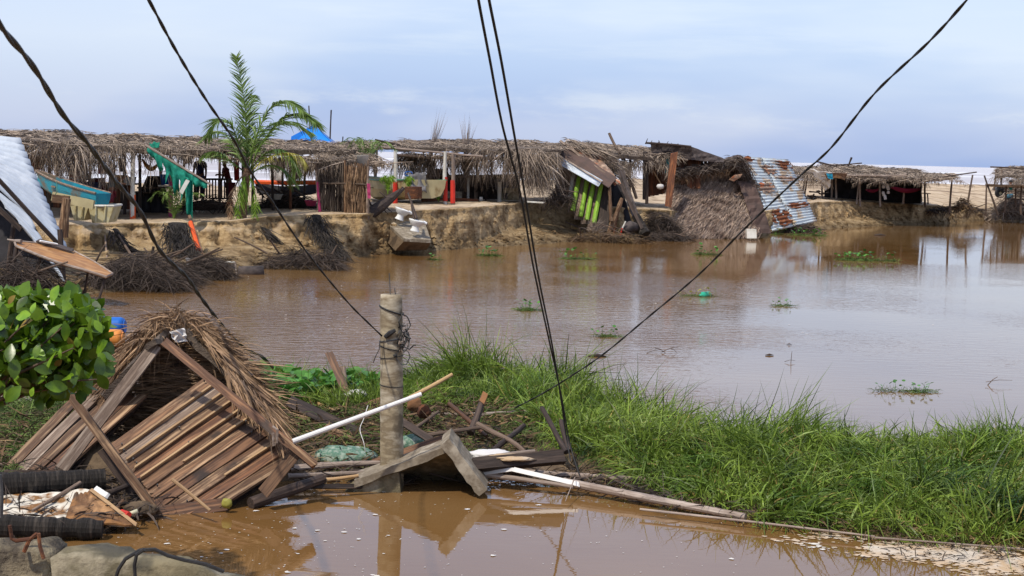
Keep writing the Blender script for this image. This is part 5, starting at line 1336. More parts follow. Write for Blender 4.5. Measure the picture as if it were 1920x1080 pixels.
for (a, b_, r, m_, lab) in (((1138, 450), (1166, 372), .12, 'wood', 'thick crooked trunk leaning under the lime striped shack roof'), ((1150, 450), (1163, 385), .055, 'wood_rust', 'reddish stick leaning beside the crooked trunk of the striped shack'), ((1146, 415), (1143, 348), .08, 'wood', 'upright twisted post at the edge of the lime stripes'), ((1165, 448), (1192, 430), .06, 'wood_grey', 'pale branch lying at the foot of the striped shack')):
    pole('prop', W(a[0], a[1], 58.2), W(b_[0], b_[1], 58.5), r, r * .75, m_, bend=.04, rough=.2, label=lab, cat='post', group='crooked props at the striped shack')
b = MB().tube([W(1168, 432, 58), W(1182, 424, 58.3), W(1196, 428, 58.6)], [.18, .22, .2], 12); put('black_barrel', b, 'tar', org=W(1168, 432, 58), smooth=True, label='black barrel lying under the side of the striped shack', cat='barrel')
pole('palm_stump', W(1210, 440, 58.4), W(1192, 405, 58.8), .24, .18, 'palm_log', label='scaly dark palm stump leaning right of the striped shack', cat='stump')
t = thing('broken_chair', 'broken chair frame with a red leg at the foot of the striped shack', 'chair', W(1165, 448, 57.8))
pole('leg', W(1161, 448, 57.8), W(1167, 428, 57.8), .03, .03, 'red_paint', t, bend=0); pole('leg', W(1167, 428, 57.8), W(1173, 415, 57.9), .03, .03, 'white_paint', t, bend=0); pole('rail', W(1167, 428, 57.8), W(1176, 438, 57.9), .02, .02, 'bamboo_grey', t)
frond_roots = [A(W(U(1108, 1122), U(425, 450), 58)) for _ in range(160)]
vt, f = strands(frond_roots, [(U(-.5, .5), -.1, U(.2, 1)) for _ in frond_roots], .6, .02, .3, 3, .1); putnp('dry_tuft', vt, f, 'bamboo_grey', org=W(1115, 450, 58), kind='stuff', label='dry pale root tuft at the foot of the lime posts', cat='dry grass')
# ---- rusty shack E
T = thing('rusty_shack', 'rust brown board shack with a black sagging roof behind the thatched roof', 'shack', W(1250, 385, 64))
for q in range(13):
    x = 1215 + q * 7.8; board('plank', W(x, 368 - q * 1.2, 64 + (q % 2) * .03), W(x + 1, 290, 64.2 + (q % 2) * .03), .215, .03, V3((0, -1, 0)), 'wood_rust', T)
for q in range(6):
    x = 1302 + q * 7; board('plank', W(x, 330, 64.6), W(x, 298 + q * 1.5, 64.8), .15, .03, V3((0, -1, 0)), 'wood', T)
put('roof', sheet([W(1222, 285, 63.4), W(1330, 303, 63.8), W(1358, 300, 66.6), W(1222, 267, 66)], 14, 6, crinkle(.16, 4)), 'tar', T, solid=.05)
put('roof_fascia', sheet([W(1222, 292, 63.35), W(1300, 300, 63.6), W(1296, 274, 63.4), W(1220, 266, 63.2)], 10, 4, crinkle(.1, 4)), 'tar', T, solid=.04)
put('roof_slope', sheet([W(1296, 300, 63.5), W(1357, 305, 64), W(1356, 297, 64.2), W(1296, 275, 63.6)], 10, 4, crinkle(.1, 4)), 'tar', T, solid=.04)
pole('beam', W(1212, 268, 63), W(1296, 275, 63.2), .05, .05, 'wood_dark', T); pole('beam', W(1216, 288, 63.1), W(1290, 300, 63.3), .04, .04, 'bamboo_grey', T)
board('post', W(1209, 374, 63), W(1210, 285, 63), .2, .12, V3((0, -1, 0)), 'wood_dark', T)
board('teal_board', W(1251, 325, 63.7), W(1255, 291, 63.7), .22, .03, V3((0, -1, 0)), 'cloth_teal', T, label='teal painted board')
pole('rail', W(1215, 304, 63.7), W(1243, 350, 63.4), .03, .03, 'pale_strip', T)
for q in range(9): 
    a = W(1210 + q * 9.5, 270 + q, 63.2); pole('splinter', a, a + V3((U(-.2, .2), 0, U(.1, .25))), .03, .012, 'wood_dark', T, n=5, S=2)
vt, f = strands([A(W(U(1232, 1275), U(288, 294), 63.1)) for _ in range(160)], [(U(-1, 1), -.2, U(-.5, .4)) for _ in range(160)], .4, .03, .5, 3, .1); putnp('thatch', vt, f, 'thatch', T, kind='stuff')
board('leaning_plank', W(1253, 384, 61.8), W(1264, 288, 62.4), .30, .08, V3((.1, -1, .1)), 'wood_rust', label='broad brown plank leaning upright in front of the rusty shack', cat='plank', ragged=.12)
b = MB().lathe([(0, -.12), (.13, -.08), (.17, .02), (.12, .1), (0, .12)], 12, W(1238, 350, 62.6)); put('white_bag', b, 'cloth_white', org=W(1238, 350, 62.6), smooth=True, label='small white bag hanging by the broad leaning plank', cat='bag')
# ---- thatched roof hut fallen on its side
T = thing('fallen_thatch_roof', 'whole thatched roof slumped at the waterline with a dark felt ridge', 'thatch roof', W(1330, 444, 62))
PT = Plane((1252, 445, 61.4), (1425, 445, 63.4), (1330, 320, 65.5))
poly = [(1254, 334), (1300, 322), (1368, 308), (1386, 345), (1408, 400), (1428, 442), (1340, 444), (1250, 446), (1262, 400)]
put('roof_mat', MB().prism([PT.at(*p, -.03) for p in poly], -PT.n * .25), 'thatch_mat', T)
rt_, dr_ = [], []; dd = (PT.at(1300, 400) - PT.at(1330, 365)).normalized()
while len(rt_) < 9500:
    x, y = U(1240, 1430), U(306, 446)
    if inside(x, y, poly): rt_.append(A(PT.at(x, y, .05 + U(-.03, .08)))); dr_.append(A(dd + PT.n * U(-.02, .14) + V3((U(-.25, .25), 0, U(-.25, .25)))))
vt, f = strands(rt_, dr_, [U(.25, .7) for _ in rt_], [.032 * U(.6, 1.3) for _ in rt_], .05, 2, .05); vt[:, 2] = np.maximum(vt[:, 2], 0); putnp('thatch', vt, f, 'thatch_panel', T, kind='stuff')
put('ridge_roll', MB().tube([W(1254, 328, 63.6), W(1290, 321, 64), W(1330, 315, 64.8), W(1375, 306, 65.2)], [.14, .22, .26, .30], 10), 'tar', T)
put('ridge_hump', MB().tube([W(1358, 318, 65), W(1368, 309, 65.2), W(1380, 306, 65.6), W(1392, 322, 65.8), W(1404, 345, 66)], [.2, .36, .42, .36, .2], 12), 'tar_brown', T, smooth=True)
rt_, dr_ = [], []
HP = [W(1254, 326, 63.5), W(1300, 318, 63.9), W(1345, 310, 64.6), W(1372, 304, 64.9), W(1385, 304, 65.1), W(1396, 322, 65.4), W(1408, 348, 65.8), W(1420, 385, 65.9)]
for _ in range(1500):
    q_ = U(0, 6.99); i = int(q_); p = HP[i].lerp(HP[i + 1], q_ - i); rt_.append(A(p + V3((U(-.25, .25), U(-.55, .1), U(-.25, .3) if i > 2 else U(-.15, .2))))); dr_.append(A((HP[i + 1] - HP[i]).normalized() * random.choice((-1, 1, 1)) + V3((U(-.5, .5), U(-.6, .2), U(-.6, .3)))))
vt, f = strands(rt_, dr_, [U(.2, .6) for _ in rt_], .035, .35, 3, .1); putnp('ridge_thatch', vt, f, 'thatch_dark', T, kind='stuff')
put('thatch_end', MB().tube([W(1386, 322, 66.2), W(1404, 355, 66.4), W(1416, 400, 66.2), W(1432, 436, 66)], [.3, .4, .34, .12], 10), 'thatch_dark', T, smooth=True)
xy = [(1383, 340, 1414, 338), (1392, 362, 1421, 360), (1400, 385, 1429, 383), (1407, 408, 1437, 406), (1413, 434, 1446, 436)]
for q in range(4):
    a = xy[q]; c = xy[q + 1]
    put('felt_strip', sheet([W(c[0], c[1] + 2, 63.6 + (3 - q) * .35), W(c[2], c[3] + 2, 63.9 + (3 - q) * .35), W(a[2], a[3], 64.1 + (3 - q) * .4), W(a[0], a[1], 63.8 + (3 - q) * .4)], 5, 4, crinkle(.1, 3, q)), 'tar_brown', T, solid=.03)
put('torn_flap', MB().prism([W(1367, 337, 64.2), W(1378, 328, 64.1), W(1392, 326, 64.1), (W(1388, 333, 64.1)), W(1376, 340, 64.2)], (0, .15, 0)), 'bark_sheet', T)
rt_ = [A(W(1256 + 115 * u_, 330 - 18 * u_ + U(-3, 4), 63.6 + 1.4 * u_)) for u_ in rng.random(400)]
vt, f = strands(rt_, [(U(-.8, .2), -.3, U(-1, 0)) for _ in rt_], .45, .03, .2, 3, .1); putnp('ridge_fringe', vt, f, 'thatch_brown', T, kind='stuff')
# ---- corrugated roof
T = thing('corrugated_roof', 'big corrugated metal roof with rust patches tipped on its edge', 'metal roof', W(1480, 430, 70))
def CQ(u, v):
    tl, tr, br, bl = (1380, 292, 69.5), (1478, 299, 72.5), (1531, 414, 71), (1447, 432, 68)
    return tuple(tl[i] * (1 - u) * (1 - v) + tr[i] * u * (1 - v) + br[i] * u * v + bl[i] * (1 - u) * v for i in range(3))
rws = [0, .26, .5, .76, 1]
for r_ in range(4):
    for c_ in range(2):
        u0, u1 = (0, .50) if c_ == 0 else (.49, 1); v0, v1 = rws[r_], rws[r_ + 1] + .01
        dy = U(-.004, .004); off = -.03 * c_
        cn = [W(*CQ(u0, v0 + dy)), W(*CQ(u1, v0)), W(*CQ(u1, v1)), W(*CQ(u0, v1 + dy))]
        cn = [p + V3((0, off, 0)) for p in cn]
        corr('corrugated_sheet', cn, 6.2, .035, 'zinc', T, 6, .05)
def rust_patch(u0, v0, u1, v1, m='rust'):
    cn = [W(*CQ(u0, v0)), W(*CQ(u1, v0)), W(*CQ(u1, v1)), W(*CQ(u0, v1))]
    n = (cn[1] - cn[0]).cross(cn[3] - cn[0]).normalized(); n = n if n.y < 0 else -n
    return [p + n * .075 for p in cn]
def ragged_patch(name, c, m, T, waves, amp):
    mb = sheet(c, 16, 24, lambda u, v: amp * math.sin(v * waves * 2 * math.pi)); keep = []
    for q in mb.f:
        k = q[0]; i, j = k % 17, k // 17; u, v = i / 15.5 - .5, j / 23.5 - .5
        if u * u + v * v < (.19 + .34 * noise.noise(V3((i * .35, j * .28, waves)))): keep.append(q)
    mb.f = keep; put(name, mb, m, T, solid=.004, label='rusted through patch')
ragged_patch('rust_patch', rust_patch(.66, .02, 1.0, .18), 'rust', T, 3.4, .03)
ragged_patch('rust_patch', rust_patch(.0, .0, .3, .09), 'rust', T, 1.6, .03)
ragged_patch('rust_patch', rust_patch(.04, .73, .52, .99), 'rust', T, 5, .03)
ragged_patch('rust_patch', rust_patch(.48, .68, 1.0, .78), 'rust', T, 2, .03)
ragged_patch('rust_patch', rust_patch(.55, .27, .95, .37), 'bark_sheet', T, 2, .03)
ragged_patch('rust_patch', rust_patch(.35, .10, .66, .26), 'bark_sheet', T, 3, .03)
ragged_patch('rust_patch', rust_patch(.05, .36, .45, .52), 'bark_sheet', T, 3, .03)
for a, b_ in (((0, .02), (0, 1)), ((.98, 0), (.98, .98)), ((.5, 0), (.5, 1))):
    pole('purlin', W(*CQ(*a)) + V3((0, .25, -.05)), W(*CQ(*b_)) + V3((0, .25, -.05)), .05, .05, 'wood_dark', T)
b = MB().prism([W(1401, 447, 61.6), W(1419, 447, 61.6), W(1418, 430, 61.7), W(1400, 430, 61.7)], (0, .4, 0)); put('concrete_block', b, 'white_paint', org=W(1401, 447, 61.6), label='white concrete block at the waterline before the felt ridge', cat='block')

# ================================================================== NEAR THINGS
# ---- collapsed board hut in the foreground
T = thing('collapsed_hut', 'collapsed board hut with a ragged palm thatch roof, lying in the water', 'hut', W(300, 960, 13.4))
PR = Plane((205, 840, 13.75), (395, 705, 14.75), (300, 960, 13.15))          # the big board wall
nb = 10
def RE(s): return (393 + 167 * s, 703 + 155 * s)
def LE(s): return (205 + 95 * (s / .74), 838 + 124 * (s / .74)) if s < .74 else (300 + 118 * ((s - .74) / .26), 962 - 16 * ((s - .74) / .26))
mats_ = ['wood', 'wood_grey', 'wood', 'wood_red', 'wood', 'wood', 'wood_red', 'wood', 'wood_red', 'wood', 'wood_grey', 'wood']
for q in range(nb):
    s = (q + .5) / nb
    a, b_ = LE(s), RE(s)
    board('board', PR.at(*a), PR.at(*b_), .176, .026, PR.n, mats_[q], T, ragged=.05, tilt=R(-9) + R(U(-2, 2)))
    if q < 5 or q == 7:
        s2 = (q + 1.0) / nb; a, b_ = LE(s2), RE(s2); k0, k1 = (.04, .96) if q < 5 else (.45, 1.0)
        if q == 4: k0, k1 = .35, 1.0
        A0, B0 = PR.at(*a, .035), PR.at(*b_, .035)
        board('pale_strip', A0.lerp(B0, k0), A0.lerp(B0, k1), .022, .03, PR.n, 'pale_strip', T, ragged=.02)  # pale strips stand for the sunlit top edges of the lapped boards
put('wall_backing', MB().prism([PR.at(205, 845, -.10), PR.at(393, 712, -.10), PR.at(552, 858, -.10), PR.at(415, 945, -.10), PR.at(300, 955, -.10)], -PR.n * .03), 'wood_dark', T)
for q in range(46):                                                    # nails
    s = U(.02, .98); a, b_ = LE(s), RE(s); u = random.choice((.08, .5, .9)) + U(-.02, .02)
    p = PR.at(a[0] + (b_[0] - a[0]) * u, a[1] + (b_[1] - a[1]) * u, .03)
    if q < 12: put('nail', MB().tube([p, p + PR.n * .03], .008, 5), 'metal_dark', T)
PLf = Plane((10, 884, 14.2), (220, 735, 15.1), (150, 886, 14.0))             # left board wall
for q, (x0, y0, x1, y1, m_, w) in enumerate([(16, 880, 150, 742, 'wood', .14), (38, 884, 185, 738, 'wood_grey', .13), (62, 884, 215, 742, 'wood', .16), (90, 884, 246, 742, 'wood_red', .13), (112, 882, 268, 742, 'wood', .12)]):
    board('board', PLf.at(x0, y0), PLf.at(x1, y1), w, .026, PLf.n, m_, T, ragged=.03, tilt=R(U(-6, 6)))
put('wall_backing', MB().prism([PLf.at(20, 880, -.08), PLf.at(160, 742, -.08), PLf.at(262, 742, -.08), PLf.at(118, 884, -.08)], -PLf.n * .03), 'wood_dark', T)
board('sill', W(2, 886, 13.9), W(132, 886, 13.8), .05, .05, V3((0, -1, .2)), 'wood_dark', T)
board('rafter', W(112, 885, 13.6), W(292, 648, 14.6), .125, .06, V3((.1, -1, .2)), 'wood_grey', T, label='grey weathered rafter', ragged=.03)
board('rafter', W(308, 640, 14.2), W(590, 872, 13.55), .085, .06, V3((-.1, -1, .35)), 'wood_red', T, ragged=.03)
board('rafter', W(520, 815, 13.5), W(590, 872, 13.45), .06, .05, V3((-.1, -1, .35)), 'wood', T)
board('brace', W(124, 731, 13.35), W(299, 968, 12.95), .075, .06, V3((0, -1, .2)), 'wood', T, ragged=.03)
board('brace', W(190, 845, 13.3), W(250, 925, 13.3), .07, .05, V3((0, -1, .2)), 'wood_dark', T)
board('board_end', W(556, 848, 13.55), W(492, 926, 13.3), .12, .03, V3((0, -1, .3)), 'wood', T)
board('bottom_plank', W(298, 962, 13.1), W(425, 946, 13.3), .13, .03, V3((0, -1, .6)), 'wood_red', T)
pole('stick', W(323, 899, 12.95), W(394, 957, 12.8), .018, .014, 'pale_strip', T)
board('rafter_inner', W(470, 700, 15.1), W(255, 845, 14.9), .06, .05, V3((0, -1, 0)), 'wood_dark', T)
board('rafter_inner', W(360, 640, 15.3), W(240, 800, 15.3), .06, .05, V3((0, -1, 0)), 'wood_dark', T)
# thatch: back slope seen from inside, and the two outer slopes draped over the ridge
back = [W(205, 905, 15.5), W(545, 850, 15.2), W(340, 600, 15.9), W(300, 610, 15.9)]
put('thatch_back', sheet([back[0], back[1], back[2], back[3]], 12, 12, crinkle(.08, 4)), 'thatch_mat', T, solid=.05)
tri = [(205, 720), (325, 612), (350, 612), (470, 690), (500, 790), (420, 800), (250, 860), (170, 860)]
rt_, dr_ = [], []
while len(rt_) < 2600:
    x, y = U(170, 520), U(605, 860)
    if inside(x, y, tri): rt_.append(A(W(x, y, 15.35 - (y - 600) * .0006 + U(-.1, .1)))); s = random.choice((-1, 1)); dr_.append((s, U(-.15, .1), U(-.28, .18) + .0))
vt, f = strands(rt_, dr_, [U(.25, .65) for _ in rt_], [.014 * U(.6, 1.5) for _ in rt_], .12, 3, .05); putnp('thatch_inside', vt, f, 'thatch_brown', T, kind='stuff')
def cover(name, ridge, eave, n, L, m, spread=.25, lift=.1):
    R0 = [W(*p) for p in ridge]; E0 = [W(*p) for p in eave]; rt_, dr_ = [], []
    for _ in range(n):
        s = U(0, len(R0) - 1.001); i = int(s); a = R0[i].lerp(R0[i + 1], s - i); b_ = E0[i].lerp(E0[i + 1], s - i); k = U(0, 1) ** 1.1
        p = a.lerp(b_, k * .85) + V3((0, U(-.12, .12), U(-.02, lift))); rt_.append(A(p)); d = (b_ - a).normalized()
        dr_.append(A(d + V3((U(-spread, spread), U(-spread, spread), U(-.15, .30)))))
    vt, f = strands(rt_, dr_, [L * U(.4, 1.15) for _ in rt_], [.016 * U(.5, 1.5) for _ in rt_], .18, 4, .07); putnp(name, vt, f, m, T, kind='stuff')
cover('thatch_left', [(335, 596, 15.8), (300, 610, 15.2), (285, 632, 14.9)], [(185, 705, 15.8), (170, 735, 15.4), (200, 742, 15.0)], 1900, .55, 'thatch_brown')
put('thatch_left_mat', sheet([W(335, 604, 15.8), W(292, 640, 14.45), W(195, 745, 14.8), W(178, 722, 15.8)], 8, 8, crinkle(.07, 4)), 'thatch_mat', T, solid=.06)
cover('thatch_right', [(335, 598, 15.8), (362, 602, 15.4), (385, 640, 15.0)], [(440, 665, 15.8), (490, 745, 15.3), (528, 812, 14.6)], 2200, .5, 'thatch_brown')
put('thatch_right_mat', sheet([W(335, 606, 15.8), W(350, 625, 15.1), W(532, 815, 14.7), W(450, 690, 15.7)], 8, 8, crinkle(.07, 4)), 'thatch_mat', T, solid=.06)
cover('thatch_right_edge', [(420, 690, 14.6), (470, 740, 14.3), (510, 790, 14.0)], [(450, 760, 14.4), (500, 790, 14.2), (535, 835, 13.8)], 350, .4, 'thatch_brown')
R0 = [W(272, 640, 15.0), W(312, 606, 15.2), (W(345, 596, 15.3)), W(400, 635, 15.4), W(445, 705, 15.4)]
rt_ = [A(R0[min(int(s), 3)].lerp(R0[min(int(s), 3) + 1], s - min(int(s), 3)) + V3((U(-.1, .1), U(-.3, .2), U(-.03, .1)))) for s in rng.uniform(0, 4, 700)]
dr_ = [(U(.3, 1.2) if r[0] > W(340, 600, 15)[0] else U(-1.2, .3), U(-.3, .3), U(-.9, .5)) for r in rt_]
vt, f = strands(rt_, dr_, [U(.15, .45) for _ in rt_], .015, .5, 4, .12); putnp('thatch_ridge', vt, f, 'thatch_brown', T, kind='stuff')
put('rope_tie', MB().tube([W(512, 800, 13.5), W(520, 806, 13.4), W(519, 830, 13.4), W(513, 836, 13.4), W(512, 812, 13.4)], .014, 5), 'bamboo_grey', T)
put('cloth_scrap', sheet([W(318, 622, 14.9), W(345, 615, 15), W(352, 640, 15), W(330, 642, 14.9)], 5, 5, crinkle(.1)), 'cloth_white', T, solid=.006)
# dark earth and rubbish under it
put('debris_mound', MB().tube([W(60, 900, 14.6), W(180, 900, 14.7), W(330, 925, 14.6), W(480, 905, 14.7), W(560, 885, 14.9)], [.3, .5, .45, .4, .2], 12), 'mud', T, smooth=True)
# planks, poles and pipes lying round the pole
def stick(name, label, a, b_, w, m, fn='pole', cat=None, knots=False, t=.03, n=V3((0, -1, .5)), bend=.01, **k):
    p, q = W(*a), W(*b_); r = w * (a[2] + b_[2]) / 2 / FPX / 2
    if fn == 'pole': return pole(name, p, q, r, r * .82, m, bend=bend, knots=knots, n=10, label=label, cat=cat or name, **k)
    return board(name, p, q, r * 2, t, n, m, label=label, cat=cat or name, **k)
stick('bamboo_pole', 'tan bamboo pole slanting down right through the water hyacinth', (500, 708, 19.0), (632, 773, 17.4), 9, 'bamboo', knots=True, cat='pole')
stick('bamboo_pole', 'short level tan bamboo pole left of the crossed beams', (508, 766, 17.9), (602, 757, 18), 8, 'bamboo', knots=True, cat='pole')
stick('beam', 'heavy dark beam slanting down right to the pole foot', (546, 756, 17.4), (716, 838, 15.8), 24, 'wood_dark', 'board', t=.12)
stick('plank', 'long brown plank edge rising right to behind the pole', (580, 797, 17.4), (742, 748, 17.8), 24, 'wood_red', 'board', t=.03)
stick('plank', 'lower dark plank beside the heavy slanting beam', (640, 790, 16.9), (724, 842, 15.9), 15, 'wood_dark', 'board', t=.05)
stick('bamboo_pole', 'bright yellow bamboo pole rising right behind the pole top of the white pipe', (765, 748, 16.6), (850, 701, 16.9), 9, 'bamboo', knots=True, cat='pole')
stick('plank', 'upright brown board leaning left in the hyacinth bed', (664, 770, 18), (617, 662, 18.6), 15, 'wood_red', 'board', t=.04)
stick('stump', 'short grey stump beside the upright brown board', (648, 752, 18.4), (641, 690, 18.6), 20, 'wood_grey', bend=.03)
stick('pvc_pipe', 'long white plastic pipe resting across the pole', (549, 828, 13.6), (790, 739, 14.0), 10.5, 'pvc', bend=0, cat='pipe', rough=.0)
stick('bamboo_pole', 'reddish bamboo pole lying level just left of the pole foot', (545, 878, 14.6), (716, 868, 14.9), 13, 'bamboo_grey', knots=True, cat='pole')
stick('bamboo_pole', 'pale grey bamboo pole lowest but one left of the pole foot', (540, 893, 14.3), (690, 886, 14.5), 10, 'bamboo_grey', knots=True, cat='pole')
stick('bamboo_pole', 'thin short bamboo lowest left of the pole foot', (600, 901, 14.1), (672, 892, 14.2), 8, 'bamboo', cat='pole')
stick('log', 'dark rounded log end lying at the water right of the board hut', (470, 944, 13.4), (606, 897, 14.1), 24, 'wood_dark')
stick('plank', 'flat dark plank at the water edge left of the concrete slab', (575, 912, 14.0), (680, 912, 14.2), 9, 'wood_dark', 'board', t=.03)
stick('branch', 'long level pale branch behind the splintered post', (790, 777, 17.4), (1020, 770, 17.6), 8, 'bamboo_grey', bend=.015)
stick('post', 'splintered dark post with an orange broken tip', (882, 812, 16.0), (906, 745, 16.4), 15, 'wood_dark', bend=.02)
stick('splinter', 'orange splintered tip of the dark broken post', (903, 756, 16.3), (910, 738, 16.4), 11, 'husk', 'board', t=.04, cat='splinter')
stick('stick', 'red brown stick crossing left of the splintered post', (842, 757, 16.6), (912, 818, 15.9), 9, 'wood_red')
stick('branch', 'dark branch running level from the slab to the splintered post', (778, 820, 15.6), (900, 802, 15.8), 9, 'branch')
stick('branch', 'dark branch falling right from the splintered post', (895, 795, 15.9), (985, 850, 15.2), 11, 'branch', bend=.04)
stick('branch', 'dark gnarled branch rising right into the grass', (925, 845, 15.3), (985, 795, 16), 12, 'wood_dark', bend=.05)
stick('stick', 'thin brown stick right of the pole pointing to the coconut husks', (775, 805, 16.3), (822, 772, 16.8), 7, 'branch')
stick('plank', 'dark plank falling right from the pole towards the slab', (752, 790, 15.6), (812, 828, 15.2), 14, 'wood_dark', 'board', t=.05)
stick('plank', 'wet red brown plank lying along the slab top edge', (700, 868, 14.9), (832, 822, 15.1), 13, 'wood_red', 'board', t=.05)
stick('log', 'split dark log resting on the right side of the concrete slab', (885, 872, 14.4), (1052, 857, 14.6), 24, 'wood_dark', 'board', t=.14, ragged=.06)
stick('stick', 'pinkish stick lying over the white cloth', (880, 863, 14.5), (1003, 846, 14.7), 9, 'bamboo_grey', bend=.02)
stick('bamboo_pole', 'brown bamboo pole ending in the grass right of the cable foot', (940, 884, 14.9), (1224, 899, 14.7), 13, 'bamboo_grey', knots=True, cat='pole')
stick('bamboo_pole', 'long pale bamboo log angling down along the grass edge', (1058, 904, 14.4), (1402, 970, 13.3), 17, 'bamboo_grey', knots=True, cat='pole', bend=.004)
stick('bamboo_pole', 'lower half of the split bamboo beside the slab', (908, 890, 14.5), (1075, 913, 14.2), 10, 'bamboo_grey', cat='pole')
stick('split_bamboo', 'white split bamboo strip arching up from the slab edge', (962, 880, 14.4), (1085, 908, 14.2), 9, 'pvc', 'board', t=.015, cat='pole')
stick('split_bamboo', 'short white split strip rising from the slab corner', (898, 889, 14.5), (962, 880, 14.4), 7, 'pvc', 'board', t=.015, cat='pole')
stick('reed', 'long thin reed floating along the grass edge at right', (1200, 955, 13.5), (1640, 1006, 12.75), 5, 'bamboo_grey', bend=.002)
stick('reed', 'thin pale reed near the right edge below the grass', (1640, 1008, 12.7), (1925, 1030, 12.5), 4, 'bamboo_grey', bend=.002)
stick('stake', 'dark stake leaning left in the grass beside the cable ends', (1062, 848, 15.0), (1016, 766, 15.6), 11, 'wood_dark', bend=.02)
stick('stake', 'second dark stake upright beside the leaning one', (1066, 846, 15.1), (1052, 788, 15.5), 11, 'wood_dark', bend=.02)
stick('plank', 'brown board lying in the debris right below the white pipe', (610, 800, 16.2), (700, 846, 15.6), 12, 'wood', 'board', t=.03)
stick('stick', 'short orange stick poking from the litter behind the beams', (600, 745, 18.2), (640, 722, 18.4), 8, 'bamboo')
# litter heap of small stuff
rt_ = []
for x, y in sample([(500, 760), (640, 742), (860, 750), (1000, 790), (990, 860), (860, 850), (700, 880), (560, 880)], 4600): rt_.append((x, y, zat(x, y) + U(0, .14)))
vt, f = strands(rt_, [(U(-1, 1), U(-1, 1), U(-.2, .35)) for _ in rt_], [U(.05, .3) for _ in rt_], [U(.008, .04) for _ in rt_], .1, 2, .1)
putnp('leaf_litter', vt, f, 'litter', org=(0, 0, 0), kind='stuff', label='brown leaves and chips littering the mud around the pole', cat='litter')
rt_ = []
for x, y in sample([(560, 880), (700, 872), (930, 872), (1100, 895), (1390, 958), (1390, 974), (1100, 915), (940, 895), (640, 905), (560, 905)], 900): rt_.append((x, y, U(0, .12)))
vt, f = strands(rt_, [(U(-1, 1), U(-1, 1), U(-.2, .3)) for _ in rt_], [U(.08, .4) for _ in rt_], [U(.008, .03) for _ in rt_], .1, 2, .1)
putnp('wet_litter', vt, f, 'debris', org=(0, 0, 0), kind='stuff', label='dark wet litter along the near waterline', cat='litter')
rt_ = [(x, y, zat(x, y) + U(0, .12)) for x, y in sample([(-40, 800), (90, 800), (70, 870), (-40, 930)], 500)]
vt, f = strands(rt_, [(U(-1, 1), U(-1, 1), U(-.2, .3)) for _ in rt_], [U(.08, .35) for _ in rt_], [U(.01, .03) for _ in rt_], .1, 2, .1)
putnp('leaf_litter', vt, f, 'litter', org=(0, 0, 0), kind='stuff', label='dry litter left of the collapsed board hut', cat='litter')
def lump(name, label, px, py, Y, rx, rz, m, cat, seed=1, amp=.25, **k):
    c = W(px, py, Y); vs, n, mm_ = [], 22, 11
    for i in range(mm_ + 1):
        th = math.pi * i / mm_
        for j in range(n):
            ph = 2 * math.pi * j / n; d = V3((math.sin(th) * math.cos(ph), math.sin(th) * math.sin(ph), math.cos(th)))
            r = 1 + amp * noise.noise(d * 2.2 + V3((seed, 0, 0))) + amp * .5 * noise.noise(d * 5 + V3((0, seed, 0))); vs.append(c + V3((d.x * rx * r, d.y * rx * .6 * r, d.z * rz * r)))
    b = MB().add(vs, [(i * n + j, i * n + (j + 1) % n, (i + 1) * n + (j + 1) % n, (i + 1) * n + j) for i in range(mm_) for j in range(n)])
    return put(name, b, m, org=c - V3((0, 0, rz)), smooth=True, label=label, cat=cat, **k)
lump('mesh_sack', 'mottled green and white sack lying left of the pole foot', 645, 857, 15.3, .36, .12, 'sack', 'sack', 3)
lump('mesh_sack', 'small mottled green sack right behind the pole above the slab', 778, 832, 15.6, .16, .10, 'sack', 'sack', 5)
lump('plastic_bag', 'crumpled pale bag in the litter beneath the upright board', 668, 742, 18.2, .17, .07, 'cloth_white', 'bag', 6, .4)
lump('coconut_husk', 'orange brown coconut husk right of the pole', 777, 758, 17.0, .09, .09, 'husk', 'coconut husk', 2)
lump('coconut_husk', 'darker coconut husk just right of the orange one', 795, 772, 16.8, .08, .08, 'wood_rust', 'coconut husk', 9)
lump('white_cloth', 'crumpled white cloth under the sticks right of the slab', 922, 853, 14.8, .26, .05, 'cloth_white', 'cloth', 4, .3)
lump('red_rag', 'pinkish rag on top of the split dark log', 960, 858, 14.5, .22, .03, 'foam', 'rag', 8, .3)
lump('coconut_husk', 'pale husk floating beside the hut bottom sill', 425, 944, 13.2, .05, .05, 'palm_yellow', 'coconut husk', 7)
# ---- the round pole
T = thing('utility_pole', 'mottled concrete pole standing in the wreckage, its top broken off', 'pole', W(734, 930, 14.5))
YPO = 14.5
mb = MB(); pts, rad = [], []
for i in range(36):
    u = i / 35; pts.append(W(733.5 + 1.5 * u, 552 + 380 * u, YPO) + V3((.006 * noise.noise(V3((0, 0, u * 9))), 0, 0))); rad.append(.113 + .010 * u + .004 * noise.noise(V3((3, 0, u * 18))))
rad[0] = .108
mb.tube(pts, rad, 28); put('shaft', mb, 'pole_mat', T, smooth=True)
for y, tl, r in ((581, 8, .009), (636, -4, .006), (652, 5, .006), (668, -3, .004), (722, 2, .004)):
    c = W(734, y, YPO); put('wire_band', MB().tube([c + V3((math.cos(a) * .122, math.sin(a) * .122, tl / 190 * math.cos(a) * -1)) for a in np.linspace(0, 2 * math.pi, 25)], r, 5, False), 'rubber' if y != 636 else 'metal_dark', T)
for q in range(11):
    c = W(757 + U(-4, 5), 640 + U(-35, 25), YPO - .08); a0 = U(0, 6); r1 = U(.03, .09)
    put('tangled_wire', MB().tube([c + V3((math.cos(a0 + k * .8) * r1 * U(.6, 1.2), U(-.05, .05), math.sin(a0 + k * .8) * r1 * U(.8, 2.0))) for k in range(9)], U(.004, .008), 5), random.choice(['rubber', 'rubber', 'metal_dark', 'bamboo_grey']), T)
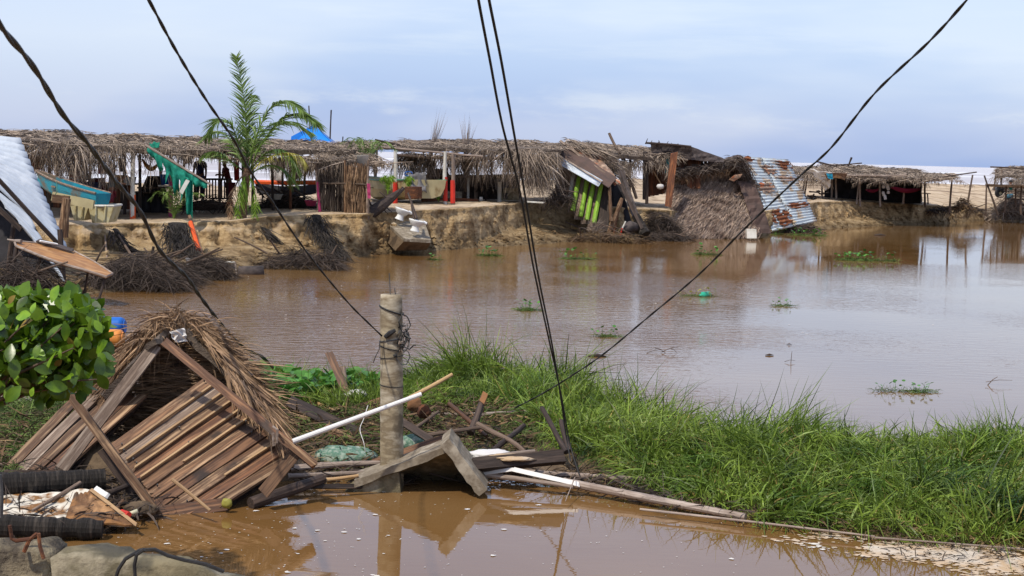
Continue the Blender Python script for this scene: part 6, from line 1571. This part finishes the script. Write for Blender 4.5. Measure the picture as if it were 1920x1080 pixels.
put('clamp', MB().tube([W(722, 632, YPO - .13), W(732, 624, YPO - .15), W(741, 619, YPO - .13)], [.022, .028, .018], 7), 'rubber', T)
put('clamp', MB().tube([W(738, 668, YPO - .12), W(744, 665, YPO - .12)], [.018, .016], 7), 'rubber', T)
put('wire_end', MB().tube([W(757, 650, YPO - .1), W(768, 655, YPO - .12), W(775, 648, YPO - .15), W(780, 647, YPO - .15)], .008, 5), 'rubber', T)
put('wire_end', MB().tube([W(757, 627, YPO - .1), W(763, 630, YPO - .12), W(769, 635, YPO - .15)], .012, 5), 'rubber', T)
put('wire_end', MB().tube([W(712, 640, YPO - .1), W(711, 655, YPO - .12), W(704, 668, YPO - .15), W(700, 680, YPO - .15)], .005, 5), 'rubber', T)
for px in (732, 742): put('reinforcing_bar', MB().tube([W(px, 556, YPO), W(px - 2, 540 if px == 742 else 512, YPO)], .006, 5), 'metal_dark', T)
# ---- concrete slabs in a tent shape at its foot
T = thing('broken_slab', 'broken concrete slabs leaning together like a tent over the pole foot', 'concrete slab', W(800, 925, 14.2))
rg = W(834, 828, 14.15); rb = W(838, 815, 15.1)
def slabp(p0, p1, thick, depth, nm, z0=0):
    p0, p1 = V3(p0), V3(p1); S = 10; vs = []; dn = V3((0, 0, -1)) if abs((p1 - p0).x) > abs((p1 - p0).z) * 1.6 else V3((-.72, 0, -.62))
    for i in range(S + 1):
        p = p0.lerp(p1, i / S); j1 = U(-.006, .006); j2 = U(-.012, .012)
        for (dy, k) in ((0, 0), (depth, 0), (depth, 1), (0, 1)): vs.append(p + V3((0, dy, 0)) + dn * (k * thick + (j2 if k else j1)))
    fs = [(i * 4 + k, i * 4 + (k + 1) % 4, i * 4 + 4 + (k + 1) % 4, i * 4 + 4 + k) for i in range(S) for k in range(4)] + [(0, 3, 2, 1), (S * 4, S * 4 + 1, S * 4 + 2, S * 4 + 3)]
    put(nm, MB().add(vs, fs), 'concrete', T)
slabp(W(664, 901, 14.15), W(836, 837, 14.1), .075, .45, 'slab')
slabp(W(842, 822, 14.03), W(914, 918, 14.0), .12, .55, 'slab')
put('footing', MB().prism([W(640, 926, 14.19), W(672, 903, 14.19), W(746, 875, 14.19), W(752, 930, 14.19)], (0, .3, 0)), 'block', T)
ap_ = W(835, 843, 14.13); lf_ = W(690, 900, 14.2); rf_ = W(900, 921, 14.05); bl_ = V3((lf_.x + .15, 15.0, -.12)); br_ = V3((rf_.x - .05, 15.0, -.12))
put('underside', MB().add([lf_, ap_, rf_, br_, bl_, ap_ + V3((0, .5, .02)), lf_ + V3((0, .9, .02)), rf_ + V3((0, .9, .02))], [(0, 1, 4), (1, 3, 4), (1, 2, 3)]), 'block', T, solid=.03)
# ---- palm logs, peeling panel and blocks at bottom left
pole('palm_log', W(-60, 913, 13.0), W(196, 900, 13.5), .125, .11, 'palm_log', n=16, S=26, rough=.09, label='ringed dark palm log lying under the board hut', cat='log', bend=.005)
pole('palm_log', W(-60, 985, 12.0), W(192, 992, 12.2), .10, .085, 'palm_log', n=14, S=20, rough=.13, label='lower dark palm log just above the concrete blocks', cat='log', bend=.01)
T = thing('peeling_panel', 'white peeling board stained orange with a dark lower edge', 'panel', W(120, 975, 12.6))
put('face', sheet([W(-20, 978, 12.3), W(255, 984, 12.4), W(172, 921, 13.0), W(-20, 930, 13.1)], 18, 8, crinkle(.035, 5)), 'peeling', T, solid=.025)
put('rusty_half', sheet([W(120, 980, 12.28), W(250, 985, 12.35), W(172, 922, 12.95), W(140, 926, 12.95)], 8, 6, crinkle(.03, 5)), 'rust_board', T, solid=.015)
board('edge_batten', W(172, 919, 12.9), W(256, 984, 12.3), .03, .02, V3((0, -1, .5)), 'pale_strip', T)
board('broken_batten', W(178, 915, 12.9), W(202, 930, 12.8), .05, .02, V3((0, -1, .5)), 'pvc', T)
b = MB().tube([W(232, 960, 12.6), W(242, 964, 12.5), W(258, 958, 12.5)], [.018, .02, .02], 8); tb_ = put('plastic_tube', b, 'tub', org=W(232, 960, 12.6), smooth=True, label='small cream tube with a red cap at the foot of the hut brace', cat='tube')
b = MB().tube([W(228, 960, 12.55), W(242, 965, 12.45)], [.025, .026], 8); put('cap', b, 'red_paint', tb_)
lump('mud_clump', 'muddy rubble lump between the hut brace and the peeling panel', 262, 955, 12.9, .16, .07, 'mud', 'rubble', 4)
def rock(name, label, poly, Yn, dep, m, cat='block'):
    T = thing(name, label, cat, W(poly[0][0], poly[0][1], Yn), 'broken concrete blocks in the foreground')
    top = [W(x, y, Yn) for x, y in poly]; n = len(top)
    mb = MB(); vs = []; rows_ = [(0, -1.6, 0), (0, -.35, 0), (-.0, -.03, .0), (.03, .0, .0), (dep * .5, .0, .02), (dep, -.04, 0), (dep + .03, -1.5, 0)]
    for i in range(n * 4 - 3):
        s = i / 4; a = top[int(min(s, n - 2))].lerp(top[int(min(s, n - 2)) + 1], s - int(min(s, n - 2)))
        for (dy, dz, _) in rows_:
            q = a + V3((0, dy, dz)); q = q + V3((nz3(q.x * 3, q.y * 3, q.z * 3), nz3(q.y * 3, q.z * 3, q.x * 3), nz3(q.z * 3, q.x * 3, 9 + q.y * 3))) * .055
            vs.append(q)
    k = len(rows_); m2 = n * 4 - 3
    mb.add(vs, [(i * k + j, (i + 1) * k + j, (i + 1) * k + j + 1, i * k + j + 1) for i in range(m2 - 1) for j in range(k - 1)] + [tuple(range(k)), tuple((m2 - 1) * k + j for j in range(k))[::-1]])
    put('body', mb, m, T, smooth=True)
    return T
rock('concrete_block', 'crumbling rusty concrete block at the bottom left corner with bent rods', [(-60, 1026), (0, 1024), (50, 1028), (98, 1038)], 8.1, .3, 'block_pale')
rock('concrete_block', 'long mossy concrete block tapering right at the bottom edge under the black hose', [(104, 1040), (125, 1030), (170, 1030), (260, 1046), (340, 1064), (425, 1086), (520, 1116)], 8.0, .26, 'block')
T = thing('rusty_rods', 'bent rusty reinforcing rods sticking out of the corner block', 'rods', W(40, 1020, 8.1))
for s in ([(18, 985), (22, 1010), (30, 1014), (60, 1010)], [(70, 1000), (55, 1012), (45, 1035)], [(72, 1000), (75, 1025), (82, 1048)], [(0, 890), (3, 930), (2, 970)]):
    put('rod', MB().tube([W(x, y, 8.0) for x, y in s], .012, 6), 'wood_rust' if s[0][0] > 5 else 'metal_dark', T)
b = MB().tube([W(x, y, 7.75) for x, y in ((215, 1090), (222, 1068), (235, 1048), (262, 1032), (290, 1030), (315, 1042), (345, 1050), (385, 1058), (420, 1072))], .011, 6)
b.tube([W(x, y, 7.7) for x, y in ((254, 1090), (252, 1060), (256, 1040), (270, 1030))], .011, 6)
put('hose_loop', b, 'rubber', org=W(262, 1032, 7.7), label='loop of thin black hose lying over the long mossy block', cat='hose')
# rubbish round the logs and the hut foot
rt_ = []
for x, y in sample([(-40, 890), (200, 890), (330, 960), (240, 985), (100, 1000), (-60, 1010)], 1500): rt_.append((x, y, U(0, .16)))
vt, f = strands(rt_, [(U(-1, 1), U(-1, 1), U(-.2, .4)) for _ in rt_], [U(.06, .35) for _ in rt_], [U(.008, .03) for _ in rt_], .15, 3, .12); vt[:, 2] = np.maximum(vt[:, 2], .003)
putnp('rubbish', vt, f, 'debris', org=(0, 0, 0), kind='stuff', label='dark sodden rubbish round the palm logs at bottom left', cat='rubbish')
for a, b_, w, m_, lab in (((150, 905, 13.2), (60, 958, 12.5), 8, 'wood_grey', 'short grey stick across the peeling panel'), ((205, 925, 13.1), (262, 900, 13.4), 12, 'wood_dark', 'dark broken stick at the end of the upper palm log'),
        ((230, 940, 13.0), (190, 985, 12.3), 9, 'wood', 'brown stick leaning beside the red capped tube'), ((-20, 868, 14.4), (60, 880, 14.2), 9, 'wood_grey', 'pale stick on the rubbish left of the board hut')):
    stick('stick', lab, a, b_, w, m_)
# ---- barrels behind the bush
def barrel(label, px0, px1, py, Y, r, m):
    T = thing('barrel', label, 'barrel', W((px0 + px1) / 2, py + 15, Y), 'plastic barrels behind the leafy bush'); a, b_ = W(px0, py, Y), W(px1, py, Y); L = (b_ - a)
    put('body', MB().tube([a - L.normalized() * .001, a + L * .06, a + L * .3, a + L * .33, a + L * .36, a + L * .66, a + L * .69, a + L * .72, a + L * .94, b_], [r * .8, r, r, r * 1.04, r, r, r * 1.04, r, r, r * .86], 24), m, T, smooth=True)
    put('lid', MB().tube([b_, b_ + L.normalized() * .02], [r * .7, r * .66], 20), m, T)
barrel('blue plastic barrel lying half hidden behind the leafy bush', 120, 232, 612, 18.6, .125, 'blue_plastic')
barrel('orange plastic barrel just below the blue one', 125, 229, 634, 18.0, .115, 'orange_plastic')
pole('mooring_bank', W(60, 660, 18.4), W(240, 655, 18.2), .12, .1, 'wood_dark', label='dark log carrying the two plastic barrels', cat='log')

# ---- leafy bush: every leaf a part
T = thing('almond_bush', 'bush of big glossy green leaves at the left edge', 'bush', W(60, 760, 9.6))
mat('leaf_old', (.30, .24, .03), (.20, .12, .03), scale=3, rough=.5, bump=0, objr=.3, trans=.2)
LM = [leaf_mesh('leaf', L, w, c) for L, w, c in ((.17, .10, .12), (.15, .095, .25), (.19, .105, .2), (.13, .085, .1))]
for me in LM: me.materials.append(MATS['leaf'])
LOLD = leaf_mesh('leaf', .12, .07, .3); LOLD.materials.append(MATS['leaf_old'])
tips = []
root = W(-90, 800, 9.9)
for q in range(30):
    tx, ty = random.choice([(U(-60, 60), U(560, 720)), (U(20, 150), U(560, 690)), (U(90, 185), U(580, 660)), (U(60, 190), U(640, 720))]); tY = U(9.0, 10.3)
    tip = W(tx, ty, tY); mid = root.lerp(tip, .55) + V3((0, 0, U(0, .15)))
    put('branch', MB().tube([root, mid, tip], [.016, .011, .005], 5), 'branch', T); tips.append((tip, (tip - mid).normalized())); tips.append((root.lerp(tip, .8) + V3((0, 0, .04)), (tip - mid).normalized()))
cnt = 0
edge = [(-40, 548), (40, 544), (120, 545), (165, 560), (195, 600), (200, 640), (192, 675), (168, 700), (160, 735), (130, 715), (95, 762), (60, 735), (20, 770), (-40, 745)]
for q in range(285):
    if q < 150:
        tp0, d0 = tips[q % len(tips)]; p = tp0 + V3((U(-.09, .09), U(-.12, .12), U(-.09, .09)))
    else:
        while True:
            x, y = U(-50, 205), U(545, 745)
            if inside(x, y, edge): break
        p = W(x, y, U(9.0, 10.1)); d0 = V3((U(-.3, 1), -.3, U(0, .5)))
    up_ = random.random() < .55
    yv = (V3((U(-1, 1), U(-1, .3), U(.1, 1))) if up_ else V3((U(-.7, .7), U(-.8, .2), U(-1.3, -.3)))).normalized()
    nv = V3((U(-.6, .6), -.7 + U(-.4, .4), U(.1, 1.0))); nv = (nv - yv * nv.dot(yv)).normalized(); xv = yv.cross(nv)
    mw = Matrix((xv, yv, nv)).transposed().to_4x4(); mw.translation = p
    sc = random.choice((U(.4, .6), U(.55, .85), U(.7, .95))); mw = mw @ Matrix.Scale(sc, 4)
    link('leaf', LOLD if q % 19 == 3 else random.choice(LM), None, T, mw)
LF = [(U(-.5, .5)) for _ in range(1)]
# inner mass of leaves further back, beyond the first three hundred
V_, F_ = [], []
for q in range(1500):
    while True:
        x, y = U(-60, 195), U(555, 735)
        if inside(x, y, edge): break
    p = W(x, y, U(9.3, 10.8)); yv = V3((U(-1, 1), U(-1, 1), U(-1, 1))).normalized(); xv = yv.orthogonal(); o_ = len(V_)
    xv = (Matrix.Rotation(U(0, 6), 3, yv) @ xv)
    for t_, ww in ((0, .2), (.35, 1), (.7, .8), (1, .1)): V_ += [p + yv * t_ * .12 - xv * .036 * ww, p + yv * t_ * .12 + xv * .036 * ww]
    F_ += [(o_ + k * 2, o_ + k * 2 + 1, o_ + k * 2 + 3, o_ + k * 2 + 2) for k in range(3)]
putnp('inner_leaves', np.array([A(p) for p in V_]), np.array(F_), 'leaf', T, kind='stuff')

# ---- left corrugated sheet hut and the tilted table
T = thing('tin_lean_to', 'white corrugated metal roof slumped over a dark doorless hut at the left edge', 'shack', W(60, 540, 33.5))
corr('corrugated_sheet', [W(-130, 246, 36), W(36, 257, 36.5), W(126, 466, 34.4), W(-90, 268, 33.6)], 15, .05, 'zinc_white', T, 12, .06, True)
corr('corrugated_sheet', [W(-40, 330, 33.4), W(50, 398, 33.6), W(124, 532, 33.0), W(62, 448, 33.2)], 4, .035, 'zinc_white', T, 12, .05, True)
put('interior_shade', sheet([W(-90, 300, 36.2), W(20, 330, 36.2), W(112, 520, 34.6), W(-90, 575, 34.6)], 6, 6, crinkle(.1)), 'cloth_dark', T, solid=.05)  # black sheet stands in for the shade inside the hut
board('rafter', W(-20, 318, 33.3), W(128, 478, 33.9), .09, .07, V3((0, -1, 0)), 'wood_dark', T)
board('rafter', W(-60, 340, 33.4), W(40, 430, 33.4), .12, .07, V3((0, -1, 0)), 'wood_dark', T)
for a, b_ in (((8, 580), (30, 400)), ((100, 560), (30, 470)), ((118, 540), (112, 430))): pole('post', W(*a, 33.8), W(*b_, 33.8), .07, .06, 'wood_dark', T)
T = thing('tilted_table', 'tilted plywood tabletop on thin legs in front of the white corrugated roof', 'table', W(100, 565, 30.4))
tp2 = [(27, 452), (80, 457), (128, 466), (175, 490), (211, 513), (199, 519), (155, 505), (108, 492), (74, 479), (30, 461)]
PT2 = Plane((27, 455, 30.6), (205, 516, 30.2), (120, 462, 31.4))
put('tabletop', MB().prism([PT2.at(*p) for p in tp2], PT2.n * -.04 if PT2.n.z > 0 else PT2.n * .04), 'ply', T)
ed = [PT2.at(*p, .0) for p in tp2]; put('edging', MB().tube(ed + [ed[0]], .028, 6), 'bamboo_grey', T)
board('tray', PT2.at(70, 455, .05) , PT2.at(135, 474, .05), .16, .04, V3((0, -.3, 1)), 'tar', T); board('tray', PT2.at(74, 460, .10), PT2.at(106, 466, .10), .05, .03, V3((0, -.3, 1)), 'pvc', T)
for a, b_, r in (((10, 572, 30.3), (31, 464, 30.5), .05), ((57, 556, 30.3), (75, 482, 30.4), .045), ((155, 560, 30.9), (166, 502, 30.8), .03), ((180, 577, 30.0), (198, 518, 30.2), .032)):
    pole('leg', W(*a), W(*b_), r, r * .9, 'wood_dark', T)
pole('branch_end', W(14, 449, 30.7), W(40, 453, 30.6), .02, .05, 'bamboo_grey', T)

# ---- hanging cables
def cable(label, pts, r0, r1, m='rubber', twist=True, name='power_cable', group='snapped cables hanging across the view', pitch=.62):
    P = [W(*p) for p in pts]; T = thing(name, label, 'cable', P[-1], group)
    def cr(s):
        i = min(int(s), len(P) - 2); t = s - i; a = P[max(i - 1, 0)]; b_, c = P[i], P[i + 1]; d = P[min(i + 2, len(P) - 1)]
        return .5 * ((2 * b_) + (c - a) * t + (2 * a - 5 * b_ + 4 * c - d) * t * t + (3 * b_ - a - 3 * c + d) * t ** 3)
    S = len(P) - 1; n = 60 * S; C = [cr(S * i / n) for i in range(n + 1)]; acc = 0
    stv = [[], [], []]; rad = []
    for i, c in enumerate(C):
        if i: acc += (c - C[i - 1]).length
        d = (C[min(i + 1, n)] - C[max(i - 1, 0)]).normalized(); a = d.cross(V3((0, 1, 0))).normalized(); b_ = d.cross(a); r = r0 + (r1 - r0) * i / n; rad.append(r)
        for k in range(2):
            an = acc / pitch * 2 * math.pi + k * math.pi; stv[k].append(c + (a * math.cos(an) + b_ * math.sin(an)) * r * .62)
    if twist:
        for k in range(2): put('strand', MB().tube(stv[k], rad, 6), m, T, smooth=True)
    else: put('wire', MB().tube(C, rad, 6), m, T, smooth=True)
cable('thickest twisted cable, leftmost, sagging down to the board hut', [(-30, -10, 5.2), (0, 48, 5.6), (62, 125, 6.6), (118, 215, 7.8), (165, 270, 8.6), (215, 338, 9.8), (262, 395, 11), (300, 470, 12.2), (350, 520, 13.6), (378, 560, 14.8), (425, 620, 16.5), (462, 655, 17.6), (490, 668, 18.2), (512, 690, 18.8)], .0086, .014, pitch=1.15)
cable('twisted cable running from the top edge past the coconut palm to the pole', [(262, -30, 8.0), (280, 2, 8.2), (330, 95, 8.9), (385, 185, 9.8), (438, 262, 10.6), (470, 322, 11.2), (510, 378, 11.8), (555, 445, 12.5), (600, 505, 13.1), (655, 570, 13.8), (690, 605, 14.2), (716, 630, 14.38)], .0070, .0058)
cable('left one of the two steep wires falling from the top centre', [(893, -30, 11), (898, 5, 11.1), (918, 110, 11.7), (942, 235, 12.4), (975, 360, 13.0), (1000, 500, 13.8), (1030, 640, 14.4), (1052, 740, 14.8), (1068, 830, 15.0), (1086, 890, 14.7)], .013, .007, twist=False)
cable('right one of the two steep wires falling from the top centre', [(912, -30, 11), (918, 5, 11.1), (940, 115, 11.7), (962, 240, 12.4), (985, 370, 13.0), (1008, 510, 13.8), (1034, 640, 14.4), (1050, 735, 14.8), (1062, 820, 15.0), (1070, 865, 14.8)], .013, .007, twist=False)
cable('long slanting cable rising from the grass to the top right corner', [(1835, -30, 9.0), (1810, 3, 9.2), (1740, 80, 9.8), (1640, 175, 10.6), (1560, 275, 11.4), (1500, 330, 12.0), (1400, 425, 12.9), (1310, 515, 13.7), (1215, 595, 14.4), (1130, 665, 15.0), (1060, 712, 15.6), (1010, 742, 16.0), (965, 765, 16.4)], .0074, .0062)
cable('thin loose wire curling below the white pipe', [(690, 760, 15.2), (682, 785, 15.1), (675, 805, 15.0), (682, 830, 14.9), (685, 848, 14.9)], .004, .004, 'pvc', False, 'loose_wire')
cable('frayed wire ends dangling at the waterline in front of the bamboo log', [(1078, 895, 14.2), (1070, 915, 14.0), (1060, 940, 13.7)], .006, .004, 'bamboo_grey', False, 'loose_wire')

# ---- people
def person(label, foot, H, face, pose, shirt, legs, skin='skin', cap=None, sit=False, shoes='white_paint', longs=False):
    """foot: world point; face: heading angle; pose: list of (left arm elbow, hand, right arm elbow, hand) as body-space offsets from the shoulders in metres at H=1.7"""
    k = H / 1.7; T = thing('person', label, 'person', foot); rot = Matrix.Rotation(face, 4, 'Z')
    def X(x, y, z): return rot @ V3((x * k, y * k, z * k)) + foot
    hz = .90 if not sit else .50
    lean = pose.get('lean', 0)
    J = {'pel': (0, 0, hz), 'wai': (0, .02 + lean * .3, hz + .18), 'che': (0, .02 + lean * .7, hz + .40), 'nec': (0, .01 + lean, hz + .55), 'nk2': (0, .02 + lean, hz + .61), 'hd': (0, .035 + lean * 1.1, hz + .68), 'hd2': (0, .02 + lean * 1.1, hz + .77)}
    E = [('pel', 'wai'), ('wai', 'che'), ('che', 'nec'), ('nec', 'nk2'), ('nk2', 'hd'), ('hd', 'hd2')]
    Rr = {'pel': (.155, .11), 'wai': (.14, .10), 'che': (.17, .11), 'nec': (.09, .075), 'nk2': (.055, .058), 'hd': (.075, .095), 'hd2': (.072, .09)}
    for s, sd_ in ((-1, 'l'), (1, 'r')):
        el, ha = pose.get(sd_, ((.05, .02, -.28), (.06, .10, -.53)))
        sh = (s * .185, .01 + lean * .95, hz + .50)
        J['sh' + sd_] = sh; J['el' + sd_] = (sh[0] + s * el[0], sh[1] + el[1], sh[2] + el[2]); J['wr' + sd_] = (sh[0] + s * ha[0], sh[1] + ha[1], sh[2] + ha[2])
        J['hn' + sd_] = (J['wr' + sd_][0], J['wr' + sd_][1] + .05, J['wr' + sd_][2] - .05)
        E += [('nec', 'sh' + sd_), ('sh' + sd_, 'el' + sd_), ('el' + sd_, 'wr' + sd_), ('wr' + sd_, 'hn' + sd_)]
        Rr.update({'sh' + sd_: (.065, .065), 'el' + sd_: (.043, .043), 'wr' + sd_: (.03, .03), 'hn' + sd_: (.04, .022)})
        st = pose.get('stride', .0) * s
        if sit: kn, an = (s * .12, .42, hz - .0), (s * .13, .42, .08)
        else: kn, an = (s * .11, st * .5 + .02, .48), (s * .12, st, .08)
        J['hp' + sd_] = (s * .10, 0, hz - .06); J['kn' + sd_] = kn; J['an' + sd_] = an; J['to' + sd_] = (an[0] * 1.1, an[1] + .15, .03)
        E += [('pel', 'hp' + sd_), ('hp' + sd_, 'kn' + sd_), ('kn' + sd_, 'an' + sd_), ('an' + sd_, 'to' + sd_)]
        Rr.update({'hp' + sd_: (.10, .10), 'kn' + sd_: (.06, .06), 'an' + sd_: (.042, .042), 'to' + sd_: (.045, .03)})
    def skinned(name, edges, grow, m, root='pel'):
        names = []
        for a, b_ in edges:
            for x in (a, b_):
                if x not in names: names.append(x)
        me = bpy.data.meshes.new(name); me.from_pydata([X(*J[x]) - foot for x in names], [(names.index(a), names.index(b_)) for a, b_ in edges], []); me.update()
        o = link(name, me, m, T, Matrix.Translation(foot))
        sk = o.modifiers.new('skin', 'SKIN'); lay = me.skin_vertices[0] if me.skin_vertices else None
        if lay is None:
            bm = __import__('bmesh').new(); bm.from_mesh(me); bm.verts.layers.skin.verify(); bm.to_mesh(me); bm.free(); lay = me.skin_vertices[0]
        for i, x in enumerate(names):
            lay.data[i].radius = (Rr[x][0] * k + grow, Rr[x][1] * k + grow); lay.data[i].use_root = (x == root)
        sb = o.modifiers.new('sub', 'SUBSURF'); sb.levels = 2; sb.render_levels = 2
        return o
    skinned('body', E, 0, skin)
    te = [('pel', 'wai'), ('wai', 'che'), ('che', 'nec')]
    for sd_ in 'lr':
        J['sl' + sd_] = tuple(J['sh' + sd_][i] * .35 + J['el' + sd_][i] * .65 for i in range(3)); Rr['sl' + sd_] = (.055, .055); te += [('nec', 'sh' + sd_), ('sh' + sd_, 'sl' + sd_)]
    skinned('shirt', te, .014, shirt)
    le = []
    for sd_ in 'lr':
        f = .98 if longs else .85; a, b_ = (J['hp' + sd_], J['kn' + sd_]); J['sk' + sd_] = tuple(a[i] * (1 - f) + b_[i] * f for i in range(3)); Rr['sk' + sd_] = (.085, .085)
        le += [('pel', 'hp' + sd_), ('hp' + sd_, 'sk' + sd_)]
        if longs: le += [('sk' + sd_, 'an' + sd_)]
    skinned('trousers' if longs else 'shorts', le, .016, legs)
    hd = X(*J['hd2']); fr = rot.to_3x3() @ V3((0, 1, 0))
    put('hair' if not cap else 'cap', MB().lathe([(.112 * k, -.02 * k), (.115 * k, .03 * k), (.09 * k, .08 * k), (.04 * k, .105 * k), (0, .11 * k)], 14, hd - fr * .012 * k), cap or 'hair', T, smooth=True)
    if cap: put('peak', MB().prism([hd + rot.to_3x3() @ (V3((x, y, .0)) * k) for x, y in ((-.08, .07), (-.06, .17), (0, .20), (.06, .17), (.08, .07))], (0, 0, .015)), cap, T)
    put('nose', MB().tube([X(0, J['hd'][1] + .09, J['hd'][2] + .02), X(0, J['hd'][1] + .115, J['hd'][2] - .005)], [.008 * k, .014 * k], 6), skin, T)
    for sd_ in 'lr':
        a = X(*J['an' + sd_]); b_ = X(*J['to' + sd_]); put('shoe', MB().tube([a - (b_ - a) * .3 - V3((0, 0, .03)), a.lerp(b_, .4) - V3((0, 0, .01)), b_ + V3((0, 0, .015))], [.048 * k, .055 * k, .04 * k], 10), shoes, T, smooth=True)
    return T
person('standing man in a dark shirt, maroon shorts and cap reaching right with one arm', W(207, 412, 44.4), 1.66, R(-70), {'l': ((.03, .24, -.14), (.0, .46, .02)), 'r': ((.06, .1, -.26), (.02, .34, -.22)), 'lean': .06}, 'cloth_slate', 'cloth_maroon', cap='cloth_navy')
person('seated person seen as a dark silhouette behind the slatted table', W(375, 376, 52.3), 1.66, R(175), {}, 'cloth_navy', 'cloth_navy', sit=False, longs=True)
person('person in a maroon top bending beside the coconut palm', W(430, 388, 50.6), 1.6, R(120), {'l': ((.02, .18, -.2), (.0, .4, -.18)), 'lean': .16}, 'cloth_maroon', 'cloth_maroon', longs=True)
person('person in a green shirt and pale yellow trousers at the right edge', W(1893, 391, 91), 1.75, R(75), {'l': ((.05, .2, -.1), (.05, .42, -.05)), 'r': ((.05, .22, -.08), (.05, .46, -.02))}, 'cloth_green', 'cloth_cream', longs=True, shoes='cloth_dark')
b = MB().tube([W(1893, 364, 90.6), W(1893.5, 371, 90.6)], [.23, .2], 12); 
put('blue_waist_cloth', b, 'cloth_sky', org=W(1893, 364, 90.6), smooth=True, label='sky blue cloth tied at the waist of the person in green', cat='cloth')
T = thing('bench', 'low dark bench beside the silhouetted people', 'bench', W(412, 385, 50))
board('seat', W(396, 372, 50), W(436, 372, 50), .35, .05, V3((0, 0, 1)), 'wood_dark', T)
for px in (399, 433): board('leg', W(px, 386, 50), W(px, 373, 50), .08, .06, V3((0, -1, 0)), 'wood_dark', T)
